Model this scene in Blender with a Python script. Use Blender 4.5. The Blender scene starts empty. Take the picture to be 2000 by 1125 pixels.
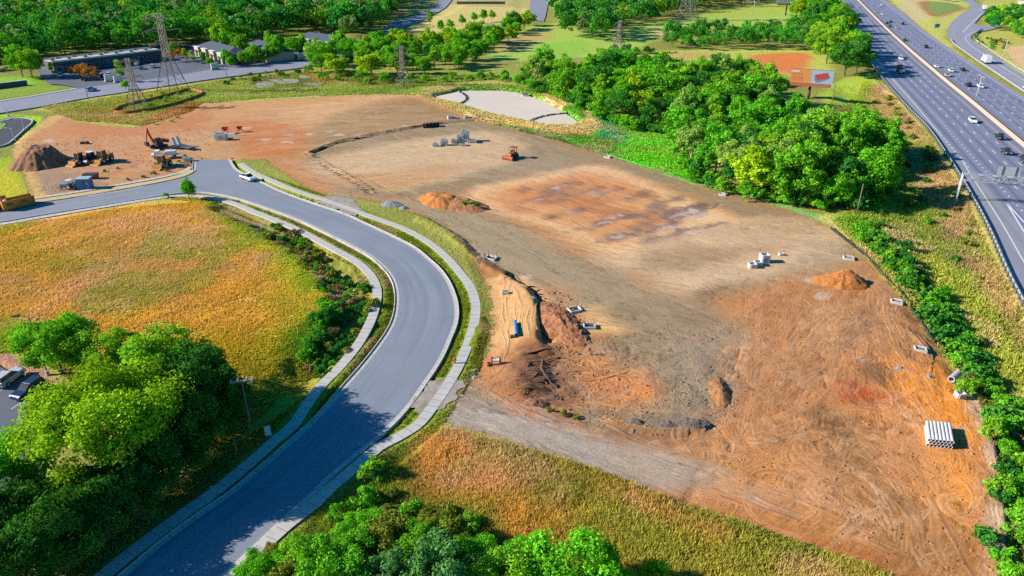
import bpy, bmesh, math, random
import numpy as np
from mathutils import Vector, Matrix
from mathutils.geometry import tessellate_polygon
R = math.radians
random.seed(7); rng = np.random.default_rng(7)
SC = bpy.context.scene; COL = SC.collection
# ------------------------------------------------------------------ camera
F, PITCH, CAMH = 1420.0, 26.0, 58.0
SP, CP = math.sin(R(PITCH)), math.cos(R(PITCH))
cam_d = bpy.data.cameras.new('camera'); cam = bpy.data.objects.new('camera', cam_d); COL.objects.link(cam)
cam.location = (0, 0, CAMH); cam.rotation_euler = (R(90 - PITCH), 0, 0)
cam_d.sensor_width = 36; cam_d.lens = 36 * F / 2000; cam_d.clip_start = 1; cam_d.clip_end = 6000
SC.camera = cam
def G(px, py, z=0.0):                      # a point of the photograph brought down to the ground at height z
    u = (px - 1000) / F; v = (py - 562.5) / F
    d = (CAMH - z) / (SP + v * CP)
    return (u * d, (CP - v * SP) * d)
def GG(pts): return np.array([G(*p[:2]) for p in pts])
# ------------------------------------------------------------------ light
SUN_EL, SUN_AZ = 27.5, 0.0                 # the sun stands in the -X direction
EXPO = 0.95; KGAIN = 1.42
sun_d = bpy.data.lights.new('sun', 'SUN'); sun_d.energy = 4.6; sun_d.angle = R(0.5); sun_d.color = (1, .93, .82)
sun = bpy.data.objects.new('sun', sun_d); COL.objects.link(sun)
dirv = Vector((math.cos(R(SUN_EL)) * math.cos(R(2)), math.cos(R(SUN_EL)) * math.sin(R(2)), -math.sin(R(SUN_EL))))
sun.rotation_euler = dirv.to_track_quat('-Z', 'Y').to_euler()
W = bpy.data.worlds.new('World'); SC.world = W; W.use_nodes = True
nt = W.node_tree; bg = nt.nodes['Background']
sky = nt.nodes.new('ShaderNodeTexSky'); sky.sky_type = 'NISHITA'; sky.sun_disc = False
sky.sun_elevation = R(SUN_EL); sky.sun_rotation = R(-90 - 2); sky.air_density = 1.0; sky.dust_density = .6; sky.ozone_density = 2.0
hs = nt.nodes.new('ShaderNodeHueSaturation'); hs.inputs['Saturation'].default_value = 2.3
nt.links.new(sky.outputs[0], hs.inputs['Color']); nt.links.new(hs.outputs[0], bg.inputs[0]); bg.inputs[1].default_value = 0.08
SC.view_settings.view_transform = 'Standard'; SC.view_settings.look = 'None'
SC.view_settings.exposure = EXPO; SC.view_settings.gamma = 1
SC.cycles.use_denoising = False; SC.cycles.max_bounces = 5; SC.cycles.diffuse_bounces = 2; SC.cycles.transparent_max_bounces = 6; SC.cycles.glossy_bounces = 2
# ------------------------------------------------------------------ colours
def lin(c): return np.where(np.asarray(c) <= .04045, np.asarray(c) / 12.92, ((np.asarray(c) + .055) / 1.055) ** 2.4)
def P(r, g, b): return lin(np.array([r, g, b]) / 255.0) / KGAIN      # albedo of a surface that looks like this in the sun
# ------------------------------------------------------------------ noise on the ground plane
_tab = rng.random((256, 256)).astype(np.float32)
def vn(x, y, s, o=0):
    fx = x / s + 17.3 * o; fy = y / s + 5.7 * o
    ix = np.floor(fx).astype(np.int64); iy = np.floor(fy).astype(np.int64)
    tx = (fx - ix); ty = (fy - iy); tx = tx * tx * (3 - 2 * tx); ty = ty * ty * (3 - 2 * ty)
    a = _tab[ix & 255, iy & 255]; b = _tab[(ix + 1) & 255, iy & 255]; c = _tab[ix & 255, (iy + 1) & 255]; d = _tab[(ix + 1) & 255, (iy + 1) & 255]
    return (a * (1 - tx) + b * tx) * (1 - ty) + (c * (1 - tx) + d * tx) * ty
def fb(x, y, s, o=0, n=4):
    r = 0; w = 1; t = 0
    for i in range(n): r = r + w * vn(x, y, s / 2 ** i, o + i); t += w; w *= .55
    return r / t
def sm(a, b, x): t = np.clip((x - a) / (b - a), 0, 1); return t * t * (3 - 2 * t)
def smooth(pts, n=6, closed=False):
    p = np.array(pts, float); N = len(p); out = []
    for i in range(N if closed else N - 1):
        if closed: a, b, c, d = p[i - 1], p[i], p[(i + 1) % N], p[(i + 2) % N]
        else: a, b, c, d = p[max(i - 1, 0)], p[i], p[i + 1], p[min(i + 2, N - 1)]
        for k in range(n):
            t = k / n
            out.append(.5 * ((2 * b) + (c - a) * t + (2 * a - 5 * b + 4 * c - d) * t * t + (3 * b - a - 3 * c + d) * t ** 3))
    if not closed: out.append(p[-1])
    return np.array(out)
def resample(p, step):
    d = np.r_[0, np.cumsum(np.linalg.norm(np.diff(p, axis=0), axis=1))]
    n = max(2, int(d[-1] / step) + 1); t = np.linspace(0, d[-1], n)
    return np.stack([np.interp(t, d, p[:, k]) for k in range(p.shape[1])], 1)
def normals2(p):
    t = np.gradient(p, axis=0); t /= np.linalg.norm(t, axis=1)[:, None] + 1e-9
    return np.stack([-t[:, 1], t[:, 0]], 1)
def seg_dist(poly, x, y, closed):
    n = len(poly); best = np.full(x.shape, 1e9)
    for i in range(n if closed else n - 1):
        a = poly[i]; b = poly[(i + 1) % n]; d = b - a; L = d @ d + 1e-12
        t = np.clip(((x - a[0]) * d[0] + (y - a[1]) * d[1]) / L, 0, 1)
        np.minimum(best, (x - a[0] - t * d[0]) ** 2 + (y - a[1] - t * d[1]) ** 2, out=best)
    return np.sqrt(best)
def inside(poly, x, y):
    r = np.zeros(x.shape, bool); n = len(poly)
    for i in range(n):
        a = poly[i]; b = poly[i - 1]
        if a[1] == b[1]: continue
        r ^= ((a[1] > y) != (b[1] > y)) & (x < (b[0] - a[0]) * (y - a[1]) / (b[1] - a[1]) + a[0])
    return r
# ------------------------------------------------------------------ the ground grid
ys = [30.0]
while ys[-1] < 6000: ys.append(ys[-1] * (1.03 if ys[-1] < 48 else 1.0052 if ys[-1] < 420 else 1.014 if ys[-1] < 1100 else 1.1))
ys = np.array(ys)
xp = list(np.arange(0, 62, .42))
while xp[-1] < 5000: xp.append(xp[-1] + (min(max(.42, .0068 * xp[-1]), 14) if xp[-1] < 1200 else .15 * xp[-1]))
xp = np.array(xp); xs = np.r_[-xp[:0:-1], xp]
X, Y = np.meshgrid(xs, ys); X = X.astype(np.float64); Y = Y.astype(np.float64)
NY, NX = X.shape
STEP = np.broadcast_to(np.gradient(ys)[:, None], X.shape)
STEPX = np.broadcast_to(np.gradient(xs)[None, :], X.shape)
RES = np.maximum(STEP, STEPX)
N12 = fb(X, Y, 13, 1) - .5; N4 = fb(X, Y, 4.5, 5) - .5; N1 = fb(X, Y, 1.6, 9, 3) - .5; N40 = fb(X, Y, 45, 13) - .5
def box_of(poly, m):
    x0, y0 = poly.min(0) - m; x1, y1 = poly.max(0) + m
    i0, i1 = np.searchsorted(xs, [x0, x1]); j0, j1 = np.searchsorted(ys, [y0, y1])
    return slice(max(j0 - 1, 0), j1 + 1), slice(max(i0 - 1, 0), i1 + 1)
def sdf(poly, m=12):                        # signed distance (m) to a closed outline, positive inside
    s = box_of(poly, m); x, y = X[s], Y[s]
    if x.size == 0: return s, np.zeros(x.shape)
    d = seg_dist(poly, x, y, True); return s, np.where(inside(poly, x, y), d, -d)
CD = np.empty(X.shape + (3,)); CG = np.empty(X.shape + (3,)); H = np.zeros(X.shape)
CD[:] = P(198, 142, 94); CG[:] = P(128, 128, 56)
CG *= (1 + .5 * N40[..., None] + .35 * N12[..., None])
ROUGH = np.full(X.shape, .35)               # how churned the soil is
def paint(L, pts, rgb, soft=3.0, amp=4.0, alpha=1.0, sm_=True, small=.4):
    poly = GG(pts); poly = smooth(poly, 4, True) if sm_ else poly
    s, d = sdf(poly, soft + amp + 2)
    if d.size == 0: return
    m = sm(-soft, soft, d + amp * 2 * (N12[s] * .6 + N4[s] * .5) + small * 3 * N1[s]) * alpha
    L[s] = L[s] * (1 - m[..., None]) + np.asarray(P(*rgb)) * m[..., None]
def paintf(L, pts, val, soft=3.0, amp=3.0, alpha=1.0):
    poly = smooth(GG(pts), 4, True); s, d = sdf(poly, soft + amp + 2)
    m = sm(-soft, soft, d + amp * 2 * N4[s]) * alpha
    L[s] = L[s] * (1 - m) + val * m
def raise_(pts, h, soft_in, off=0.0, amp=0.0, sm_=True):
    poly = smooth(GG(pts), 4, True) if sm_ else GG(pts); s, d = sdf(poly, 10)
    H[s] += h * sm(-.01, soft_in, d + off + amp * N4[s])
def stroke(pts, w, h=0.0, rgb=None, alpha=.6, L=None, amp=.5, world=False, sharp=1.0):
    p = np.asarray(pts, float) if world else smooth(GG(pts), 5)
    s = box_of(p, w * 2 + 2); x, y = X[s], Y[s]
    if x.size == 0: return
    d = seg_dist(p, x, y, False) + amp * w * 2 * N4[s] + amp * w * 1.2 * N1[s]
    m = 1 - sm(w * (1 - .8 * sharp), w, d)
    if h: H[s] += h * m
    if rgb is not None:
        LL = CD if L is None else L
        LL[s] = LL[s] * (1 - alpha * m[..., None]) + np.asarray(P(*rgb)) * alpha * m[..., None]
# outline of the bare soil
DIRT = [(378,318),(372,338),(345,348),(298,361),(225,373),(150,386),(66,396),(48,345),(22,300),(30,268),(62,252),(92,228),(122,222),(150,238),(200,247),(262,249),
 (330,238),(372,218),(395,200),(470,200),(560,193),(640,189),(690,185),(745,183),(800,184),(830,192),(865,205),(900,221),(925,233),(990,246),(1050,263),(1100,281),(1180,305),(1250,327),
 (1320,349),(1400,376),(1500,399),(1560,417),(1602,434),(1628,452),(1652,476),(1690,505),(1720,540),(1758,577),(1790,620),(1820,662),(1850,700),(1880,735),(1908,760),
 (1935,800),(1950,850),(1958,950),(1966,1050),(1978,1125),(1990,1240),(1780,1240),(1730,1130),(1700,1108),(1640,1085),(1560,1062),(1480,1046),(1400,1022),(1320,987),
 (1230,946),(1150,917),(1080,892),(1000,869),(930,846),(885,833),(858,818),(884,792),(910,755),(932,722),(952,690),(962,640),(958,590),(945,545),(925,510),(892,468),(845,432),(800,412),
 (745,397),(690,386),(640,381),(600,367),(565,345),(535,325),(520,312),(450,311)]
DIRTW = GG(DIRT)
SD = np.full(X.shape, -60.0)
s, d = sdf(DIRTW, 60); SD[s] = np.maximum(SD[s], np.clip(d, -60, 60))
# ------------------------------------------------------------------ soil colours
paint(CD, [(20,200),(400,190),(520,300),(450,312),(380,320),(60,400),(10,300)], (206,150,108), 4, 5)
paint(CD, [(400,190),(800,180),(700,230),(560,290),(500,300),(420,250)], (214,162,114), 4, 5)
paint(CD, [(560,215),(700,190),(790,188),(700,212),(600,235)], (226,178,130), 5, 6, .8)
paint(CD, [(440,240),(560,240),(620,262),(560,300),(480,305),(420,290)], (208,128,72), 4, 5, .85)
paint(CD, [(150,238),(262,250),(340,236),(400,215),(420,235),(330,262),(200,268),(140,258)], (204,134,88), 3, 4, .7)
paint(CD, [(370,270),(430,255),(470,290),(440,312),(390,318)], (205,165,122), 3, 3, .7)
paint(CD, [(640,228),(790,192),(880,212),(900,228),(800,246),(700,268),(630,286),(610,268)], (170,140,100), 4, 5, .85)
paint(CD, [(70,338),(130,330),(190,350),(200,375),(70,392)], (166,142,122), 3, 3, .8)
paint(CD, [(27,262),(64,250),(100,226),(124,228),(70,262),(52,285),(68,345),(92,388),(66,396),(44,340),(22,298)], (214,178,112), .7, 1)
paint(CD, [(540,325),(600,302),(650,330),(720,372),(690,386),(640,381),(575,350)], (205,146,100), 3, 3)
paint(CD, [(600,300),(640,285),(760,255),(900,232),(930,236),(1000,250),(1180,306),(1330,350),(1500,400),(1600,434),(1660,490),(1600,500),(1500,445),(1330,375),(1190,325),(1120,330),(1050,345),(940,372),(880,385),(760,390),(690,380),(640,345)], (165,142,112), 4, 5)
paint(CD, [(622,318),(700,290),(830,268),(960,256),(1012,276),(1000,312),(900,345),(780,372),(715,362),(655,345)], (216,182,142), 4, 5)
paint(CD, [(660,345),(760,335),(860,318),(930,322),(860,350),(760,368)], (208,154,104), 4, 5, .75)
paint(CD, [(740,400),(860,378),(940,410),(1060,470),(1200,520),(1300,565),(1400,600),(1420,640),(1300,665),(1190,650),(1100,600),(1010,545),(900,468),(820,425)], (164,144,112), 4, 5)
paint(CD, [(860,480),(960,490),(1080,560),(1040,560),(940,520)], (176,148,112), 3, 4, .6)
# building pad
paint(CD, [(905,378),(1000,350),(1110,330),(1180,324),(1262,357),(1400,412),(1492,455),(1400,482),(1300,522),(1195,505),(1060,442),(960,412)], (238,194,148), 3, 3)
paint(CD, [(940,384),(1020,358),(1120,340),(1180,342),(1290,385),(1330,425),(1250,455),(1190,480),(1080,435),(980,405)], (220,152,94), 5, 5, .9)
paint(CD, [(1000,375),(1100,350),(1190,355),(1240,375),(1150,400),(1050,398)], (216,140,80), 4, 4, .8)
for x, y, a, b in ((1100,366,45,9),(1170,392,40,9),(1020,410,34,7),(1095,420,40,8),(1240,385,34,7),(1210,415,36,9),(1310,420,40,12),(1060,395,30,7),(1270,440,40,10),(1140,405,25,6)):
    paint(CD, [(x-a,y+b*.4),(x-a*.3,y-b),(x+a,y-b*.6),(x+a*.6,y+b*.6),(x,y+b)], (184,118,70), 3, 3, .7)
def damp_or_sheen(x, y, a, b, rgb, soft, amp, k):           # damp patches and their painted sheen, drawn out along the grading
    q = [(-1,.2),(-.55,-.75),(.1,-.55),(.6,-1),(1,-.35),(.7,.45),(.15,.35),(-.4,1)]
    paint(CD, [(x + a * u, y + b * v - .2 * a * u) for u, v in q], rgb, soft, amp, k, True, .9)
for x, y, a, b, k in ((1035,368,24,4,.6),(1092,367,30,4,.7),(1140,374,34,5,.6),(1186,376,26,4,.65),(1243,383,24,5,.6),(1040,392,34,6,.65),(1103,391,18,3,.6),(1100,418,36,5,.75),(1300,394,30,7,.7),(1336,414,44,10,.85),(1272,412,30,8,.5),(1295,446,34,7,.75),(1212,463,44,9,.85),(1365,448,48,7,.85),(1300,463,38,7,.8),(1430,453,46,7,.6),(1150,442,44,7,.85),(1205,426,32,5,.8),(1180,436,34,6,.75),(1250,440,30,5,.5)):
    damp_or_sheen(x, y, a * 1.1, b * 1.15, (132,106,98), 1.5, 4.2, min(1, k * 1.25))
for x, y, a, b in ((1128,445,30,2.5),(1168,438,34,2.5),(1202,424,20,2),(1340,416,26,3),(1358,424,22,1.8),(1300,447,18,2),(1295,466,22,2),(1348,457,30,2.2),(1390,447,26,2.2),(1212,462,14,1.8),(1095,365,14,1.2),(1160,384,9,1.2),(1045,391,16,1.3),(1105,417,16,1.6)):
    damp_or_sheen(x, y, a, b * 1.2, (196,176,174), .4, 1.8, .95)  # pale sheen of the wet soil, painted in as a lighter colour
paint(CD, [(1170,500),(1300,475),(1480,430),(1600,440),(1640,470),(1560,470),(1420,500),(1300,540),(1220,530)], (218,184,144), 4, 5)
paint(CD, [(1260,500),(1400,480),(1500,478),(1460,508),(1340,530),(1250,528)], (160,128,92), 4, 4, .75)
paint(CD, [(1270,548),(1400,518),(1540,480),(1640,490),(1560,530),(1420,560),(1330,572)], (220,186,150), 4, 5)
paint(CD, [(1400,455),(1560,425),(1600,440),(1560,456),(1450,470)], (196,160,122), 4, 4, .7)
paint(CD, [(1560,500),(1640,485),(1670,508),(1600,530),(1540,540)], (180,158,126), 4, 4, .8)
paint(CD, [(1360,575),(1470,548),(1560,535),(1500,560),(1380,600)], (150,134,104), 3, 4, .9)
paint(CD, [(1370,570),(1410,560),(1400,578),(1370,584)], (112,90,74), 2, 2, .8)
# south-east half
paint(CD, [(1370,605),(1470,562),(1580,540),(1660,560),(1760,590),(1830,680),(1800,760),(1640,820),(1480,830),(1420,740)], (200,134,78), 4, 6)
paint(CD, [(1600,600),(1760,620),(1800,700),(1700,700),(1560,660)], (216,162,112), 5, 6, .6)
paint(CD, [(1400,770),(1500,800),(1800,790),(1960,820),(1985,1240),(1700,1240),(1500,1060),(1300,990),(1330,900)], (206,140,84), 5, 7)
paint(CD, [(1700,680),(1840,690),(1900,760),(1945,860),(1950,1000),(1860,1010),(1800,940),(1780,840),(1700,780)], (240,154,74), 5, 7, .9)
paint(CD, [(1650,745),(1720,760),(1770,785),(1700,790),(1640,770)], (204,96,34), 2, 5, .95)
paint(CD, [(1780,900),(1880,890),(1930,960),(1860,1000),(1790,960)], (250,170,86), 4, 5, .8)
paint(CD, [(1600,820),(1720,880),(1790,950),(1760,1000),(1660,980),(1580,900)], (190,136,86), 4, 6, .7)
paint(CD, [(1690,960),(1770,960),(1800,1000),(1740,1010)], (112,76,42), 3, 5, .9)
paint(CD, [(1600,800),(1650,820),(1640,850),(1590,830)], (118,82,44), 2, 4, .9)
paint(CD, [(1690,705),(1730,715),(1740,750),(1700,740)], (116,82,44), 2, 4, .9)
paint(CD, [(1640,660),(1690,600),(1700,630),(1660,690)], (136,98,72), 2, 4, .85)
paint(CD, [(1720,1020),(1850,1040),(1900,1125),(1700,1125)], (168,118,72), 5, 6, .8)
paint(CD, [(1400,850),(1560,870),(1640,940),(1580,1030),(1420,1000),(1340,930)], (216,148,88), 5, 7, .75)
paint(CD, [(1320,985),(1480,1020),(1700,1090),(1640,1090),(1480,1050)], (196,112,58), 3, 4, .8)
paint(CD, [(1150,920),(1250,935),(1370,990),(1300,985)], (188,112,64), 3, 4, .8)
# grey mud in the middle and the haul road
paint(CD, [(1190,655),(1300,640),(1400,655),(1440,730),(1400,800),(1300,830),(1230,830),(1270,760),(1200,700)], (164,144,118), 4, 5)
paint(CD, [(1330,640),(1410,625),(1470,660),(1420,690),(1350,670)], (172,152,126), 3, 4, .8)
paint(CD, [(1080,690),(1240,690),(1280,760),(1230,800),(1100,800),(1040,770)], (216,152,100), 4, 5, .9)
paint(CD, [(1170,730),(1280,740),(1280,770),(1200,775)], (206,124,70), 3, 4, .7)
paint(CD, [(1140,605),(1190,598),(1250,640),(1240,650),(1150,652),(1120,640)], (246,194,130), 2, 2)
paint(CD, [(1100,560),(1140,600),(1150,650),(1130,690),(1100,600),(1050,560)], (200,140,92), 3, 3, .8)
paint(CD, [(1180,660),(1300,650),(1320,700),(1250,710),(1190,690)], (160,136,106), 3, 4, .7)
paint(CD, [(856,790),(905,755),(960,782),(1060,815),(1160,850),(1270,875),(1370,905),(1385,935),(1250,950),(1130,912),(1000,868),(880,836)], (178,162,144), 2, 2.5)
paint(CD, [(1230,872),(1380,905),(1420,930),(1330,950),(1220,930)], (190,154,118), 4, 4, .7)
paint(CD, [(930,705),(1010,690),(1020,760),(1000,800),(930,770),(915,745)], (206,142,90), 2, 3)
paint(CD, [(945,545),(1000,540),(1042,575),(1056,612),(1056,650),(1000,685),(950,690),(962,640)], (230,178,124), 2, 2)
paint(CD, [(880,790),(925,758),(985,800),(960,810)], (160,140,122), 2, 3, .9)
paint(CD, [(1005,690),(1060,672),(1120,700),(1130,770),(1080,800),(1010,790)], (142,94,64), 3, 3, .95)  # slope turned away from the sun, its shade painted as darker brown
paint(CD, [(1000,780),(1050,775),(1080,800),(1050,812),(1000,800)], (206,140,96), 2, 3, .9)
paint(CD, [(1080,808),(1180,815),(1300,835),(1380,830),(1360,880),(1200,855),(1090,832)], (176,122,82), 2, 3, .9)
paint(CD, [(1150,808),(1260,815),(1380,815),(1380,840),(1290,840),(1160,825)], (150,136,118), 2, 3, .9)
paint(CD, [(1180,816),(1230,824),(1260,838),(1200,830)], (224,160,92), 1, 2, .9)
# brown bank beside the pavement
paint(CD, [(745,398),(800,414),(850,434),(900,476),(930,512),(960,522),(1010,548),(1000,552),(950,540),(925,510),(890,468),(840,440)], (160,112,74), 1.5, 2)
paint(CD, [(640,382),(690,384),(720,398),(690,410),(650,398)], (170,156,140), 1.5, 2)
paint(CD, [(800,420),(860,418),(930,470),(1000,520),(970,520),(900,480)], (172,150,120), 2, 3, .8)
paint(CD, [(1760,720),(1850,715),(1905,780),(1935,870),(1930,960),(1870,960),(1820,900),(1800,800)], (255,160,64), 3, 7, .95)
paint(CD, [(1640,860),(1700,880),(1760,950),(1700,960),(1640,910)], (150,106,66), 3, 5, .6)
paint(CD, [(1440,700),(1520,680),(1600,720),(1560,780),(1470,780)], (176,116,70), 4, 6, .6)
paint(CD, [(1560,900),(1660,940),(1700,1010),(1600,1010),(1540,960)], (224,166,116), 4, 6, .5)
# pale track down the right edge
paint(CD, [(1905,760),(1935,800),(1952,850),(1960,950),(1968,1050),(1980,1125),(1995,1240),(1925,1240),(1925,1050),(1922,950),(1915,850),(1895,790)], (234,196,168), 1.0, 1.2)
paint(CD, [(1905,930),(1930,930),(1926,970),(1912,975)], (228,150,84), 1, 2, .9)
paint(CD, [(1925,1090),(1955,1090),(1960,1125),(1925,1125)], (226,150,84), 1, 2, .9)
# puddles
for x, y, a, b in ((1590,546,16,7),(1605,577,13,8),(565,263,12,2),(645,256,10,2.5),(663,263,8,2),(700,265,8,2),(480,250,12,2),(605,262,6,2),(560,278,14,1.6),(520,272,10,1.6),(895,213,9,2),(795,246,8,1.8),(95,275,12,4),(1415,634,8,5),(1690,703,6,2),(1030,540,9,4),(1340,615,9,3),(50,330,6,6),(1905,905,5,14)):
    paint(CD, [(x-a,y+b*.3),(x-a*.3,y-b),(x+a*.8,y-b*.7),(x+a,y+b*.4),(x,y+b)], (214,190,178), .35, .8, .92)
paint(CD, [(1180,598),(1300,588),(1400,596),(1440,640),(1340,664),(1210,645)], (146,122,92), 3, 5, .85)
paint(CD, [(1310,618),(1345,612),(1370,625),(1340,640)], (116,90,66), 2, 3, .8)
paint(CD, [(1120,500),(1200,530),(1230,560),(1180,560),(1130,530)], (150,126,96), 3, 5, .6)
_w = np.ones(X.shape); _p = smooth(GG([(856,790),(905,755),(960,782),(1160,850),(1370,905),(1385,935),(1250,950),(1000,868),(880,836)]), 4, True); _s, _d = sdf(_p, 4); _w[_s] = 1 - sm(-2, 2, _d)
CD[..., 2] *= 1 - .13 * _w; CD[..., 1] *= 1 - .03 * _w
# ------------------------------------------------------------------ grass colours
paint(CG, [(-300,445),(225,402),(400,390),(470,430),(590,480),(655,560),(640,640),(560,740),(300,700),(-300,720)], (204,164,72), 4, 5)
paint(CG, [(150,430),(300,440),(420,480),(500,520),(380,560),(250,560),(150,510)], (190,152,108), 8, 9, .5)
paint(CG, [(-300,520),(0,520),(300,540),(380,600),(200,600),(-300,600)], (190,152,108), 6, 9, .4)
paint(CG, [(0,470),(200,480),(260,520),(100,540),(-200,520)], (178,154,66), 6, 8, .6)
paint(CG, [(480,430),(580,470),(640,545),(640,620),(580,700),(470,690),(560,600),(540,520)], (178,178,52), 6, 8, .8)
paint(CG, [(420,396),(520,440),(600,482),(650,535),(625,560),(560,500),(450,440)], (136,168,30), 4, 4, .8)
paint(CG, [(400,640),(560,660),(560,760),(400,720)], (170,150,34), 6, 6, .7)
paint(CG, [(570,660),(640,600),(662,640),(640,700),(600,720),(560,720)], (60,128,28), 3, 4, .9)
paint(CG, [(470,720),(590,700),(640,760),(560,860),(440,900)], (150,140,40), 4, 4, .8)
paint(CG, [(-300,610),(60,625),(160,640),(120,730),(0,700),(-300,680)], (134,160,40), 4, 5, .9)
paint(CG, [(0,690),(60,705),(110,740),(88,760),(0,715),(-100,690)], (150,108,88), 1, 1)
paint(CG, [(430,398),(560,440),(650,490),(700,530),(735,580),(725,640),(680,690),(620,745),(600,740),(660,660),(690,600),(672,540),(610,492),(500,440)], (122,120,44), 2, 3)
paint(CG, [(440,400),(540,445),(620,500),(660,545),(700,590),(690,620),(650,560),(590,500),(500,455)], (132,106,84), 2, 4, .85)
paint(CG, [(455,310),(520,340),(620,380),(690,400),(780,440),(850,490),(920,560),(960,600),(950,690),(900,770),(860,830),(780,880),(740,870),(790,800),(860,730),(890,640),(860,540),(760,450),(640,400),(500,352)], (120,134,34), 1.5, 2)
paint(CG, [(300,385),(440,385),(560,425),(680,480),(745,530),(775,600),(745,680),(640,790),(600,790),(700,690),(745,600),(720,520),(600,440),(440,390)], (116,132,36), 1.5, 2)
paint(CG, [(895,470),(925,510),(950,590),(955,650),(930,720),(900,770),(890,770),(925,700),(940,600),(915,510)], (112,108,44), 1, 2, .9)
paint(CG, [(600,1010),(700,940),(780,880),(850,830),(890,840),(860,900),(760,960),(640,1040),(520,1125),(470,1125)], (120,140,36), 2, 3)
paint(CG, [(860,838),(1000,866),(1160,920),(1330,990),(1500,1050),(1720,1120),(1740,1260),(1300,1260),(1000,1080),(800,960),(790,900)], (198,158,78), 2.5, 4)
paint(CG, [(1000,880),(1120,905),(1200,950),(1180,1000),(1060,980),(980,930)], (140,146,52), 5, 7, .8)
paint(CG, [(1230,1000),(1400,1040),(1560,1080),(1560,1125),(1300,1110)], (174,162,66), 5, 6, .7)
paint(CG, [(840,870),(980,880),(1000,960),(900,960),(800,930)], (216,166,104), 4, 5, .7)
paint(CG, [(1180,960),(1300,985),(1420,1030),(1400,1060),(1280,1020)], (194,152,96), 3, 4, .6)
paint(CG, [(0,310),(20,292),(45,390),(40,400),(0,398),(-300,400),(-300,290)], (140,160,24), 2, 3)
paint(CG, [(-100,270),(10,285),(60,250),(85,232),(70,226),(20,224),(-100,224)], (128,172,30), .8, .6)
paint(CG, [(0,330),(40,350),(45,385),(0,380),(-200,380),(-200,340)], (176,160,34), 3, 4, .8)
paint(CG, [(-200,150),(60,148),(160,172),(60,192),(-200,205)], (120,140,44), 2, 3)
paint(CG, [(-50,152),(50,152),(90,162),(40,168),(-50,166)], (116,170,40), 2, 3, .8)
paint(CG, [(70,212),(240,182),(420,160),(480,175),(400,200),(330,235),(260,249),(150,238),(120,222)], (168,162,78), 2, 3)
paint(CG, [(150,215),(230,200),(260,225),(240,246),(160,238)], (160,140,72), 3, 4, .7)
paint(CG, [(290,200),(350,180),(400,185),(340,210),(280,225)], (120,142,40), 2, 3, .8)
paint(CG, [(330,215),(390,195),(420,205),(380,225),(340,235),(280,242)], (176,110,62), 2, 3, .8)
paint(CG, [(380,172),(560,150),(700,165),(800,172),(960,160),(1000,162),(860,175),(820,190),(700,186),(560,193),(400,200)], (160,168,80), 2, 3)
paint(CG, [(680,175),(800,170),(760,182),(690,182)], (104,156,66), 2, 3, .8)
paint(CG, [(490,150),(560,140),(640,150),(640,165),(560,172),(500,170)], (128,128,70), 2, 2, .9)
paint(CG, [(590,140),(640,148),(660,160),(620,160)], (176,146,72), 2, 3, .8)
paint(CG, [(800,150),(960,142),(1040,150),(1040,165),(900,160),(820,170)], (124,146,56), 3, 4)
# round the pond
paint(CG, [(820,186),(860,172),(980,160),(1060,172),(1140,205),(1180,238),(1160,260),(1100,262),(1000,245),(925,237)], (202,182,120), 1.5, 1.5)
paint(CG, [(850,192),(900,172),(990,168),(1050,180),(1062,200),(1000,185),(910,180)], (116,160,44), 1, 2, .9)
paint(CG, [(1095,215),(1125,210),(1145,232),(1120,240)], (90,160,40), 1, 2, .9)
paint(CG, [(925,237),(1000,240),(1090,255),(1150,258),(1160,266),(1060,258),(990,250)], (206,178,110), 1, 1.5)
paint(CG, [(930,238),(1060,262),(1180,300),(1330,348),(1500,396),(1600,432),(1620,428),(1500,388),(1330,340),(1180,290),(1060,256)], (112,164,84), 1.2, 1)
paint(CG, [(1130,200),(1180,222),(1230,250),(1290,250),(1340,290),(1370,360),(1300,340),(1180,295),(1110,272),(1160,262),(1180,240)], (92,196,44), 2.5, 3)
paint(CG, [(1135,198),(1200,230),(1225,262),(1215,285),(1165,272),(1180,240)], (66,146,98), 2.5, 3, .9)
paint(CG, [(1190,218),(1250,238),(1260,250),(1220,240)], (160,160,60), 2, 3, .8)
paint(CG, [(1110,262),(1180,270),(1210,300),(1150,288)], (104,118,48), 2, 3, .7)
paint(CG, [(1230,290),(1330,300),(1350,345),(1300,335)], (112,180,30), 3, 4, .6)
# upper fields
paint(CG, [(800,60),(830,20),(880,5),(1010,8),(1030,30),(960,52),(900,62)], (184,166,100), 3, 4)
paint(CG, [(780,0),(830,0),(840,12),(760,50),(740,50)], (150,140,76), 4, 5, .8)
paint(CG, [(820,-60),(1300,-60),(1300,0),(820,0)], (160,150,90), 6, 8)
paint(CG, [(950,100),(1010,60),(1080,45),(1180,60),(1300,40),(1500,10),(1600,-20),(1640,40),(1560,60),(1340,55),(1260,85),(1200,110),(1080,115),(980,120)], (146,168,72), 5, 8)
paint(CG, [(960,95),(1020,62),(1080,56),(1060,80),(1000,104)], (176,130,88), 6, 9, .65)
paint(CG, [(1040,90),(1140,80),(1150,104),(1060,112)], (116,168,50), 5, 6, .7)
paint(CG, [(1280,60),(1330,45),(1340,62),(1290,75)], (190,150,110), 5, 6, .7)
paint(CG, [(1240,106),(1400,96),(1600,100),(1620,135),(1560,155),(1480,128),(1340,118),(1250,120)], (164,168,74), 4, 5)
paint(CG, [(1470,108),(1570,104),(1585,130),(1550,145),(1480,128)], (196,106,58), 4, 5, .95)
paint(CG, [(1270,108),(1380,102),(1400,114),(1290,116)], (170,130,80), 4, 5, .6)
paint(CG, [(1380,20),(1520,10),(1530,26),(1400,36)], (150,160,60), 4, 5, .7)
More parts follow.
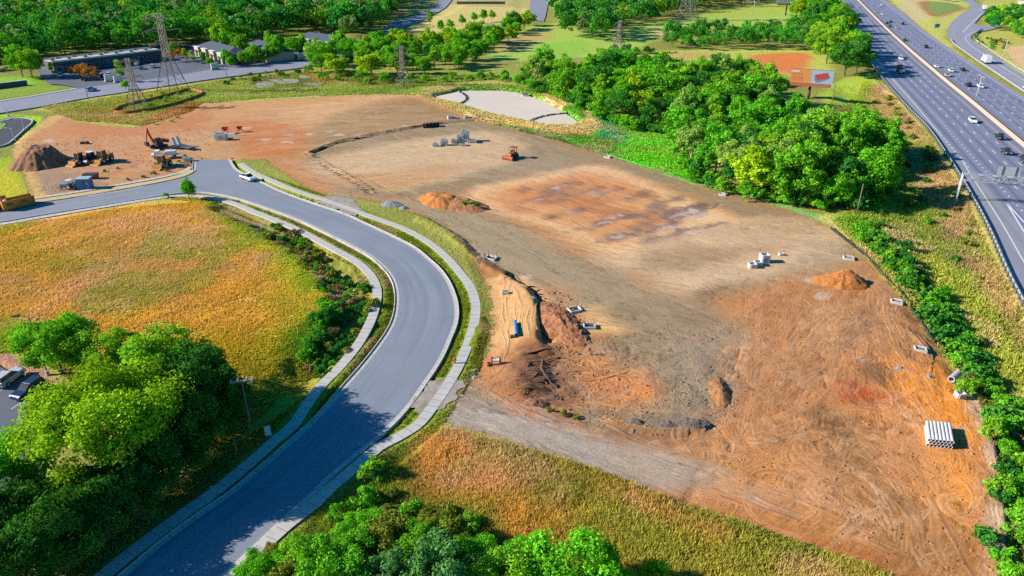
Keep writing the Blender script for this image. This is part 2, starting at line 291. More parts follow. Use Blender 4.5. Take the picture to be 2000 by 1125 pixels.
# between wood and highway
paint(CG, [(1612,168),(1690,145),(1725,158),(1705,185),(1650,200),(1615,200)], (156,172,52), 2, 3)
paint(CG, [(1680,190),(1730,165),(1800,250),(1880,380),(1960,540),(2000,610),(2100,800),(1900,700),(1760,520),(1680,400),(1700,300)], (140,150,62), 3, 4)
paint(CG, [(1715,160),(1735,170),(1815,262),(1890,380),(1960,530),(2010,620),(2000,660),(1930,560),(1850,430),(1760,280),(1700,190)], (184,154,104), 1.5, 2.5, .85)
paint(CG, [(1850,425),(1890,440),(1900,500),(1860,490)], (150,118,96), 4, 6, .8)
paint(CG, [(1770,480),(1860,500),(1960,620),(2060,760),(2040,800),(1960,720),(1850,600)], (170,172,70), 3, 4)
paint(CG, [(1780,520),(1830,560),(1880,640),(1860,640),(1790,560)], (190,162,104), 3, 4, .7)
paint(CG, [(1600,425),(1660,470),(1720,535),(1790,615),(1850,690),(1900,755),(1890,710),(1830,620),(1760,540),(1690,460),(1640,420)], (192,172,98), 1.5, 2)
paint(CG, [(1620,420),(1700,430),(1730,480),(1690,480)], (124,166,44), 2, 3, .9)
paint(CG, [(1840,680),(1880,690),(1900,740),(1870,720)], (196,166,90), 1.5, 2, .9)
# right of the highway
paint(CG, [(1740,-10),(1860,-10),(1895,10),(1850,60),(1850,80),(1900,125),(2000,190),(2100,250),(2100,290),(1999,197),(1900,133),(1842,88),(1780,38)], (172,168,84), 2, 3)
paint(CG, [(1760,2),(1800,2),(1815,30),(1790,40),(1760,20)], (176,160,116), 3, 4, .9)
paint(CG, [(1795,4),(1840,4),(1885,14),(1870,22),(1820,32)], (150,96,60), 2, 2, .9)
paint(CG, [(1812,5),(1850,5),(1878,12),(1860,20),(1826,28)], (110,134,66), 1.5, 2)
paint(CG, [(1930,-10),(2100,-10),(2100,150),(2000,150),(1960,118),(1925,95),(1905,75),(1925,40)], (160,156,72), 2, 3)
paint(CG, [(1965,95),(2010,90),(2040,130),(2000,135)], (200,160,120), 2, 3, .9)
# ------------------------------------------------------------------ relief
H += .35 * N12 * sm(0, 8, -SD) + .05
H += np.where(SD > 0, .05 * N4, 0)
def terrace(pts, west, h, soft):
    s1, d1 = sdf(smooth(GG(pts), 4, True), 14); w = GG(west); d2 = seg_dist(smooth(w, 4), X[s1], Y[s1], False); H[s1] += h * sm(-.1, soft, d1 + .25 * N1[s1]) * sm(.5, 7, d2)
TW = [(925,500),(948,548),(960,600),(958,650),(940,700),(915,750),(890,790),(870,815)]
def soft_south(y): return .9 + 9 * sm(G(1000, 672)[1], G(1000, 715)[1], y) if False else .9 + 9 * (1 - sm(G(1000, 725)[1], G(1000, 672)[1], y))
_t = smooth(GG([(900,480),(1000,541),(1040,575),(1056,612),(1058,645),(1060,668),(1105,695),(1118,740),(1080,790),(1040,805),(960,812),(860,812),(900,700),(930,600)]), 4, True); _s, _d = sdf(_t, 14)
H[_s] += .75 * np.clip(sm(-.1, 1, (_d + .25 * N1[_s]) / soft_south(Y[_s])), 0, 1) * sm(.5, 7, seg_dist(smooth(GG(TW), 4), X[_s], Y[_s], False))
raise_([(1018,690),(1080,682),(1150,700),(1262,722),(1300,785),(1200,810),(1080,803),(1022,793)], -.9, 6, 0, .8)
stroke([(1002,543),(1030,556),(1054,580),(1064,612),(1067,645),(1068,668)], 1.5, -.9, None, sharp=1, amp=.25)
raise_([(1090,822),(1180,815),(1290,828),(1375,818),(1385,836),(1340,850),(1280,850),(1180,852),(1100,838)], .5, 2.5, .2, 1.5)
raise_([(985,790),(1060,795),(1110,812),(1090,835),(1020,812)], .4, 2.0, .2, 1.5)
# a low bank round the upper pad
for q, w, h in ([(600,300),(660,276),(760,256),(850,240),(925,233)], 1.6, .5), ([(605,300),(640,325),(690,352),(730,378)], 1.2, .45), ([(820,428),(880,462),(940,512),(1000,546)], 1.5, .7):
    stroke(q, w, h, None)
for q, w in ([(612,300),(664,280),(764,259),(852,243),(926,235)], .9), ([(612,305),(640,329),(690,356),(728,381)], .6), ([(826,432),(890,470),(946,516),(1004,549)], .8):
    stroke(q, w, -.25, (66,48,36), .85)  # dark bank edge, with its shadow painted into the groove colour
# ditches and basins
stroke([(440,402),(530,445),(610,492),(665,545),(693,600),(672,655),(625,705),(585,745)], 5, -1.3, None, sharp=1)
stroke([(1685,440),(1745,505),(1805,560),(1842,610),(1884,670),(1930,735),(1968,800),(1998,880),(2016,980),(2030,1060),(2040,1150)], 4, -1.0, None, sharp=1)
stroke([(1690,180),(1760,290),(1830,420),(1900,560),(1990,720)], 16, -2.0, None, amp=.1)
PONDPX=[(846,190),(880,180),(912,175),(990,176),(1028,184),(1066,196),(1100,216),(1131,239),(1092,246),(1040,239),(996,230),(948,219),(897,203)]
raise_([(790,178),(930,160),(1000,160),(1090,186),(1170,225),(1180,250),(1120,265),(1000,245),(925,235)], .7, 5)
_p = smooth(GG(PONDPX), 4, True); _s, _d = sdf(_p, 6); _m = sm(-1.5, .6, _d); H[_s] = H[_s] * (1 - _m) - 1.3 * _m
# ------------------------------------------------------------------ ruts and wheel tracks
tr = np.random.default_rng(21)
TRACKS = []
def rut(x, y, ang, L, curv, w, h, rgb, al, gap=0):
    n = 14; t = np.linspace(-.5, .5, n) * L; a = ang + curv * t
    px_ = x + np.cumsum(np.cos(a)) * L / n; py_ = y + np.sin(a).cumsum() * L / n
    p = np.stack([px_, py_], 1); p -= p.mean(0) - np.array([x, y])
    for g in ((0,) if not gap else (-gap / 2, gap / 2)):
        q = p + normals2(p) * g; TRACKS.append((q, w, rgb is RUT_SHADE or tr.random() < .45))
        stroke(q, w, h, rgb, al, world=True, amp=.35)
def ruts(zone, n, ang0, spread, Lr, w, cols, al, h=.0, curv=.04, gap=.35):
    poly = GG(zone); lo, hi = poly.min(0), poly.max(0); k = 0; tries = 0
    while k < n and tries < n * 30:
        tries += 1; p = lo + tr.random(2) * (hi - lo)
        if not inside(poly, p[:1], p[1:])[0]: continue
        k += 1; c = cols[tr.integers(len(cols))]
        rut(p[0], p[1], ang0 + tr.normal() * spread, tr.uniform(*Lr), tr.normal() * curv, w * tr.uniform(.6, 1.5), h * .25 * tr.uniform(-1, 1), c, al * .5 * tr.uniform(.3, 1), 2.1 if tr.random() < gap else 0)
LG, RUT_SHADE, GY = (226,180,136), (120,80,52), (160,140,116)  # second colour: shade inside the ruts, painted on as dark strokes
ruts([(1380,620),(1560,545),(1760,600),(1850,700),(1700,800),(1450,830)], 120, 1.05, .3, (14, 48), .30, (LG, RUT_SHADE, (214,150,96), (150,104,70)), .7, .10, .05)
ruts([(1330,860),(1480,810),(1800,800),(1930,850),(1940,1100),(1700,1080),(1440,1000)], 110, 1.1, .7, (7, 24), .24, (LG, RUT_SHADE, (226,160,98), (140,96,60)), .7, .10, .15)
ruts([(1080,700),(1240,660),(1420,640),(1440,800),(1300,830),(1080,800)], 130, 1.9, .8, (3, 12), .26, (RUT_SHADE, (196,170,140), (110,84,62), GY), .75, .14, .12)
ruts([(740,400),(860,380),(1060,470),(1400,600),(1400,660),(1200,640),(1000,530)], 150, -.72, .3, (10, 50), .35, ((190,168,136), (126,110,88), (184,150,112)), .55, .05, .012)
ruts([(900,380),(1180,325),(1490,455),(1300,520)], 150, -.75, .12, (10, 40), .4, ((236,190,140), (190,126,80)), .45, .02, .003, .1)
ruts([(1180,505),(1600,440),(1640,490),(1400,560)], 90, -.5, .3, (8, 40), .4, ((226,194,154), (150,120,90)), .5, .04, .01)
ruts([(622,318),(960,256),(1012,276),(900,345),(715,362)], 90, .25, .2, (8, 45), .45, ((222,190,148), (176,142,106)), .5, .03, .006)
ruts([(640,300),(930,236),(1330,350),(1600,440),(1330,372),(1000,350)], 90, -.6, .35, (12, 60), .5, ((186,164,134), (136,116,92)), .5, .04, .01)
ruts([(450,260),(560,210),(790,188),(900,222),(640,285),(500,300)], 120, .2, .25, (10, 60), .6, ((222,170,122), (168,116,78)), .5, .05, .01)
ruts([(60,300),(250,260),(420,240),(420,310),(200,370),(70,380)], 90, .4, .9, (5, 25), .5, ((216,164,120), (150,98,66)), .55, .08, .04)
ruts([(1380,620),(1760,600),(1940,860),(1940,1100),(1440,1000),(1340,880)], 60, 1.1, .8, (3, 9), .2, ((240,194,146), (236,186,132), (110,76,50)), .8, .08, .15, .5)
ruts([(1010,695),(1060,680),(1125,705),(1125,765),(1080,800),(1015,795)], 70, .25, .25, (3, 9), .2, ((196,140,98), (88,56,38), (110,70,46)), .8, .1, .05, .3)
ruts([(870,800),(960,785),(1160,850),(1370,905),(1370,935),(1130,910)], 110, -.52, .08, (12, 40), .22, ((204,190,172), (140,122,104)), .6, .05, .006)
ruts([(950,550),(1040,580),(1055,650),(960,690)], 16, 1.55, .08, (6, 14), .14, ((234,186,134), (214,160,110)), .4, .05, .01)
ruts([(930,700),(1010,690),(1020,790),(920,760)], 50, 1.0, .9, (2, 7), .18, ((226,166,112), (120,78,50)), .7, .10, .1)
ruts([(545,325),(600,305),(700,365),(690,384)], 40, -.4, .4, (5, 20), .4, ((220,164,116), (150,100,68)), .6, .08, .02)
LINES = [[(740,402),(800,415),(870,430),(960,447),(1000,455)], [(860,480),(930,500),(990,512)], [(905,505),(960,560)], [(1240,690),(1262,706),(1268,722),(1240,738)], [(1225,670),(1232,690),(1218,705)], [(1150,668),(1140,690),(1120,700)], [(1085,720),(1130,728),(1200,725),(1240,705)], [(1300,640),(1340,660),(1390,700)], [(1395,640),(1420,700),(1400,740)], [(1500,790),(1530,830),(1580,850),(1600,870)], [(1420,700),(1470,760),(1500,800)], [(1700,690),(1740,720),(1790,745)], [(1080,835),(1120,845),(1160,862)], [(930,790),(1000,810),(1080,838),(1140,862)], [(1260,880),(1330,905),(1400,925)], [(1255,920),(1300,915),(1352,905),(1365,890)], [(1560,640),(1530,690),(1540,740)], [(1690,610),(1650,660),(1640,700),(1600,740)], [(700,340),(760,372),(820,390)], [(960,330),(1030,345),(1090,340)], [(620,250),(700,232),(780,215)]]
for q, w, h in tuple((q_, .4, -.14) for q_ in LINES) + (([(1640,640),(1610,690),(1605,720),(1620,760),(1615,800)], .5, -.2), ([(1500,800),(1520,850),(1545,880),(1530,910),(1480,915),(1430,900)], .3, -.2), ([(1380,830),(1420,860),(1425,890),(1390,905)], .5, -.25), ([(1360,920),(1355,950),(1340,985)], .6, -.25),
    ([(1590,870),(1650,850),(1740,842),(1750,828)], .5, -.2), ([(1640,945),(1700,905),(1760,880)], .4, -.15), ([(1450,545),(1400,575),(1370,600)], .5, -.2), ([(1470,560),(1420,578),(1385,600)], .4, -.15),
    ([(1265,700),(1240,715),(1215,725)], .4, -.3), ([(1230,680),(1225,700),(1210,715)], .35, -.3), ([(1300,655),(1312,685),(1350,700)], .3, -.25), ([(1470,650),(1440,700),(1440,740)], .4, -.2), ([(1160,575),(1195,605),(1210,630)], .3, -.25), ([(1180,580),(1205,605),(1222,632)], .3, -.25), ([(1215,590),(1245,620)], .3, -.25),
    ([(1060,545),(1100,575),(1130,580)], .3, -.1), ([(960,430),(1040,450),(1150,510),(1240,560),(1320,580)], .6, -.06), ([(900,440),(1000,470),(1100,540)], .5, -.06), ([(1350,402),(1390,408),(1405,395)], .5, -.15), ([(1450,450),(1480,440)], .5, -.2), ([(1700,780),(1740,830),(1790,850)], .5, -.1)):
    stroke(q, w * .6, h, (92,66,46), .35, amp=.9); TRACKS.append((resample(smooth(GG(q), 6), 1.0), w, 2))
# how the wheel tracks run: three headings
def churn(pts, amp, sc):
    s1, d1 = sdf(smooth(GG(pts), 4, True), 6); H[s1] += amp * sm(-1, 3, d1 + 3 * N4[s1]) * (fb(X[s1], Y[s1], sc, 71, 3) - .5) * 2
churn([(1000,690),(1060,672),(1130,700),(1130,770),(1080,805),(1000,800)], .55, 1.25); churn([(1060,812),(1180,818),(1300,835),(1385,830),(1370,885),(1200,858),(1090,836)], .34, 1.5); churn([(1180,660),(1330,645),(1440,660),(1430,800),(1300,830),(1200,770)], .20, 2.2); churn([(1380,620),(1760,600),(1930,850),(1930,1080),(1450,1000),(1350,880)], .13, 2.0); churn([(1060,570),(1100,575),(1140,650),(1130,690),(1090,690)], .4, 1.2)
TK = np.zeros(X.shape + (3,)); TK[:] = .25
def trk(pts, rgb):
    s1, d1 = sdf(smooth(GG(pts), 4, True), 8); m = sm(-4, 4, d1 + 6 * N12[s1])[..., None]; TK[s1] = TK[s1] * (1 - m) + np.array(rgb) * m
trk([(1370,600),(1560,540),(1760,590),(1960,820),(1985,1240),(1700,1240),(1500,1060),(1320,980),(1330,880),(1440,840)], (1, .25, .35))
trk([(1550,880),(1760,860),(1900,1000),(1800,1080),(1600,1020)], (.5, .9, .6))
trk([(1050,680),(1240,650),(1440,640),(1440,830),(1080,810)], (.9, .5, .5))
trk([(860,790),(960,782),(1160,850),(1370,905),(1380,940),(1130,912)], (.0, 1, .1))
trk([(740,400),(860,378),(1060,470),(1400,600),(1420,640),(1200,650),(1010,545),(900,468)], (.1, .9, .2))
trk([(905,378),(1180,324),(1492,455),(1300,522),(1060,442)], (.25, .35, .3))
trk([(600,300),(930,236),(1330,350),(1600,434),(1500,440),(1190,325),(1050,345),(760,390)], (.1, .7, .5))
trk([(450,260),(560,210),(790,188),(900,222),(640,285),(500,300)], (.2, .1, .9))
# ------------------------------------------------------------------ paved outlines (photograph points)
KR = [(450,311),(455,321),(464,332),(490,346),(522,361),(555,376),(615,398),(672,417),(725,441),(770,462),(812,484),(845,511),(865,531),(881,556),(893,590),(894,625),(882,660),(862,704),(832,750),(800,795),(760,838),(702,887),(644,936),(616,965),(558,1017),(500,1072),(440,1128),(300,1260)]
KL = [(-160,458),(0,434),(100,417),(225,397),(312,383),(355,377),(390,376),(425,380),(462,388),(500,400),(575,427),(625,450),(687,481),(725,503),(750,525),(765,546),(772,572),(771,605),(762,635),(740,670),(707,712),(660,765),(632,798),(587,843),(500,918),(451,959),(381,1008),(318,1054),(230,1128),(60,1270)]
KT = [(378,313),(377,331),(371,338),(350,346),(300,357),(250,369),(175,381),(67,395),(0,407),(-160,428)]
sKR, sKL, sKT = smooth(GG(KR), 6), smooth(GG(KL), 6), smooth(GG(KT), 6)
ROADW = np.vstack([sKR[::-1], sKT, sKL])[::-1]
ART_T = [(-200,228),(0,197),(75,186),(160,171),(240,161),(315,151),(410,136),(500,128),(560,122),(592,119),(640,108),(690,90),(748,62),(765,45),(800,34),(832,21),(848,13),(858,-4),(864,-20)]
ART_B = [(-200,258),(0,221),(75,209),(165,192),(250,179),(355,163),(430,152),(500,143),(575,134),(610,128),(660,115),(710,97),(772,64),(795,50),(830,36),(858,22),(872,12),(884,-4),(892,-20)]
HB = [(1675,0),(1737,62),(1825,140),(1900,202),(1987,275)]
HL = [(1614,0),(1640,45),(1672,85),(1721,151),(1775,213),(1812,250),(1850,305),(1890,370),(1930,445),(1967,531),(2000,595),(2060,720)]
HLW = [(1620,0),(1680,80),(1765,172),(1850,265),(1890,332),(1950,425),(2000,512),(2060,620)]
HR = [(1735,-5),(1780,38),(1842,88),(1900,133),(1945,162),(1999,196),(2100,256)]
RMP_L = [(1840,-12),(1880,1),(1894,9),(1895,16),(1875,29),(1856,46),(1851,60),(1851,72),(1862,86),(1885,103),(1910,121),(1945,144),(2000,181),(2100,245)]
RMP_R = [(1895,-12),(1905,3),(1918,14),(1925,21),(1912,36),(1905,46),(1925,50),(1955,46),(1958,52),(1925,60),(1905,64),(1897,71),(1899,78),(1912,88),(1934,103),(1961,122),(2000,147),(2100,205)]
LOT = [(90,160),(120,165),(180,173),(240,162),(315,152),(410,137),(500,129),(560,122),(640,108),(665,98),(640,84),(560,84),(460,92),(400,84),(330,84),(180,104),(80,128)]
LOTSW = [(-320,640),(-60,690),(0,716),(16,724),(88,745),(108,770),(98,840),(84,900),(70,960),(58,1010),(-60,1080),(-320,1120)]
NWL = [(-90,238),(0,237),(22,232),(37,230),(56,232),(64,236),(60,243),(47,254),(27,272),(11,283),(-30,292),(-90,298)]
ROAD3 = [(1030,-30),(1035,0),(1037,38),(1062,42),(1066,30),(1072,0),(1085,-30)]
def strip(a, b, n=160):
    a = resample(a, 1.0); b = resample(b, 1.0); t = np.linspace(0, 1, n)
    f = lambda p: np.stack([np.interp(t, np.linspace(0, 1, len(p)), p[:, k]) for k in (0, 1)], 1)
    return f(a), f(b)
def closed(a, b): return np.vstack([a, b[::-1]])
ARTa, ARTb = strip(smooth(GG(ART_T), 6), smooth(GG(ART_B), 6))
RMPW = closed(smooth(GG(RMP_L), 6), smooth(GG(RMP_R), 6))
# the highway is laid out along its median
hb = GG(HB); dv = hb[0] - hb[2]; dv /= np.linalg.norm(dv); dn_ = hb[-1] - hb[2]; dn_ /= np.linalg.norm(dn_)
hb = np.vstack([hb[0] + dv * 600, hb[0] + dv * 250, hb, hb[-1] + dn_ * 60, hb[-1] + dn_ * 160])
HBW = resample(smooth(hb, 8), 4.0); HN = normals2(HBW)
if HN[len(HN) // 2, 0] > 0: HN = -HN                       # HN points to the left carriageway (towards the site)
HT = np.r_[0, np.cumsum(np.linalg.norm(np.diff(HBW, axis=0), axis=1))]
def station(p):
    i = np.argmin(((HBW - p) ** 2).sum(1)); return HT[i] + (p - HBW[i]) @ (np.gradient(HBW, axis=0)[i] / 4.0), (p - HBW[i]) @ HN[i]
def along(poly):
    q = np.array([station(p) for p in resample(poly, 3.0)]); o = np.argsort(q[:, 0]); return np.interp(HT, q[o, 0], q[o, 1])
hl = np.clip(along(smooth(GG(HL), 4)), 23.5, 60); hlw = along(smooth(GG(HLW), 4)); hr = -np.clip(-along(smooth(GG(HR), 4)), 22.5, 26)
def hpt(i_t, u):                                            # a point of the highway at station t, offset u from the median
    x = np.interp(i_t, HT, HBW[:, 0]); y = np.interp(i_t, HT, HBW[:, 1]); nx = np.interp(i_t, HT, HN[:, 0]); ny = np.interp(i_t, HT, HN[:, 1])
    return np.stack([x + nx * u, y + ny * u], -1)
HLp, HRp = hpt(HT, hl), hpt(HT, hr)
HWYW = closed(HLp, HRp)
PAVED = np.zeros(X.shape, bool)
GRAV = [[(612,396),(640,404),(672,416),(690,424),(712,416),(702,402),(690,388),(650,383),(628,386)], [(800,794),(818,772),(834,748),(870,738),(905,742),(890,780),(862,806),(830,812)]]
for q in GRAV: s, d = sdf(smooth(GG(q), 3, True), 3); PAVED[s] |= d > 0
# sink the ground below the paved places
for poly in (ROADW, closed(ARTa, ARTb), HWYW, RMPW, smooth(GG(LOT), 3, True), smooth(GG(LOTSW), 3, True), smooth(GG(NWL), 4, True), GG(ROAD3)):
    s, d = sdf(poly, 16)
    if d.size == 0: continue
    PAVED[s] |= d > -.15
    mar = np.maximum(.12, RES[s] * .75); m = sm(-mar - .35 - RES[s], -mar, d); H[s] = H[s] * (1 - m) - .45 * m
def hz(x, y):
    i = np.clip(np.searchsorted(xs, x) - 1, 0, NX - 2); j = np.clip(np.searchsorted(ys, y) - 1, 0, NY - 2)
    a = (x - xs[i]) / (xs[i + 1] - xs[i]); b = (y - ys[j]) / (ys[j + 1] - ys[j])
    return (H[j, i] * (1 - a) + H[j, i + 1] * a) * (1 - b) + (H[j + 1, i] * (1 - a) + H[j + 1, i + 1] * a) * b
# ------------------------------------------------------------------ mesh helpers
def npmesh(name, verts, faces, mat=None, parent=None, attrs=(), smoothf=False, uv=None):
    me = bpy.data.meshes.new(name); verts = np.asarray(verts, np.float32); faces = np.asarray(faces, np.int32); k = faces.shape[1]
    me.vertices.add(len(verts)); me.vertices.foreach_set('co', verts.ravel())
    me.loops.add(faces.size); me.loops.foreach_set('vertex_index', faces.ravel())
    me.polygons.add(len(faces)); me.polygons.foreach_set('loop_start', np.arange(len(faces), dtype=np.int32) * k)
    if smoothf: me.polygons.foreach_set('use_smooth', np.ones(len(faces), bool))
    for an, ty, dat in attrs:
        a = me.attributes.new(an, ty, 'POINT')
        a.data.foreach_set('color' if ty == 'FLOAT_COLOR' else 'value', np.asarray(dat, np.float32).ravel())
    if uv is not None:
        u = me.uv_layers.new(name='UVMap'); u.data.foreach_set('uv', np.asarray(uv, np.float32)[faces.ravel()].ravel())
    me.update(calc_edges=True); me.validate()
    if mat: me.materials.append(mat)
    o = bpy.data.objects.new(name, me); COL.objects.link(o)
    if parent: o.parent = parent
    return o
def tag(o, label=None, cat=None, group=None, kind=None):
    if label: o['label'] = label
    if cat: o['category'] = cat
    if group: o['group'] = group
    if kind: o['kind'] = kind
    return o
def struct(o): o['kind'] = 'structure'; return o
def N(nt, t, **kw):
    n = nt.nodes.new(t)
    for k, v in kw.items():
        if k in n.inputs: n.inputs[k].default_value = v
        else: setattr(n, k, v)
    return n
def newmat(name):
    m = bpy.data.materials.new(name); m.use_nodes = True; nt = m.node_tree; b = nt.nodes['Principled BSDF']; return m, nt, b
def noise(nt, scale, detail=4, rough=.55, vec=None):
    n = N(nt, 'ShaderNodeTexNoise'); n.inputs['Scale'].default_value = scale; n.inputs['Detail'].default_value = detail; n.inputs['Roughness'].default_value = rough
    if vec: nt.links.new(vec, n.inputs['Vector'])
    return n.outputs['Fac']
def mrange(nt, v, a, b, c, d):
    n = N(nt, 'ShaderNodeMapRange'); n.inputs[1].default_value = a; n.inputs[2].default_value = b; n.inputs[3].default_value = c; n.inputs[4].default_value = d
    nt.links.new(v, n.inputs[0]); return n.outputs[0]
def mixc(nt, f, a, b, mode='MIX'):
    n = N(nt, 'ShaderNodeMix', data_type='RGBA', blend_type=mode)
    for i, v in ((0, f), (6, a), (7, b)):
        if hasattr(v, 'node'): nt.links.new(v, n.inputs[i])
        else: n.inputs[i].default_value = v if i == 0 else (*v[:3], 1)
    return n.outputs[2]
def mathn(nt, op, a, b=0.0):
    n = N(nt, 'ShaderNodeMath', operation=op)
    for i, v in ((0, a), (1, b)):
        if hasattr(v, 'node'): nt.links.new(v, n.inputs[i])
        else: n.inputs[i].default_value = v
    return n.outputs[0]
def objco(nt): return N(nt, 'ShaderNodeTexCoord').outputs['Object']
def bump(nt, b, h, strength, dist):
    n = N(nt, 'ShaderNodeBump'); n.inputs['Strength'].default_value = strength; n.inputs['Distance'].default_value = dist
    nt.links.new(h, n.inputs['Height']); nt.links.new(n.outputs[0], b.inputs['Normal'])
def smat(name, rgb, var=.15, scale=1.0, rough=.8, metal=0, bmp=0, dirt=None):
    m, nt, b = newmat(name); co = objco(nt)
    n = noise(nt, scale, 5, .6, co); f = mrange(nt, n, .25, .75, 1 - var, 1 + var)
    c = mixc(nt, 1.0, (f if False else tuple(rgb)), tuple(rgb), 'MIX')
    mul = N(nt, 'ShaderNodeVectorMath', operation='SCALE'); mul.inputs[0].default_value = tuple(rgb); nt.links.new(f, mul.inputs['Scale'])
    out = mul.outputs[0]
    if dirt: out = mixc(nt, mrange(nt, noise(nt, scale * .37, 6, .6, co), .45, .7, 0, .7), out, dirt)
    nt.links.new(out, b.inputs['Base Color']); b.inputs['Roughness'].default_value = rough; b.inputs['Metallic'].default_value = metal
    if bmp: bump(nt, b, n, bmp, .05)
    return m
# ground: soil and grass meet along a ragged line
def ground_mat():
    m, nt, b = newmat('soil_and_grass'); co = objco(nt)
    at = lambda n: N(nt, 'ShaderNodeAttribute', attribute_name=n)
    cd, cg, sd = at('cd').outputs['Color'], at('cg').outputs['Color'], at('sd').outputs['Fac']
    n1 = noise(nt, .9, 5, .6, co); n2 = noise(nt, 3.2, 4, .6, co); n3 = noise(nt, .16, 5, .55, co); n4 = noise(nt, .45, 6, .7, co)
    edge = mathn(nt, 'ADD', sd, mathn(nt, 'ADD', mrange(nt, n1, .2, .8, -.9, .9), mrange(nt, n4, .2, .8, -1.1, 1.1)))
    mask = mrange(nt, edge, -.2, .2, 0, 1)
    # soil: mottled, with wheel tracks along three headings, cracks and grain
    tk = N(nt, 'ShaderNodeSeparateColor'); nt.links.new(at('tk').outputs['Color'], tk.inputs[0])
    nd = N(nt, 'ShaderNodeTexNoise'); nd.inputs['Scale'].default_value = .022; nd.inputs['Detail'].default_value = 2; nt.links.new(co, nd.inputs['Vector'])
    vs = N(nt, 'ShaderNodeVectorMath', operation='SCALE'); vs.inputs['Scale'].default_value = 22; nt.links.new(nd.outputs['Color'], vs.inputs[0])
    va = N(nt, 'ShaderNodeVectorMath', operation='ADD'); nt.links.new(co, va.inputs[0]); nt.links.new(vs.outputs[0], va.inputs[1])
    fac = None; hsum = None
    for k, ang in enumerate((63, -34, 14)):
        mp = N(nt, 'ShaderNodeMapping'); mp.vector_type = 'TEXTURE'; mp.inputs['Rotation'].default_value = (0, 0, R(ang)); mp.inputs['Scale'].default_value = (4.5, .5, 1); nt.links.new(va.outputs[0], mp.inputs[0])
        st = noise(nt, 1.0, 7, .72, mp.outputs[0]); w = tk.outputs[k]
        f1 = mathn(nt, 'ADD', 1.0, mathn(nt, 'MULTIPLY', w, mrange(nt, st, .3, .7, -.36, .30))); h1 = mathn(nt, 'MULTIPLY', w, st)
        fac = f1 if fac is None else mathn(nt, 'MULTIPLY', fac, f1); hsum = h1 if hsum is None else mathn(nt, 'ADD', hsum, h1)
    tw = mathn(nt, 'ADD', tk.outputs[0], tk.outputs[1])
    cr = mathn(nt, 'ABSOLUTE', mathn(nt, 'SUBTRACT', noise(nt, .13, 3, .62, va.outputs[0]), .5)); crk = mathn(nt, 'MULTIPLY', mrange(nt, cr, .002, .010, 1, 0), mathn(nt, 'MULTIPLY', tk.outputs[0], mrange(nt, n3, .48, .62, 0, .3)))
    n5 = noise(nt, 7.0, 5, .75, co); n6 = noise(nt, .62, 8, .78, co)
    sv = N(nt, 'ShaderNodeVectorMath', operation='SCALE'); nt.links.new(cd, sv.inputs[0])
    nt.links.new(mathn(nt, 'MULTIPLY', mathn(nt, 'MULTIPLY', mrange(nt, n6, .3, .7, .80, 1.32), mrange(nt, n5, .25, .75, .78, 1.2)), fac), sv.inputs['Scale'])
    soil = mixc(nt, mrange(nt, n3, .55, .8, 0, .22), sv.outputs[0], P(172, 108, 64))
    soil = mixc(nt, mrange(nt, noise(nt, 1.7, 6, .7, co), .66, .74, 0, .5), soil, P(112, 74, 48))
    soil = mixc(nt, crk, soil, P(70, 48, 34))
    # grass: blades light and dark, patches yellow and green
    gv = N(nt, 'ShaderNodeVectorMath', operation='SCALE'); nt.links.new(cg, gv.inputs[0])
    nt.links.new(mathn(nt, 'MULTIPLY', mrange(nt, n2, .3, .7, .8, 1.85), mrange(nt, n1, .3, .7, 1.0, 1.6)), gv.inputs['Scale'])
    g1 = mixc(nt, mrange(nt, n4, .5, .8, 0, .55), gv.outputs[0], P(128, 142, 56))
    g2 = mixc(nt, mrange(nt, n3, .52, .8, 0, .3), g1, P(188, 154, 110))
    nt.links.new(mixc(nt, mask, g2, soil), b.inputs['Base Color'])
    b.inputs['Roughness'].default_value = .95; b.inputs['Specular IOR Level'].default_value = .15
    hgt = mathn(nt, 'ADD', mathn(nt, 'MULTIPLY', n1, mrange(nt, mask, 0, 1, 1.0, .10)), mathn(nt, 'ADD', mathn(nt, 'MULTIPLY', n2, mrange(nt, mask, 0, 1, .6, .10)), mathn(nt, 'MULTIPLY', mask, mathn(nt, 'SUBTRACT', mathn(nt, 'MULTIPLY', hsum, .42), mathn(nt, 'MULTIPLY', crk, .4)))))
    bump(nt, b, hgt, .8, .5); return m
MG = ground_mat()
vid = np.arange(NX * NY).reshape(NY, NX)
quads = np.stack([vid[:-1, :-1], vid[:-1, 1:], vid[1:, 1:], vid[1:, :-1]], -1).reshape(-1, 4)
sdq = SD.ravel()[quads].mean(1)
VV = np.stack([X.ravel(), Y.ravel(), H.ravel()], 1)
al = np.ones((NX * NY, 1))
def ground_part(name, sel):
    q = quads[sel]; u, inv = np.unique(q, return_inverse=True)
    struct(npmesh(name, VV[u], inv.reshape(-1, 4), MG, None, (('cd', 'FLOAT_COLOR', np.c_[np.clip(CD.reshape(-1, 3)[u], .005, .9), al[u]]), ('cg', 'FLOAT_COLOR', np.c_[np.clip(CG.reshape(-1, 3)[u], .005, .9), al[u]]), ('sd', 'FLOAT', SD.ravel()[u]), ('tk', 'FLOAT_COLOR', np.c_[TK.reshape(-1, 3)[u], al[u]])), True))
ground_part('ground', sdq < 0); ground_part('dirt_lot', sdq >= 0)
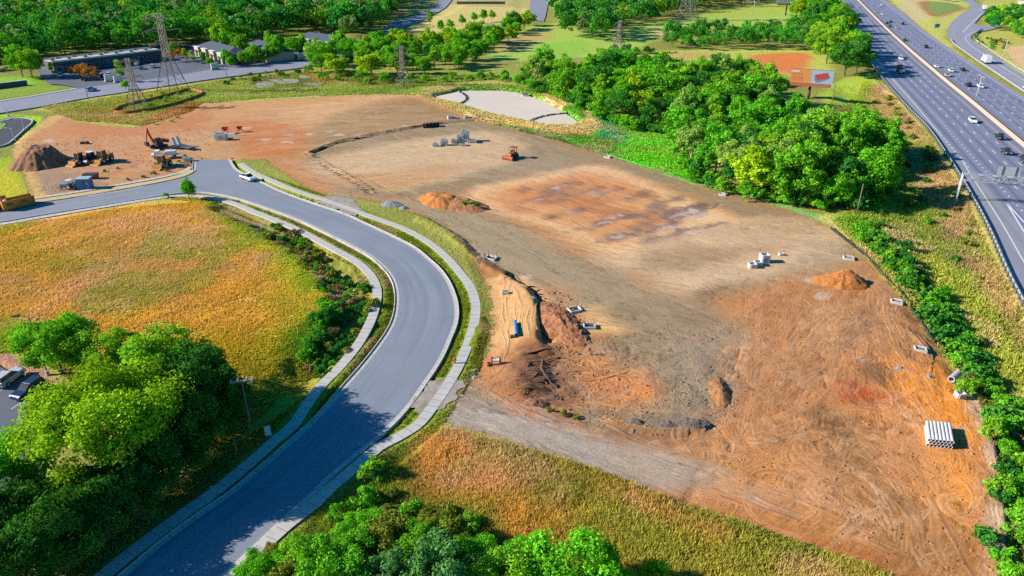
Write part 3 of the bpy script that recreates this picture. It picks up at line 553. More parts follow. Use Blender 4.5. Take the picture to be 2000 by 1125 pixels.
# ------------------------------------------------------------------ asphalt and concrete
def flat(name, poly, z, mat):
    poly = np.asarray(poly); v = [(p[0], p[1], z) for p in poly]
    t = tessellate_polygon([[Vector(p) for p in v]])
    f = np.array(t); 
    a = poly[f[:, 0]]; bb = poly[f[:, 1]]; c = poly[f[:, 2]]
    cr = (bb - a)[:, 0] * (c - a)[:, 1] - (bb - a)[:, 1] * (c - a)[:, 0]; f[cr < 0] = f[cr < 0][:, ::-1]
    return npmesh(name, v, f, mat)
def ribbon(name, p, w, z, mat, parent=None, w2=None, zf=None):
    n = normals2(p); a = p + n * w * .5; b = p - n * (w if w2 is None else w2) * .5
    za = np.full(len(p), z) if zf is None else zf
    v = np.vstack([np.c_[a, za], np.c_[b, za]]); k = len(p); i = np.arange(k - 1)
    d = np.r_[0, np.cumsum(np.linalg.norm(np.diff(p, axis=0), axis=1))]
    return npmesh(name, v, np.stack([i, i + 1, i + 1 + k, i + k], 1)[:, ::-1], mat, parent, uv=np.vstack([np.c_[np.ones(k), d], np.c_[np.zeros(k), d]]))
def sweep(name, p, prof, mat, parent=None):               # prof: (offset across, height) points, closed
    n = normals2(p); k = len(p); m = len(prof); v = []
    for o, h in prof: v.append(np.c_[p + n * o, np.full(k, h)])
    v = np.vstack(v); i = np.arange(k - 1); f = []
    for a in range(m):
        b = (a + 1) % m; f.append(np.stack([i + a * k, i + 1 + a * k, i + 1 + b * k, i + b * k], 1))
    o = npmesh(name, v, np.vstack(f), mat, parent)
    bm = bmesh.new(); bm.from_mesh(o.data); bmesh.ops.recalc_face_normals(bm, faces=bm.faces); bm.to_mesh(o.data); bm.free(); return o
def asphalt(name, rgb, var=.1, streak=False, patch=None, wear=False):
    m, nt, b = newmat(name); co = objco(nt)
    f = mathn(nt, 'MULTIPLY', mrange(nt, noise(nt, .12, 5, .6, co), .25, .75, 1 - var, 1 + var), mrange(nt, noise(nt, 2.5, 4, .7, co), .2, .8, .93, 1.07))
    if streak:
        uvn = N(nt, 'ShaderNodeUVMap').outputs[0]; sx = N(nt, 'ShaderNodeSeparateXYZ'); nt.links.new(uvn, sx.inputs[0]); u = sx.outputs[0]
        w = mathn(nt, 'PINGPONG', mathn(nt, 'ADD', u, 3.65 * .5 - 3.0 + 3.65 * 20), 3.65 * .5)
        cmb = N(nt, 'ShaderNodeCombineXYZ'); nt.links.new(mathn(nt, 'MULTIPLY', u, .7), cmb.inputs[0]); nt.links.new(mathn(nt, 'MULTIPLY', sx.outputs[1], .012), cmb.inputs[1])
        st = noise(nt, 1.0, 3, .5, cmb.outputs[0])
        f = mathn(nt, 'MULTIPLY', f, mathn(nt, 'MULTIPLY', mrange(nt, w, 0, .9, .68, 1.0), mrange(nt, st, .3, .7, .84, 1.1)))
        ed = mrange(nt, mathn(nt, 'ABSOLUTE', u), 20.5, 21.2, 0, .55)
    if wear:
        uvn = N(nt, 'ShaderNodeUVMap').outputs[0]; mp = N(nt, 'ShaderNodeMapping'); mp.inputs['Scale'].default_value = (.55, .02, 1); nt.links.new(uvn, mp.inputs[0])
        f = mathn(nt, 'MULTIPLY', f, mrange(nt, noise(nt, 1.0, 5, .6, mp.outputs[0]), .3, .7, .83, 1.13)); f = mathn(nt, 'MULTIPLY', f, mrange(nt, noise(nt, 1.1, 3, .5, co), .70, .74, 1, .62))
    sc = N(nt, 'ShaderNodeVectorMath', operation='SCALE'); sc.inputs[0].default_value = tuple(rgb); nt.links.new(f, sc.inputs['Scale']); out = sc.outputs[0]
    if wear: out = mixc(nt, mrange(nt, noise(nt, .09, 6, .65, co), .55, .8, 0, .4), out, P(164,154,146))
    if streak: out = mixc(nt, ed, out, P(168, 164, 166))
    if patch:
        cr = N(nt, 'ShaderNodeTexVoronoi', feature='DISTANCE_TO_EDGE'); cr.inputs['Scale'].default_value = .09; nt.links.new(co, cr.inputs['Vector'])
        out = mixc(nt, mrange(nt, cr.outputs['Distance'], .004, .012, .35, 0), out, tuple(np.array(rgb) * .45))
    nt.links.new(out, b.inputs['Base Color']); b.inputs['Roughness'].default_value = .85
    bump(nt, b, noise(nt, 6, 3, .6, co), .25, .03); return m
def concrete(name, rgb, joint=1.5):
    m, nt, b = newmat(name); co = objco(nt); uvn = N(nt, 'ShaderNodeUVMap').outputs[0]; sx = N(nt, 'ShaderNodeSeparateXYZ'); nt.links.new(uvn, sx.inputs[0])
    f = mathn(nt, 'MULTIPLY', mrange(nt, noise(nt, .5, 5, .6, co), .25, .75, .88, 1.1), mrange(nt, noise(nt, 5, 4, .7, co), .2, .8, .93, 1.07))
    j = mathn(nt, 'PINGPONG', sx.outputs[1], joint * .5); f = mathn(nt, 'MULTIPLY', f, mrange(nt, j, .02, .07, .45, 1.0))
    sc = N(nt, 'ShaderNodeVectorMath', operation='SCALE'); sc.inputs[0].default_value = tuple(rgb); nt.links.new(f, sc.inputs['Scale'])
    nt.links.new(mixc(nt, mrange(nt, noise(nt, .35, 6, .65, co), .58, .75, 0, .25), sc.outputs[0], P(176,156,134)), b.inputs['Base Color']); b.inputs['Roughness'].default_value = .85; return m
M_ROAD = asphalt('road_asphalt', P(140,147,160), .09, wear=True); M_HWY = asphalt('highway_asphalt', P(136,140,164), .08, True)
M_LOT = asphalt('lot_asphalt', P(98,102,118), .16); M_DARK = asphalt('new_asphalt', P(66,66,78), .2); M_RAMP = asphalt('ramp_asphalt', P(156,156,172), .1); M_ART = asphalt('arterial_asphalt', P(146,148,166), .1)
M_CONC = concrete('pavement_concrete', P(206,200,192)); M_KERB = smat('kerb_concrete', P(196,188,176), .14, .8, .85, dirt=tuple(P(150,130,108)))
M_WHITE = smat('white_paint', P(236,236,236), .12, 2, .6); M_YEL = smat('yellow_paint', P(226,178,110), .12, 2, .6); M_SHOULD = smat('straw_matting', P(214,186,128), .2, 1.5, .95)
_i = np.argmin(np.abs(sKR - np.array(G(500,350))).sum(1)); _j = np.argmin(np.abs(sKL - np.array(G(500,400))).sum(1)); _a, _b = strip(sKR[_i:], sKL[_j:], 220)
rows = []; uvs = []; _d = np.r_[0, np.cumsum(np.linalg.norm(np.diff((_a + _b) / 2, axis=0), axis=1))]
for t in np.linspace(0, 1, 7): rows.append(np.c_[_a * (1 - t) + _b * t, np.full(220, .0)]); uvs.append(np.c_[np.full(220, t * 11), _d])
_q = np.arange(219); struct(npmesh('road', np.vstack(rows), np.vstack([np.stack([_q + k * 220, _q + 1 + k * 220, _q + 1 + (k + 1) * 220, _q + (k + 1) * 220], 1)[:, ::-1] for k in range(6)]), M_ROAD, uv=np.vstack(uvs)))
struct(flat('road', np.vstack([sKR[:_i + 1][::-1], sKT, sKL[:_j + 1]])[::-1], 0.0, M_ROAD))
struct(npmesh('arterial_road', np.vstack([np.c_[ARTa, np.zeros(len(ARTa))], np.c_[ARTb, np.zeros(len(ARTb))]]), [(i, i + 1, i + 1 + len(ARTa), i + len(ARTa)) for i in range(len(ARTa) - 1)], M_ART))
us = np.linspace(0, 1, 9); rows = []; uvs = []
for k in range(len(HT)):
    for a in us: u = hl[k] * (1 - a) + hr[k] * a; rows.append((*hpt(HT[k], u), 0.0)); uvs.append((u, HT[k]))
m9 = len(us); ii = np.arange((len(HT) - 1) * m9).reshape(-1, m9)[:, :-1].ravel()
struct(npmesh('highway', rows, np.stack([ii, ii + 1, ii + 1 + m9, ii + m9], 1), M_HWY, uv=uvs))
struct(flat('ramp_road', RMPW, .004, M_RAMP)); struct(flat('parking_lot', smooth(GG(LOT), 3, True), -.03, M_LOT)); struct(flat('parking_lot', smooth(GG(LOTSW), 3, True), 0, M_LOT))
struct(flat('access_road', smooth(GG(NWL), 4, True), 0, M_DARK)); struct(flat('side_road', GG(ROAD3), 0, M_ART))
KP = [(0,-.5),(0,.13),(-.06,.16),(-.2,.16),(-.22,-.5)]
GUT = [(.0,.004),(.62,.004)]
def kerb(line, side):
    p = resample(line, .8)
    struct(sweep('kerb', p, [(o * side, h) for o, h in KP], M_KERB))
    struct(ribbon('gutter', p + normals2(p) * side * .33, .62, .006, M_CONC))
kerb(sKR, -1 if True else 1); kerb(sKL, 1); kerb(sKT, 1)
def line_pts(px, step=1.0): return resample(smooth(GG(px), 6), step)
SWR = [(470,320),(484,330),(500,340),(525,351),(575,372),(650,397),(725,424),(787,447),(837,474),(875,506),(898,533),(918,560),(929,595),(926,632),(913,675),(895,717),(870,760),(847,793),(817,830),(776,856),(745,872),(718,893),(676,929),(644,956),(614,985),(556,1031),(496,1087),(448,1132),(310,1265)]
SWL = [(-160,463),(0,439),(100,422),(225,401),(315,387),(355,383),(392,384),(425,389),(462,400),(500,416),(575,446),(650,486),(695,511),(718,531),(732,552),(737,578),(730,612),(715,647),(695,680),(662,720),(630,752),(603,787),(572,832),(529,868),(500,895),(419,962),(361,1003),(289,1056),(206,1122),(40,1265)]
SWT = [(372,327),(362,334),(345,340),(300,350),(225,363),(150,376),(62,389)]
for l in (SWR, SWL, SWT): 
    p = line_pts(l); s_ = box_of(p, 3); PAVED[s_] |= seg_dist(p[::3], X[s_], Y[s_], False) < 1.15
for l in (SWR, SWL): 
    p = line_pts(l); struct(ribbon('pavement', p, 1.6, .17, M_CONC)); struct(sweep('pavement_edge', p, [(.8,.165),(.8,-.3),(-.8,-.3),(-.8,.165)], M_KERB))
p = line_pts(SWT); struct(ribbon('pavement', p, 1.5, .17, M_CONC)); q = line_pts([(x + 1, y + 6) for x, y in SWT]); struct(ribbon('straw_strip', q, 2.6, .15, M_SHOULD))
for nm, px, w, mt in (('kerb', ART_T, .5, M_KERB), ('kerb', ART_B, .5, M_KERB), ('kerb', NWL, .5, M_KERB)):
    p = resample(smooth(GG(px), 6, px is NWL), 2); struct(sweep(nm, p, [(w/2,-.4),(w/2,.15),(-w/2,.15),(-w/2,-.4)], M_KERB))
p = line_pts([(-200,231),(0,200.5),(75,189),(160,174)], 2); struct(ribbon('pavement', p + normals2(p) * 3.2, 2.2, .14, M_CONC))
struct(flat('concrete_apron', GG([(-120,226),(0,227),(22,229),(36,230),(22,233),(0,239),(-120,246)]), .012, M_CONC)); struct(flat('island_grass', smooth(GG([(-80,242),(0,241),(9,242),(12,244),(4,251),(0,254),(-80,268)]), 3, True), .12, smat('lawn', P(122,170,34), .3, .6, .95)))
for q in GRAV: struct(flat('gravel_crossing', (lambda p: p + np.stack([fb(p[:, 0], p[:, 1], 1.1, 61, 2) - .5, fb(p[:, 0], p[:, 1], 1.1, 67, 2) - .5], 1) * 2.2)(resample(np.vstack([GG(q), GG(q[:1])]), .45)[:-1]), .135, smat('crossing_gravel', P(176,164,150), .3, 1.2, .95, bmp=.6, dirt=tuple(P(140,112,88)))))
# markings
def dashes(u, t0, t1, L, gap, w=.2, mat=M_WHITE):
    v = []; f = []; t = t0
    while t < t1:
        for a in (t, t + L):
            c = hpt(a, u(a) if callable(u) else u); n = hpt(a, (u(a) if callable(u) else u) + 1) - c; v += [(*(c + n * w), .02), (*(c - n * w), .02)]
        k = len(v) - 4; f.append((k, k + 1, k + 3, k + 2)); t += L + gap
    return npmesh('lane_marking', v, f, mat)
T0, T1 = HT[0], HT[-1]; tB = lambda px: station(np.array(G(*px)))[0]
for k in (1, 2, 3): struct(dashes(3.0 + 3.65 * k, T0, T1, 3.2, 8.8, .16))
for k in (1, 2, 3, 4): struct(dashes(-2.2 - 3.65 * k, T0, T1, 3.2, 8.8, .16))
struct(dashes(17.6, tB((1740,120)), T1, 1.0, 2.6, .18)); tq = tB((1850,268)); struct(dashes(lambda t: 21.2 + max(0, (t - tq)) * .0, tq, tq + 36, 1.0, 2.8, .16))
uu = lambda arr: (lambda t: float(np.interp(t, HT, arr)))
struct(dashes(uu(np.maximum(hlw, 21.2)), T0, T1, 4, 0, .14)); struct(dashes(3.0, T0, T1, 4, 0, .15, M_YEL)); struct(dashes(-2.2, T0, T1, 4, 0, .12, M_YEL)); struct(dashes(-20.45, T0, T1, 4, 0, .14))
for a in ([(1962,391),(1980,412),(2000,434),(2060,500)], [(1962,391),(1980,420),(2000,452),(2050,530)]): struct(ribbon('lane_marking', line_pts(a, 2), .4, .02, M_WHITE))
struct(ribbon('lane_marking', line_pts([(1901,17),(1889,33),(1868,46),(1863,62),(1865,73),(1876,86),(1890,96),(1920,117),(1960,140),(2000,166)], 2), .35, .02, M_YEL))
struct(ribbon('lane_marking', line_pts([(1920,24),(1905,38),(1880,63)], 2), .5, .02, M_WHITE)); struct(ribbon('lane_marking', line_pts([(1925,57),(1900,63),(1886,72),(1888,80),(1900,92),(1925,108),(1960,132),(2000,157)], 2), .35, .02, M_WHITE))
for a in ([(-100,434),(0,419),(100,403),(200,388),(275,376)], ): struct(ribbon('lane_marking', line_pts(a, 2), .22, .012, M_YEL))
p = resample((ARTa + ARTb) / 2, 2); 
for o in (-1.6, 1.6): struct(ribbon('lane_marking', (p + normals2(p) * o)[:260], .25, .012, M_YEL))
# ponds
def water(name, rgb, rough):
    m, nt, b = newmat(name); co = objco(nt); f = mrange(nt, noise(nt, .05, 4, .6, co), .3, .7, .94, 1.06)
    sc = N(nt, 'ShaderNodeVectorMath', operation='SCALE'); sc.inputs[0].default_value = tuple(rgb); nt.links.new(f, sc.inputs['Scale']); nt.links.new(sc.outputs[0], b.inputs['Base Color'])
    b.inputs['Roughness'].default_value = rough; bump(nt, b, noise(nt, 1.5, 3, .5, co), .04, .05); return m
M_MUD = water('muddy_water', P(236,218,198), .6); M_WET = water('shallow_water', P(186,176,160), .45)
POND = smooth(GG([(848,190),(880,181),(912,176),(990,177),(1027,185),(1064,197),(1098,217),(1128,238),(1092,244),(1040,237),(998,228),(950,217),(900,202)]), 4, True)
struct(flat('pond_water', POND, -.28, M_MUD))
for a in ([(500,165),(515,160),(535,163),(530,171),(505,173)], [(524,157),(545,157),(560,164),(548,165)], [(553,156),(582,157),(580,163),(560,164)], [(590,164),(618,162),(632,165),(620,169),(600,168)], [(585,149),(600,149),(606,153),(590,155)]):
    struct(flat('wetland_pool', smooth(GG(a), 4, True), .32, M_WET))

# tyre tracks: a pressed groove between two low rims, each lying on the soil
def tracks_mesh():
    V, Fc, C, n0 = [], [], [], 0; g = np.random.default_rng(5)
    for q, w, dark in TRACKS:
        L = np.linalg.norm(np.diff(q, axis=0), axis=1).sum()
        if L < 2: continue
        p = resample(q, .8); p = p + normals2(p) * ((fb(p[:, 0], p[:, 1], 3.0, 77, 2) - .5) * .7)[:, None]; n = normals2(p); k = len(p); i = np.clip(np.searchsorted(xs, p[:, 0]), 1, NX - 1); j = np.clip(np.searchsorted(ys, p[:, 1]), 1, NY - 1)
        if (SD[j, i] < 1.2).any(): continue
        z = hz_v(p[:, 0], p[:, 1]); ww = min(max(w, .16), .4) * (1 + .5 * (fb(p[:, 0], p[:, 1], 2.0, 83, 2) - .5)); end = np.minimum(1, np.minimum(np.arange(k), np.arange(k)[::-1]) / 3.0); base = CD[j, i]
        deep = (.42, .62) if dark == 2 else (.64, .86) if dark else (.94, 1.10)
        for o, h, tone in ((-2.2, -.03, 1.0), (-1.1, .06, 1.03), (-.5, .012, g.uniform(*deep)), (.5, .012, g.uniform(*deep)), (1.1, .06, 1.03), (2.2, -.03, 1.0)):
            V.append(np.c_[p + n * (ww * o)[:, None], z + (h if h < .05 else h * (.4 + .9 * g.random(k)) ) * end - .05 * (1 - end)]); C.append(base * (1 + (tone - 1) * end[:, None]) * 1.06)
        a = np.arange(k - 1)
        for r in range(5): Fc.append(np.stack([n0 + r * k + a, n0 + r * k + a + 1, n0 + (r + 1) * k + a + 1, n0 + (r + 1) * k + a], 1)[:, ::-1])
        n0 += 6 * k
    V = np.vstack(V); C = np.vstack(C); o = npmesh('tyre_tracks', V, np.vstack(Fc), M_TRK, None, (('hue', 'FLOAT_COLOR', np.c_[np.clip(C, .004, .9), np.ones(len(C))]),), True); return tag(o, 'tyre tracks pressed into the bare soil of the site', 'tracks', None, 'stuff')
def hz_v(x, y):
    i = np.clip(np.searchsorted(xs, x) - 1, 0, NX - 2); j = np.clip(np.searchsorted(ys, y) - 1, 0, NY - 2); a = (x - xs[i]) / (xs[i + 1] - xs[i]); b = (y - ys[j]) / (ys[j + 1] - ys[j])
    return (H[j, i] * (1 - a) + H[j, i + 1] * a) * (1 - b) + (H[j + 1, i] * (1 - a) + H[j + 1, i + 1] * a) * b
def hue_soil(name, sc=2.5):
    m, nt, b = newmat(name); co = objco(nt); v = N(nt, 'ShaderNodeVectorMath', operation='SCALE'); nt.links.new(N(nt, 'ShaderNodeAttribute', attribute_name='hue').outputs['Color'], v.inputs[0]); n = noise(nt, sc, 6, .75, co); nt.links.new(mrange(nt, n, .25, .75, .72, 1.25), v.inputs['Scale']); nt.links.new(v.outputs[0], b.inputs['Base Color']); b.inputs['Roughness'].default_value = .95; bump(nt, b, n, .6, .12); return m
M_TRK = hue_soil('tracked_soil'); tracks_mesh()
def clods(zone, n, sr, seed, sdm=1.0):
    poly = GG(zone); lo, hi = poly.min(0), poly.max(0); g = np.random.default_rng(seed); c = lo + g.random((n * 4, 2)) * (hi - lo); c = c[inside(poly, c[:, 0], c[:, 1])]; c = c[fb(c[:, 0], c[:, 1], 6, 91, 3) > .47][:n]
    i = np.clip(np.searchsorted(xs, c[:, 0]), 1, NX - 1); j = np.clip(np.searchsorted(ys, c[:, 1]), 1, NY - 1); ok = SD[j, i] > sdm; c, i, j = c[ok], i[ok], j[ok]; n = len(c); z = hz_v(c[:, 0], c[:, 1]); r = sr[0] + (sr[1] - sr[0]) * g.random(n) ** 3
    d = np.array([(1,0,0),(0,1,0),(-1,0,0),(0,-1,0),(0,0,1)], float)[None] * r[:, None, None] * g.uniform(.6, 1.3, (n, 5, 1)); d[:, 4, 2] *= .8; a = g.uniform(0, 6.28, n); ca, sa = np.cos(a)[:, None], np.sin(a)[:, None]
    v = np.stack([c[:, 0:1] + d[..., 0] * ca - d[..., 1] * sa, c[:, 1:2] + d[..., 0] * sa + d[..., 1] * ca, z[:, None] + d[..., 2] - .03], -1).reshape(-1, 3); f = (np.arange(n)[:, None, None] * 5 + np.array([(0,1,4),(1,2,4),(2,3,4),(3,0,4)])[None]).reshape(-1, 3)
    return v, f, np.repeat(CD[j, i] * g.uniform(.75, 1.15, (n, 1)), 5, 0)
vv, ff, cc, k0 = [], [], [], 0
for zone, n, sr, sd_ in (([(1050,680),(1240,650),(1440,640),(1440,870),(1080,840),(1000,800)], 3200, (.06, .34), 1), ([(1060,565),(1110,575),(1145,650),(1130,700),(1080,690)], 900, (.1, .45), 2), ([(1380,620),(1760,590),(1940,860),(1960,1120),(1700,1100),(1440,1010),(1320,950)], 5200, (.05, .3), 3), ([(900,690),(1010,690),(1030,790),(900,780)], 700, (.05, .25), 4), ([(40,280),(400,250),(420,330),(80,390)], 1500, (.08, .45), 5), ([(560,310),(700,360),(900,480),(1000,550),(950,540),(700,395)], 1500, (.08, .35), 6), ([(740,400),(1400,600),(1400,650),(1100,620),(900,480)], 1600, (.05, .22), 7)):
    v, f, c = clods(zone, n, sr, sd_); vv.append(v); ff.append(f + k0); cc.append(c); k0 += len(v)
cc = np.vstack(cc); tag(npmesh('soil_clods', np.vstack(vv), np.vstack(ff), M_TRK, None, (('hue', 'FLOAT_COLOR', np.c_[np.clip(cc, .004, .9), np.ones(len(cc))]),)), 'loose clods and stones lying on the churned soil', 'clods', None, 'stuff')
# ------------------------------------------------------------------ vegetation
def leafmat(name, rgb, trans=.25, hv=.5, yel=None, tc=(1.2, 1.15, .5)):
    m = bpy.data.materials.new(name); m.use_nodes = True; nt = m.node_tree; nt.nodes.clear()
    out = N(nt, 'ShaderNodeOutputMaterial'); at = N(nt, 'ShaderNodeAttribute', attribute_name='tone'); oi = N(nt, 'ShaderNodeObjectInfo')
    c = mixc(nt, mrange(nt, oi.outputs['Random'], 0, 1, 0, hv), tuple(rgb), tuple(yel if yel is not None else np.array(rgb) * (1.5, 1.25, .9)))
    sc = N(nt, 'ShaderNodeVectorMath', operation='SCALE'); nt.links.new(c, sc.inputs[0]); nt.links.new(at.outputs['Fac'], sc.inputs['Scale'])
    d = N(nt, 'ShaderNodeBsdfDiffuse'); t = N(nt, 'ShaderNodeBsdfTranslucent'); mx = N(nt, 'ShaderNodeMixShader'); mx.inputs[0].default_value = trans
    nt.links.new(sc.outputs[0], d.inputs[0]); nt.links.new(mixc(nt, 1, sc.outputs[0], tc, 'MULTIPLY'), t.inputs[0])
    nt.links.new(d.outputs[0], mx.inputs[1]); nt.links.new(t.outputs[0], mx.inputs[2]); nt.links.new(mx.outputs[0], out.inputs[0]); return m
ML = {'green': leafmat('green_leaves', P(112,204,52), .32, .8, P(162,214,58)), 'dark': leafmat('dark_green_leaves', P(66,152,60), .28, .8, P(104,172,58)), 'lime': leafmat('yellow_green_leaves', P(164,212,44), .3, .5),
      'pale': leafmat('pale_grey_green_leaves', P(162,208,104), .32, .6), 'vivid': leafmat('vivid_green_leaves', P(116,206,52), .34, .6), 'olive': leafmat('olive_scrub', P(138,162,56), .25, 1, P(160,160,72)),
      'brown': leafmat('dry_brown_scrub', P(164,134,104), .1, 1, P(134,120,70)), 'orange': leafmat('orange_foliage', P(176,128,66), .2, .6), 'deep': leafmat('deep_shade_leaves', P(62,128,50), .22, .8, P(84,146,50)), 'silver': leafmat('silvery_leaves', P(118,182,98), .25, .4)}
M_BARK = smat('bark', P(112,92,72), .3, 3, .95); M_PBARK = smat('pale_bark', P(190,180,150), .2, 3, .9)
def crown_geo(seed, Rr, Hh, ncl, nleaf, leaf, base=.22, shape='round', crc=.34, tight=1.0):
    g = np.random.default_rng(seed); cz = Hh * (base + 1) / 2; rz = Hh * (1 - base) / 2
    d = g.normal(size=(ncl * 3, 3)); d /= np.linalg.norm(d, axis=1)[:, None]; d = d[(d[:, 2] > -.55)][:ncl]
    rad = g.uniform(.45, .88, len(d)); sx = np.ones(len(d))
    z = d[:, 2] * rad
    if shape == 'cone': sx = np.clip(1.05 - (z + 1) * .42, .15, 1)
    if shape == 'tall': sx = np.clip(1 - np.abs(z - .0) ** 2 * .5, .3, 1)
    if shape == 'vase': sx = np.clip(.65 + (z + .6) * .45, .4, 1.2)
    c = np.stack([d[:, 0] * rad * Rr * sx, d[:, 1] * rad * Rr * sx, cz + z * rz], 1) + g.normal(size=(len(d), 3)) * Rr * .06
    rc = Rr * crc * g.uniform(.65, 1.3, len(c)); tone = g.uniform(.72, 1.22, len(c))
    k = g.integers(0, len(c), nleaf); e = g.normal(size=(nleaf, 3)); e /= np.linalg.norm(e, axis=1)[:, None]
    e[:, 2] += .25; e[:, :2] += (c[k, :2] / Rr) * .5; e /= np.linalg.norm(e, axis=1)[:, None]
    pos = c[k] + e * (rc[k] * g.uniform(.45, 1.08, nleaf) ** tight)[:, None] * np.array([1, 1, .85])
    nrm = e * .9 + g.normal(size=(nleaf, 3)) * .55; nrm /= np.linalg.norm(nrm, axis=1)[:, None]
    a = np.cross(nrm, g.normal(size=(nleaf, 3))); a /= np.linalg.norm(a, axis=1)[:, None] + 1e-9; b = np.cross(nrm, a)
    s = leaf * g.uniform(.55, 1.3, nleaf)[:, None]
    v = np.stack([pos - a * s * .5, pos - b * s * .32, pos + a * s * .5, pos + b * s * .32 + nrm * s * .1], 1).reshape(-1, 3)
    t = np.repeat(tone[k] * g.uniform(.75, 1.25, nleaf), 4)
    v[:, 2] = np.maximum(v[:, 2], .05)
    return v, np.arange(nleaf * 4).reshape(-1, 4), t, c
def tubes(segs, n=6):                         # tapered limbs: (p0, p1, r0, r1)
    v = []; f = []
    for p0, p1, r0, r1 in segs:
        p0, p1 = np.array(p0, float), np.array(p1, float); d = p1 - p0; d /= np.linalg.norm(d) + 1e-9
        a = np.cross(d, (0, 0, 1) if abs(d[2]) < .9 else (1, 0, 0)); a /= np.linalg.norm(a); b = np.cross(d, a); k = len(v)
        for p, r in ((p0, r0), (p1, r1)):
            for i in range(n): t = 2 * math.pi * i / n; v.append(p + a * r * math.cos(t) + b * r * math.sin(t))
        for i in range(n): j = (i + 1) % n; f.append((k + i, k + j, k + n + j, k + n + i))
    return np.array(v), np.array(f)
def trunk_geo(seed, Rr, Hh, c, base, thick):
    g = np.random.default_rng(seed + 99); top = np.array([0, 0, Hh * .72]); fork = np.array([g.normal() * .1, g.normal() * .1, Hh * max(base * .9, .12)])
    segs = [((0, 0, -.3), fork, thick, thick * .75), (fork, top, thick * .75, thick * .2)]
    for q in c[g.permutation(len(c))[:7]]: t = g.uniform(0, .6); s_ = fork + (top - fork) * t; segs.append((s_, s_ + (q - s_) * .85, thick * .4, thick * .1))
    return tubes(segs)
PROTO = {}
SPECS = {  # kind: (R, H, clumps, leaves, leaf size, base, shape, clump radius, foliage)
 'broad': (5.4, 12, 62, 6400, .58, .04, 'round', .25, 'green'), 'wide': (6.2, 12, 70, 7000, .58, .05, 'round', .25, 'green'), 'tall': (3.8, 15, 56, 5200, .58, .04, 'tall', .25, 'green'),
 'dark': (5.4, 12, 62, 6000, .58, .04, 'round', .25, 'dark'), 'darktall': (4, 14, 54, 5000, .58, .03, 'tall', .25, 'dark'), 'lime': (5, 11, 52, 5400, .58, .04, 'round', .25, 'lime'), 'pale': (4.4, 14, 56, 4400, .58, .16, 'tall', .25, 'pale'), 'vivid': (5, 11.5, 56, 5800, .58, .03, 'round', .25, 'vivid'),
 'street': (2.6, 6, 16, 1100, .6, .2, 'cone', .4, 'green'), 'young': (2.1, 5.4, 30, 3600, .34, .02, 'cone', .36, 'vivid'), 'autumn': (3.2, 5.5, 16, 1000, .6, .25, 'round', .4, 'orange'), 'column': (1.8, 9.5, 18, 1100, .6, .06, 'tall', .45, 'lime'),
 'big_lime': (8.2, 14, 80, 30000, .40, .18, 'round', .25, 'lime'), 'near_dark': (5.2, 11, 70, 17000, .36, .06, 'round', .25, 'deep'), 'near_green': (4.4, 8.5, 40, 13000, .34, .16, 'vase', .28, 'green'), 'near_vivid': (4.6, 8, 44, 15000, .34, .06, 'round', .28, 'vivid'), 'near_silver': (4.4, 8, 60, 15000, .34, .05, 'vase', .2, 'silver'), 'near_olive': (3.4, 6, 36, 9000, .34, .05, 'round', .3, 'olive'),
 'bush': (1.9, 2.6, 20, 1000, .36, .02, 'round', .28, 'green'), 'scrub': (1.6, 1.7, 10, 600, .42, .02, 'round', .45, 'olive'), 'drybush': (1.5, 1.6, 10, 600, .38, .02, 'round', .45, 'brown'), 'darkbush': (1.8, 2.2, 12, 800, .42, .02, 'round', .42, 'dark'), 'vividbush': (2.0, 2.8, 22, 1200, .34, .02, 'round', .28, 'vivid'), 'sapling': (1.8, 4.2, 16, 1600, .3, .15, 'cone', .35, 'lime')}
def proto(kind, v):
    key = (kind, v)
    if key not in PROTO:
        Rr, Hh, nc_, nl, lf, base, shp, crc, fol = SPECS[kind]; sd_ = sum(map(ord, kind)) * 7 + v * 13
        vv, ff, tt, cc = crown_geo(sd_, Rr, Hh, nc_, nl, lf, base, shp, crc)
        o = npmesh('crown', vv, ff, ML[fol], None, (('tone', 'FLOAT', tt),)); tv, tf = trunk_geo(sd_, Rr, Hh, cc, base, max(.09, Hh * (.022 if Hh > 4 else .02)))
        t = npmesh('trunk' if Hh > 3 else 'stem', tv, tf, M_PBARK if kind == 'pale' else M_BARK)
        PROTO[key] = (o.data, t.data, Hh); bpy.data.objects.remove(o); bpy.data.objects.remove(t)
    return PROTO[key]
def empty(name, loc, rz=0.0):
    e = bpy.data.objects.new(name, None); e.location = loc; e.rotation_euler = (0, 0, rz); e.empty_display_size = .3; COL.objects.link(e); return e
def put_tree(kind, x, y, h, label, group=None, name='tree', cat='tree', nv=3, rz=None, wide=1.0):
    cm, tm, Hh = proto(kind, random.randrange(nv)); s = h / Hh
    e = empty(name, (x, y, hz(x, y) - .05), random.uniform(0, 6.28) if rz is None else rz); e.scale = (s * wide * random.uniform(.88, 1.14), s * wide * random.uniform(.88, 1.14), s); tag(e, label, cat, group)
    for nm, me in (('crown', cm), ('trunk' if Hh > 3 else 'stem', tm)):
        o = bpy.data.objects.new(nm, me); COL.objects.link(o); o.parent = e
    return e
def poisson(px, sp, seed=1, n=None, jit=None):
    poly = GG(px); lo, hi = poly.min(0), poly.max(0); g = np.random.default_rng(seed); c = lo + g.random((int((hi - lo).prod() / sp ** 2 * 14) + 20, 2)) * (hi - lo)
    c = c[inside(poly, c[:, 0], c[:, 1])]; out = []; cell = {}
    for p in c:
        k = (int(p[0] // sp), int(p[1] // sp))
        if all((p[0] - q[0]) ** 2 + (p[1] - q[1]) ** 2 > sp * sp for a in (-1, 0, 1) for b in (-1, 0, 1) for q in cell.get((k[0] + a, k[1] + b), ())):
            cell.setdefault(k, []).append(p); out.append(p)
    return np.array(out)
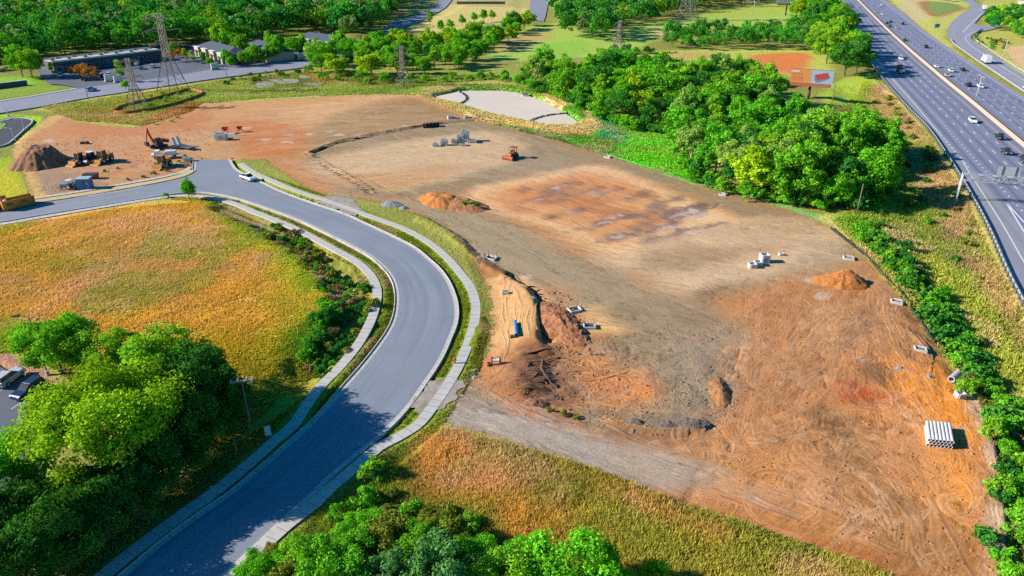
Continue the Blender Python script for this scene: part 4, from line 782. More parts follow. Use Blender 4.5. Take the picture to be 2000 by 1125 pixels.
def wood(px, sp, kinds, hr, label, group, seed):
    for i, p in enumerate(poisson(px, sp, seed)):
        k = random.choice(kinds); put_tree(k, p[0], p[1], random.uniform(*hr), label[k if k in label else ''], group, wide=random.uniform(1.0, 1.35))
LB = lambda s: {'': 'green leafy tree ' + s, 'pale': 'pale green tree ' + s, 'lime': 'yellow-green tree ' + s, 'dark': 'dark green tree ' + s, 'darktall': 'tall narrow dark green tree ' + s, 'tall': 'tall narrow green tree ' + s, 'vivid': 'bright green rounded tree ' + s, 'wide': 'broad spreading green tree ' + s}
WOOD_E = [(1005,160),(1060,176),(1125,202),(1175,222),(1230,246),(1300,258),(1330,275),(1344,320),(1376,354),(1432,372),(1500,389),(1575,403),(1640,410),(1690,397),(1730,362),(1748,322),(1728,288),(1665,284),(1622,278),(1562,264),(1500,230),(1490,180),(1500,165),(1460,158),(1300,156),(1150,152),(1060,152)]
wood(WOOD_E, 7.0, ['broad','broad','wide','vivid','dark','darktall','tall','vivid','pale','lime','tall'], (7.5, 14.5), LB('in the dense wood between the site and the highway'), 'trees of the wood beside the highway', 3)
for x, y, h, k in ((1420,360,12,'pale'),(1455,372,13.5,'pale'),(1490,375,12.5,'pale'),(1525,360,12,'pale'),(1445,335,13,'pale'),(1560,395,8,'vivid'),(1600,402,8.5,'vivid'),(1630,405,9,'vivid'),(1655,398,8,'broad'),(1690,385,7,'broad')):
    p = G(x, y); put_tree(k, p[0], p[1], h, {'pale': 'pale tall tree with bare white trunk showing at the near edge of the wood', 'vivid': 'bright green low tree at the near corner of the wood above the site edge', 'broad': 'small green tree at the near corner of the wood by the utility pole'}[k], 'trees on the near edge of the highway wood')
wood([(600,136),(640,146),(720,152),(760,152),(840,145),(905,142),(935,118),(980,100),(1008,72),(1034,50),(1000,60),(960,80),(900,84),(830,100),(770,98),(740,96),(690,110),(640,120)], 10.2, ['broad','vivid','wide','dark','lime','tall'], (8, 13), LB('in the grove between the side road and the pond'), 'trees of the grove behind the pond', 5)
wood([(1598,122),(1640,152),(1668,154),(1690,122),(1680,97),(1648,56),(1628,30),(1612,6),(1540,12),(1560,40),(1600,60)], 13.5, ['broad','dark','vivid','lime','darktall'], (12, 17), LB('beside the highway guardrail behind the billboard'), 'trees beside the highway guardrail', 7)
# distant woods, one mass each
def mass(name, px, sp, kinds, hr, label, seed, nleaf=900, leaf=1.0):
    pts = poisson(px, sp, seed); g = np.random.default_rng(seed); geo = {}
    for ki, k in enumerate(kinds):
        for v in range(3): Rr, Hh = SPECS[k][0], SPECS[k][1]; geo[(k, v)] = crown_geo(31 * ki + v, Rr, Hh, 24, nleaf, leaf, .06, SPECS[k][6], .32) + (Hh,)
    V, T, C = [], [], []
    for p in pts:
        k = kinds[g.integers(len(kinds))]; v, f, t, c, Hh = geo[(k, g.integers(3))]; s = g.uniform(*hr) / Hh; a = g.uniform(0, 6.28)
        r = np.array([[math.cos(a), -math.sin(a), 0], [math.sin(a), math.cos(a), 0], [0, 0, 1]]); V.append(v @ r.T * s + (p[0], p[1], 0)); T.append(t * g.uniform(.65, 1.2))
        base = {'dark': P(66,160,66), 'darktall': P(62,150,74), 'lime': P(156,214,54), 'pale': P(160,196,120), 'vivid': P(96,204,52)}.get(k, P(98,184,60)); C.append(np.tile(base, (len(v), 1)))
    V = np.vstack(V); o = npmesh(name, V, np.arange(len(V)).reshape(-1, 4), M_MASS, None, (('tone', 'FLOAT', np.hstack(T)), ('hue', 'FLOAT_COLOR', np.c_[np.vstack(C), np.ones(len(V))]))); return tag(o, label, 'wood', None, 'stuff')
M_MASS = leafmat('distant_leaves', (.1, .2, .04)); _nt = M_MASS.node_tree
_h = N(_nt, 'ShaderNodeAttribute', attribute_name='hue')
for l in list(_nt.links):
    if l.to_node.type == 'VECT_MATH' and l.to_socket == l.to_node.inputs[0]: _nt.links.new(_h.outputs['Color'], l.to_socket)
KM = ['broad','dark','dark','darktall','lime','pale','pale','broad','wide']
mass('distant_wood', [(-260,150),(0,133),(70,124),(180,110),(330,95),(380,90),(465,95),(560,74),(590,66),(640,66),(690,82),(740,60),(775,25),(800,0),(815,-25),(600,-32),(0,-32),(-300,-20)], 8.8, KM, (14, 21), 'deep green wood climbing behind the flat roofed commercial building', 11)
mass('distant_wood', [(1110,78),(1165,82),(1200,72),(1218,52),(1262,47),(1322,27),(1400,14),(1480,6),(1530,-8),(1560,-30),(1500,-60),(1090,-60),(1075,18),(1095,48)], 10, KM, (13, 18), 'dark wood on the skyline behind the lattice pylons', 12)
mass('distant_wood', [(880,-8),(1000,-8),(1030,-20),(1040,-75),(820,-75)], 14, KM, (11, 15), 'thin wood at the top of the picture past the fenced field', 13)
mass('distant_wood', [(1900,-30),(2200,-10),(2300,60),(2500,-60),(1900,-90)], 16, KM, (10, 15), 'trees at the upper right corner past the trucks', 14)
mass('distant_wood', [(-1500,-20),(820,-36),(820,-110),(-1500,-110)], 22, KM, (15, 20), 'farthest wood at the upper left', 15, 200, 3)
mass('distant_wood', [(1000,-62),(1700,-62),(2100,-92),(2600,-92),(2600,-112),(1000,-112)], 26, KM, (15, 20), 'farthest wood beyond the highway', 16, 200, 3)
mass('hilltop_wood', [(1305,97),(1400,99),(1500,99),(1590,101),(1620,85),(1600,62),(1480,72),(1380,74),(1310,80)], 8.5, ['broad','dark','vivid','wide','tall'], (8, 13), 'strip of dense trees on the grassy hill above the billboard field', 17, 1500, .8)
mass('roadside_wood', [(1922,58),(1962,62),(2012,92),(2060,84),(2050,24),(1960,32),(1930,40)], 7.5, ['broad','vivid','lime','dark'], (7, 11), 'clump of trees beyond the curved slip road at the right edge', 18, 1500, .8)
# single trees
def T1_(kind, px, py, h, label, group=None, name='tree', cat='tree', **k): p = G(px, py); return put_tree(kind, p[0], p[1], h, label, group, name, cat, **k)
T1_('big_lime', 226, 938, 15, 'largest tree, broad yellow-green crown beside the lower left car park', nv=1, wide=1.12)
T1_('near_green', 122, 730, 9.2, 'spreading green tree by the lamp post above the parked cars', wide=1.1); T1_('near_green', 212, 742, 7.8, 'lower spreading green tree touching the big yellow-green tree', wide=1.15)
T1_('near_vivid', -2, 1010, 9.5, 'bright green tree cut by the left edge below the car park')
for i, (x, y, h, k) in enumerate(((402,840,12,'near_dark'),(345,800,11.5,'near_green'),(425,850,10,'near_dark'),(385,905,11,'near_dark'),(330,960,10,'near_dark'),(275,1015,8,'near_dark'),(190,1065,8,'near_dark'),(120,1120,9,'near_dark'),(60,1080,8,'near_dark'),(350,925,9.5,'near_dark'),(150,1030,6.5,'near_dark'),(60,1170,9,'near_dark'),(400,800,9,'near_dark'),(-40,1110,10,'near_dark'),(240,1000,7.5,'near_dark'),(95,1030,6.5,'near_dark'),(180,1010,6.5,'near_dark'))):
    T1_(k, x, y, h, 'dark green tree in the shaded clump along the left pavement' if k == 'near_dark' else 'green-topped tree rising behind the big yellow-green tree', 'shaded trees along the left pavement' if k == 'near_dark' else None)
T1_('young', 372, 391, 5.6, 'single young bright green tree by the road junction', nv=1); T1_('bush', 325, 387, 1.3, 'small loose bush beside the young tree at the junction', None, 'bush', 'bush')
T1_('near_silver', 850, 1195, 8, 'silvery green tree at the bottom centre of the picture', nv=1); T1_('near_vivid', 1108, 1185, 8.2, 'bright green tree at the bottom with a shadow over dry grass', nv=2); T1_('near_green', 650, 1185, 7.6, 'green tree at the bottom nearest the right pavement'); T1_('near_green', 985, 1200, 6.5, 'darker green tree between the silvery and the bright green tree')
for x, y, h, k in ((600,1120,4.6,'near_green'),(690,1110,5.2,'near_green'),(720,1060,4.0,'near_vivid'),(820,1110,5.0,'near_green'),(930,1120,4.6,'near_vivid'),(1030,1150,5.4,'near_green'),(1190,1190,5.0,'near_vivid'),(520,1150,4.4,'near_vivid')): T1_(k, x, y, h, 'young leafy green tree in the thicket at the bottom edge', 'young trees of the bottom thicket')
T1_('sapling', 1274, 1160, 4.6, 'pale leafy sapling at the bottom edge in tree shadow'); T1_('near_olive', 760, 1085, 4.8, 'olive green scrubby tree above the silvery tree'); T1_('near_olive', 880, 1085, 4.4, 'olive scrubby tree beside the dry tall grass'); T1_('near_olive', 560, 1190, 4.6, 'olive scrubby tree by the pavement at the bottom edge'); T1_('near_silver', 745, 1200, 6.8, 'smaller silvery green tree at the bottom left of the larger one', nv=1)
for i, (x, y, h) in enumerate(((840,50,11),(862,65,8),(879,61,7.5),(903,51,7.5),(926,47,8),(945,44,9),(961,42,8))): T1_('street' if i else 'tall', x, y, h, 'rounded dark tree in the row across the tan field' if i else 'tall tree at the left end of the tan field beside the road', 'row of trees across the tan field' if i else None)
for x, y, h, k, l in ((45,150,13,'broad','round green tree at the left end of the flat roofed building'),(64,152,12.5,'broad','second round green tree nearer the flat roofed building'),(148,150,4.5,'autumn','small yellowish tree at the car park entrance'),(166,152,6,'autumn','largest orange tree in the commercial car park'),(180,156,5,'autumn','orange tree beside the parked dark vans'),(238,160,9.5,'column','narrow bright green tree on the car park verge'),(106,152,5.5,'column','narrow green shrub tree at the building corner'),(350,120,6,'autumn','yellow-green tree between the two roofs'),(365,122,5.5,'column','narrow tree at the entrance of the gabled building'),(378,124,5,'column','second narrow tree near the gabled building entrance'),(428,100,9,'tall','tall tree left of the group behind the first gabled roof'),(442,104,8,'tall','tall tree behind the first gabled roof'),(460,108,9,'tall','tall tree between two gabled roofs'),(475,113,6,'street','round tree right of the first gabled building'),(444,128,4.2,'street','small round tree on the verge before the first gabled building'),(474,130,3.8,'street','small round tree beside the sign wall'),(498,124,5,'street','round tree before the middle gabled building'),(536,119,6,'broad','round tree left of the white sign wall'),(552,117,4.5,'street','smaller tree beside the round tree'),(574,112,5.5,'broad','round tree by the third building entrance'),(590,106,5.5,'street','tree in front of the third gabled building'),(664,103,6,'street','tree at the right corner of the third gabled building'),(246,175,3,'street','small bush tree at the pylon side of the road')):
    T1_(k, x, y, h * (1.1 if k == 'autumn' else 2.0 if x > 400 and h < 7 else 1.45 if x > 100 and h < 9 else 1.1), l)
for i, (x, y, h) in enumerate(((398,124,6),(412,129,5),(452,131,6),(486,127,7),(510,124,8),(526,121,7),(608,117,7),(620,112,8),(545,100,9),(528,96,10),(560,99,8),(454,98,11),(470,94,12),(340,113,8))): T1_(('street','broad','vivid')[i % 3], x, y, h, 'leafy tree planted round the gabled office buildings', 'trees round the gabled office buildings')
# shrubs
def row(px, w, n, kinds, hr, label, group, seed, name='shrub', cat='shrub'):
    l = smooth(GG(px), 6); l = resample(l, .5); nn = normals2(l); g = np.random.default_rng(seed)
    for i in range(n):
        t = min(len(l) - 1, int((i + g.random()) / n * len(l))); q = l[t] + nn[t] * g.normal() * w; k = kinds[g.integers(len(kinds))]
        put_tree(k, q[0], q[1], g.uniform(*hr), label, group, name, cat)
row([(1680,440),(1740,505),(1800,560),(1838,610),(1880,670),(1922,735),(1955,800),(1982,880),(1994,980),(2006,1060),(2016,1150)], 1.4, 116, ['bush','vividbush','bush','darkbush'], (1.3, 3.2), 'bright green shrub in the line along the ditch east of the site', 'shrubs along the east ditch', 31)
row([(1705,440),(1765,500),(1836,580),(1904,680),(1966,790),(2030,930)], 1.6, 26, ['drybush','darkbush','scrub'], (1.0, 2.0), 'dull brownish shrub on the highway side of the ditch', 'dull shrubs along the east ditch', 32)
row([(520,440),(600,490),(655,540),(685,590),(675,640),(640,690),(605,730)], 1.5, 84, ['darkbush','drybush','scrub','vividbush','darkbush'], (.6, 1.7), 'dark shrub in the ditch beside the left pavement', 'shrubs in the left ditch', 33)
row([(650,600),(635,640),(610,680),(590,700)], 1.2, 14, ['vividbush','darkbush'], (1.2, 2.2), 'green shrub on the meadow side of the left ditch', 'green shrubs at the meadow corner', 34)
def scat(px, sp, kinds, hr, label, group, seed, nm='shrub'):
    for p in poisson(px, sp, seed): put_tree(random.choice(kinds), p[0], p[1], random.uniform(*hr), label, group, nm, nm)
scat([(1690,195),(1740,190),(1810,275),(1870,370),(1940,520),(1930,540),(1850,520),(1740,450),(1700,400),(1735,330),(1715,270)], 6.2, ['scrub','scrub','bush','drybush','darkbush'], (.8, 2.2), 'low scrubby bush on the bank below the highway', 'scrub on the highway bank', 35)
scat([(500,1110),(620,1030),(700,960),(740,930),(800,985),(900,1010),(960,1060),(1000,1100),(900,1160),(560,1180)], 2.7, ['bush','vividbush','scrub','bush','near_olive'], (1.2, 2.8), 'green shrub in the thicket at the bottom beside the right pavement', 'shrubs of the bottom thicket', 36)
scat([(600,142),(700,156),(780,160),(960,150),(1060,158),(1000,164),(840,160),(740,166),(620,156)], 7, ['bush','vividbush','bush'], (2, 4), 'rounded green bush along the foot of the grove', 'bushes at the foot of the grove', 37, 'bush')
scat([(500,146),(600,138),(560,152),(500,160),(420,168),(440,158)], 6, ['scrub','bush','darkbush'], (1, 2), 'low bush round the small wetland pools', 'bushes round the wetland pools', 38, 'bush')
scat([(300,184),(390,180),(380,190),(290,208),(250,212)], 5, ['bush','vividbush'], (.8, 1.6), 'low green bush inside the orange fence round the pylons', 'bushes at the pylon feet', 39, 'bush')
scat([(1155,103),(1215,98),(1270,100),(1260,112),(1180,112)], 7, ['bush','darkbush'], (2, 4), 'bush on the hill round the middle pylon', 'bushes on the hill', 40, 'bush')
scat([(1900,70),(1960,80),(1965,96),(1935,98),(1905,82)], 5, ['bush','darkbush','scrub'], (1, 2), 'clipped low bush inside the slip road curve', 'bushes inside the slip road curve', 41, 'bush')
scat([(270,240),(370,228),(360,236),(270,248)], 5, ['bush'], (.6, 1.1), 'weedy green clump at the edge of the upper soil', 'weeds at the upper soil edge', 42)
row([(1005,164),(1060,180),(1125,206),(1175,226),(1230,250),(1300,262),(1332,280),(1346,322),(1378,358),(1432,376),(1500,392),(1575,406),(1640,412),(1695,398),(1715,365),(1728,330)], 1.6, 90, ['bush','vividbush','bush','darkbush'], (1.8, 4.2), 'green understory bush along the foot of the wood beside the highway', 'understory bushes of the highway wood', 43, 'bush', 'bush')
# grasses: too many to count
M_GR = leafmat('grass_blades', (.1, .1, .1), .35, tc=(1, 1, .95)); _nt = M_GR.node_tree; _h = N(_nt, 'ShaderNodeAttribute', attribute_name='hue')
for l in list(_nt.links):
    if l.to_node.type == 'VECT_MATH' and l.to_socket == l.to_node.inputs[0]: _nt.links.new(_h.outputs['Color'], l.to_socket)
def grass(name, px, n, hr, wd, label, seed, nb=3, gain=1.75, tilt=.5):
    poly = GG(px); lo, hi = poly.min(0), poly.max(0); g = np.random.default_rng(seed); P_ = np.empty((0, 2))
    while len(P_) < n:
        c = lo + g.random((n, 2)) * (hi - lo); c = c[inside(poly, c[:, 0], c[:, 1])]; dens = .35 + .65 * sm(.3, .6, fb(c[:, 0], c[:, 1], 2.4, 33, 3)); c = c[g.random(len(c)) < dens]; P_ = np.vstack([P_, c])
    P_ = P_[:n]; i = np.clip(np.searchsorted(xs, P_[:, 0]), 1, NX - 1); j = np.clip(np.searchsorted(ys, P_[:, 1]), 1, NY - 1)
    ok = (SD[j, i] < .8) & (H[j, i] > -3); P_, i, j = P_[ok], i[ok], j[ok]; n = len(P_); z = hz_arr(P_[:, 0], P_[:, 1]); keep = ~(PAVED[j, i] | PAVED[j - 1, i - 1] | PAVED[j - 1, i] | PAVED[j, i - 1])
    P_, i, j, z = P_[keep], i[keep], j[keep], z[keep]; n = len(P_); col = CG[j, i]; patch = fb(P_[:, 0], P_[:, 1], 5, 41, 3); patch2 = fb(P_[:, 0], P_[:, 1], 14, 47, 3)
    col = col * (.84 + .36 * patch[:, None]); yg = sm(.48, .68, patch2)[:, None]; col = col * (1 - .55 * yg) + np.asarray(P(146,160,60)) * .55 * yg
    pk = sm(.56, .74, fb(P_[:, 0], P_[:, 1], 9, 52, 3))[:, None] * .4; col = col * (1 - pk) + np.asarray(P(214,172,140)) * pk
    hgt = g.uniform(*hr, n) * (.6 + .8 * patch); V = np.empty((n, nb, 3, 3)); b0 = np.c_[P_, z - .05]
    for k in range(nb):
        a = g.uniform(0, 6.28, n); o = g.normal(size=(n, 2)) * wd * .6; w = wd * g.uniform(.5, 1.2, n); ln = g.normal(size=(n, 2)) * (hgt * tilt)[:, None]
        c = b0.copy(); c[:, :2] += o; d = np.stack([np.cos(a) * w, np.sin(a) * w, 0 * w], 1)
        V[:, k, 0] = c - d; V[:, k, 1] = c + d; V[:, k, 2] = c + np.c_[ln, hgt * g.uniform(.7, 1.2, n)]
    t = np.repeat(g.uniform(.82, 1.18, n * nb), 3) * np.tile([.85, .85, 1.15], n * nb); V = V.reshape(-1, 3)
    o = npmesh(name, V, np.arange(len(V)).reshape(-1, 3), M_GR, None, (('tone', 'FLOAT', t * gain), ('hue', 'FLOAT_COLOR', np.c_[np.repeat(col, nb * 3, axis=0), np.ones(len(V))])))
    return tag(o, label, 'grass', None, 'stuff')
def hz_arr(x, y):
    i = np.clip(np.searchsorted(xs, x) - 1, 0, NX - 2); j = np.clip(np.searchsorted(ys, y) - 1, 0, NY - 2); a = (x - xs[i]) / (xs[i + 1] - xs[i]); b = (y - ys[j]) / (ys[j + 1] - ys[j])
    return (H[j, i] * (1 - a) + H[j, i + 1] * a) * (1 - b) + (H[j + 1, i] * (1 - a) + H[j + 1, i + 1] * a) * b
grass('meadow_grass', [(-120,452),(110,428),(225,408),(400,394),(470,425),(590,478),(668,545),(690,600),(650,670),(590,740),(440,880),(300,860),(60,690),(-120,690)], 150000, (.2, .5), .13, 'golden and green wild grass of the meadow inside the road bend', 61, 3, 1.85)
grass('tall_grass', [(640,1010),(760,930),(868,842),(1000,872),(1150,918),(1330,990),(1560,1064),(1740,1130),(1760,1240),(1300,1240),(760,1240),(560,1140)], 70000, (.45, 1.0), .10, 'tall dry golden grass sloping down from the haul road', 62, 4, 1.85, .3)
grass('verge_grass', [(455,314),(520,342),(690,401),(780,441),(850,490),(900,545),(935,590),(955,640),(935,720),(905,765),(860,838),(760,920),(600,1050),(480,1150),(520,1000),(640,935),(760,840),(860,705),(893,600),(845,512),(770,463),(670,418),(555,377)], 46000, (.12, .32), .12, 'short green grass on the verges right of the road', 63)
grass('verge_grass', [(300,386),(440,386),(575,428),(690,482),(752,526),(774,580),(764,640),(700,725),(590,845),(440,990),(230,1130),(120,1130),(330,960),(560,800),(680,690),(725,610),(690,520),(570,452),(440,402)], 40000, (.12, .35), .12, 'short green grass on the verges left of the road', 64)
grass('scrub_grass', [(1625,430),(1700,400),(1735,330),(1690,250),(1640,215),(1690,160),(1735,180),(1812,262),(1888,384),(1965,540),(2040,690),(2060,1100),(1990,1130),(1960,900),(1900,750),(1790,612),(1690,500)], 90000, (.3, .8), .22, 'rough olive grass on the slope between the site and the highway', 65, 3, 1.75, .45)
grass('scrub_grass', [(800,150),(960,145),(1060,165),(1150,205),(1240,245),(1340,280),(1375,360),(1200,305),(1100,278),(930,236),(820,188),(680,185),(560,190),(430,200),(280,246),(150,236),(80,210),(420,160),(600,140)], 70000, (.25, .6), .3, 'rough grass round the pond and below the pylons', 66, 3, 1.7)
grass('weeds', [(880,398),(905,392),(930,402),(935,412),(905,414)], 1200, (.3, .6), .2, 'weeds', 67) if False else None

# ------------------------------------------------------------------ built things
class MB:
    def __init__(s): s.v = []; s.f = []
    def poly(s, pts, faces, M=None):
        k = len(s.v)
        for p in pts: q = Vector(p); s.v.append(tuple(M @ q if M else q))
        s.f += [tuple(k + i for i in f) for f in faces]; return s
    def box(s, c, d, rz=0.0, top=(1, 1), rx=0.0, ry=0.0):
        x, y, z = d[0] / 2, d[1] / 2, d[2] / 2; tx, ty = top
        pts = [(-x,-y,-z),(x,-y,-z),(x,y,-z),(-x,y,-z),(-x*tx,-y*ty,z),(x*tx,-y*ty,z),(x*tx,y*ty,z),(-x*tx,y*ty,z)]
        M = Matrix.Translation(c) @ Matrix.Rotation(rz, 4, 'Z') @ Matrix.Rotation(ry, 4, 'Y') @ Matrix.Rotation(rx, 4, 'X')
        return s.poly(pts, [(0,3,2,1),(4,5,6,7),(0,1,5,4),(1,2,6,5),(2,3,7,6),(3,0,4,7)], M)
    def bar(s, p0, p1, w, w2=None):
        p0, p1 = Vector(p0), Vector(p1); d = (p1 - p0).normalized(); a = d.cross(Vector((0,0,1)) if abs(d.z) < .95 else Vector((1,0,0))).normalized(); b = d.cross(a); w2 = w if w2 is None else w2; k = []
        for p, ww in ((p0, w), (p1, w2)): k += [p + (a + b) * ww / 2, p + (a - b) * ww / 2, p - (a + b) * ww / 2, p - (a - b) * ww / 2]
        return s.poly(k, [(0,1,2,3),(7,6,5,4),(0,4,5,1),(1,5,6,2),(2,6,7,3),(3,7,4,0)])
    def cyl(s, p0, p1, r0, r1=None, n=12, cap=True):
        r1 = r0 if r1 is None else r1; p0, p1 = Vector(p0), Vector(p1); d = (p1 - p0).normalized(); a = d.cross(Vector((0,0,1)) if abs(d.z) < .95 else Vector((1,0,0))).normalized(); b = d.cross(a)
        pts = [p + (a * math.cos(6.28318 * i / n) + b * math.sin(6.28318 * i / n)) * r for p, r in ((p0, r0), (p1, r1)) for i in range(n)]
        f = [(i, (i + 1) % n, n + (i + 1) % n, n + i) for i in range(n)]
        if cap: f += [tuple(range(n))[::-1], tuple(range(n, 2 * n))]
        return s.poly(pts, f)
    def tube(s, p0, p1, ro, ri, n=16):
        p0, p1 = Vector(p0), Vector(p1); d = (p1 - p0).normalized(); a = d.cross(Vector((0,0,1)) if abs(d.z) < .95 else Vector((1,0,0))).normalized(); b = d.cross(a)
        pts = [p + (a * math.cos(6.28318 * i / n) + b * math.sin(6.28318 * i / n)) * r for p, r in ((p0, ro), (p1, ro), (p0, ri), (p1, ri)) for i in range(n)]; f = []
        for i in range(n): j = (i + 1) % n; f += [(i, j, n + j, n + i), (2*n + j, 2*n + i, 3*n + i, 3*n + j), (j, i, 2*n + i, 2*n + j), (n + i, n + j, 3*n + j, 3*n + i)]
        return s.poly(pts, f)
    def prof(s, pts, y0, y1, axis='y', inset=0.0):        # side outline (x,z) pushed across y
        n = len(pts); zs = [p[1] for p in pts]; zm = max(zs)
        q = [(p[0], y0 + inset * (p[1] / zm), p[1]) for p in pts] + [(p[0], y1 - inset * (p[1] / zm), p[1]) for p in pts]
        return s.poly(q, [tuple(range(n)), tuple(range(n, 2 * n))[::-1]] + [(i, n + i, n + (i + 1) % n, (i + 1) % n) for i in range(n)])
    def build(s, name, mat, parent=None, bev=0.0, sm_=False):
        me = bpy.data.meshes.new(name); me.from_pydata(s.v, [], s.f); bm = bmesh.new(); bm.from_mesh(me); bmesh.ops.recalc_face_normals(bm, faces=bm.faces)
        if bev: bmesh.ops.bevel(bm, geom=list(bm.edges), offset=bev, segments=1, affect='EDGES', clamp_overlap=True)
        bm.to_mesh(me); bm.free(); me.materials.append(mat)
        if sm_:
            for p in me.polygons: p.use_smooth = True
        o = bpy.data.objects.new(name, me); COL.objects.link(o)
        if parent: o.parent = parent
        return o
def copy_tree(o, parent=None):
    c = o.copy(); COL.objects.link(c)
    if parent: c.parent = parent
    for ch in [k for k in bpy.data.objects if k.parent == o]: copy_tree(ch, c)
    return c
def at(px, py, z=None): x, y = G(px, py); return (x, y, hz(x, y) if z is None else z)
def thing(name, px, py, label, cat, group=None, rz=0.0, z=None): return tag(empty(name, at(px, py, z), rz), label, cat, group)
def proj(x, y, z): dy = y; dz = z - CAMH; f = dy * CP - dz * SP; return 1000 + F * x / f, 562.5 - F * (dy * SP + dz * CP) / f
def height(px, py, ytop):
    x, y, z0 = at(px, py); lo, hi = 0, 80
    for _ in range(40):
        m = (lo + hi) / 2
        if proj(x, y, z0 + m)[1] > ytop: lo = m
        else: hi = m
    return lo
def heading(a, b): p, q = G(*a), G(*b); return math.atan2(q[1] - p[1], q[0] - p[0])
def paintm(name, rgb, rough=.4, metal=0.0): return smat(name, rgb, .06, 2, rough, metal)
M_BLK = smat('black_rubber', (.02, .02, .022), .2, 3, .8); M_GLASS = smat('dark_glass', (.025, .035, .045), .1, 1, .12); M_STEEL = smat('galvanised_steel', P(190,194,202), .12, 2, .5, .1); M_GREY = smat('grey_metal', P(120,120,124), .15, 2, .5, .3); M_DGREY = smat('dark_grey_metal', (.05, .05, .055), .15, 2, .5)
M_CPRE = smat('precast_concrete', P(226,226,222), .1, 2, .8, dirt=tuple(P(200,180,160))); M_MACH = smat('machine_yellow', P(216,150,58), .15, 1.5, .5, dirt=tuple(P(130,84,46))); M_ORNG = smat('machine_orange', P(196,96,40), .15, 1.5, .5, dirt=tuple(P(100,60,36))); M_WPL = smat('white_plastic', P(232,234,238), .06, 2, .5); M_LAMPW = smat('light_pole_metal', P(214,214,216), .08, 2, .4)
M_RED = smat('red_paint', P(190,44,40), .12, 2, .5); M_HEAD = smat('headlamp_glass', (.7, .7, .68), .05, 3, .2); M_TAIL = smat('tail_lamp', (.35, .02, .02), .05, 3, .3); M_WOOD = smat('weathered_timber', P(132,112,92), .25, 3, .9)
CARC = {k: smat(k + '_car_paint', c, .05, 1, .3) for k, c in {'white': (.72,.72,.72), 'black': (.012,.012,.015), 'silver': (.42,.43,.45), 'dark': (.035,.037,.045), 'blue': (.03,.07,.20), 'navy': (.016,.03,.09), 'red': (.42,.02,.05), 'beige': (.5,.46,.40), 'paleblue': (.22,.32,.5)}.items()}
def wheels(root, xs_, w, r, mat=M_BLK, wd=.24):
    for x in xs_:
        for sgn in (-1, 1):
            o = MB().cyl((x, sgn * (w - wd), r), (x, sgn * w, r), r, n=12).build('wheel', mat, root); MB().cyl((x, sgn * (w - .03), r), (x, sgn * (w + .015), r), r * .55, n=8).build('rim', M_STEEL, o)
def make_car(kind, col):
    root = empty('parked_car' if False else kind, (0, 0, 0)); cm = CARC[col]
    if kind == 'sedan': body = [(-2.3,.3),(-2.34,.62),(-2.25,.92),(-1.5,1.0),(.95,.97),(2.0,.84),(2.3,.66),(2.34,.3)]; cab = [(-1.95,.96),(-1.15,1.42),(.15,1.42),(1.1,.95)]; roof = (-.5, 1.2, 1.43)
    elif kind == 'suv': body = [(-2.3,.35),(-2.34,.8),(-2.28,1.08),(-1.6,1.1),(1.0,1.08),(2.05,1.0),(2.3,.8),(2.34,.35)]; cab = [(-2.2,1.06),(-1.95,1.66),(.2,1.66),(1.05,1.06)]; roof = (-.88, 1.9, 1.68)
    else: body = [(-2.7,.45),(-2.72,.95),(-.5,1.0),(-.4,1.08),(1.3,1.08),(2.4,1.02),(2.6,.8),(2.62,.45)]; cab = [(-.6,1.05),(-.4,1.72),(.75,1.72),(1.45,1.06)]; roof = (.17, 1.0, 1.74)
    w = .9 if kind == 'sedan' else .97
    MB().prof(body, -w, w, inset=.05).build('body', cm, root, .07)
    MB().prof(cab, -w * .86, w * .86, inset=.16).build('windows', M_GLASS, root)
    MB().box((roof[0], 0, roof[2]), (roof[1], w * 1.42, .07)).build('roof', cm, root, .03)
    if kind == 'pickup': MB().box((-1.65, 0, .985), (1.9, 1.6, .05)).build('bed_liner', M_DGREY, root)
    L = body[-1][0]
    for sgn in (-1, 1): MB().box((L - .06, sgn * w * .68, .7 if kind == 'sedan' else .85), (.12, .36, .16)).build('headlight', M_HEAD, root); MB().box((body[1][0] + .02, sgn * w * .74, .78 if kind == 'sedan' else .9), (.1, .3, .18)).build('tail_light', M_TAIL, root)
    wheels(root, (-1.4, 1.42) if kind != 'pickup' else (-1.6, 1.65), w, .34 if kind == 'sedan' else .38); return root
CARP = {}
def car(kind, col, px, py, rz, label, group=None):
    first = (kind, col) not in CARP
    if first: CARP[(kind, col)] = make_car(kind, col)
    o = CARP[(kind, col)] if first else copy_tree(CARP[(kind, col)])
    x, y = G(px, py); o.location = (x, y, .02); o.rotation_euler = (0, 0, rz); tag(o, label, 'car' if kind != 'pickup' else 'pickup truck', group)
    if group is None and 'group' in o: del o['group']
    return o
def hwy_rz(px, py, toward): 
    t, u = station(np.array(G(px, py))); d = hpt(t + 5, 0) - hpt(t - 5, 0); a = math.atan2(d[1], d[0]); return a if toward else a + math.pi
_hd = hpt(T1 - 50, 0) - hpt(T0 + 50, 0); DOWN = _hd[1] < 0       # stations run towards the camera
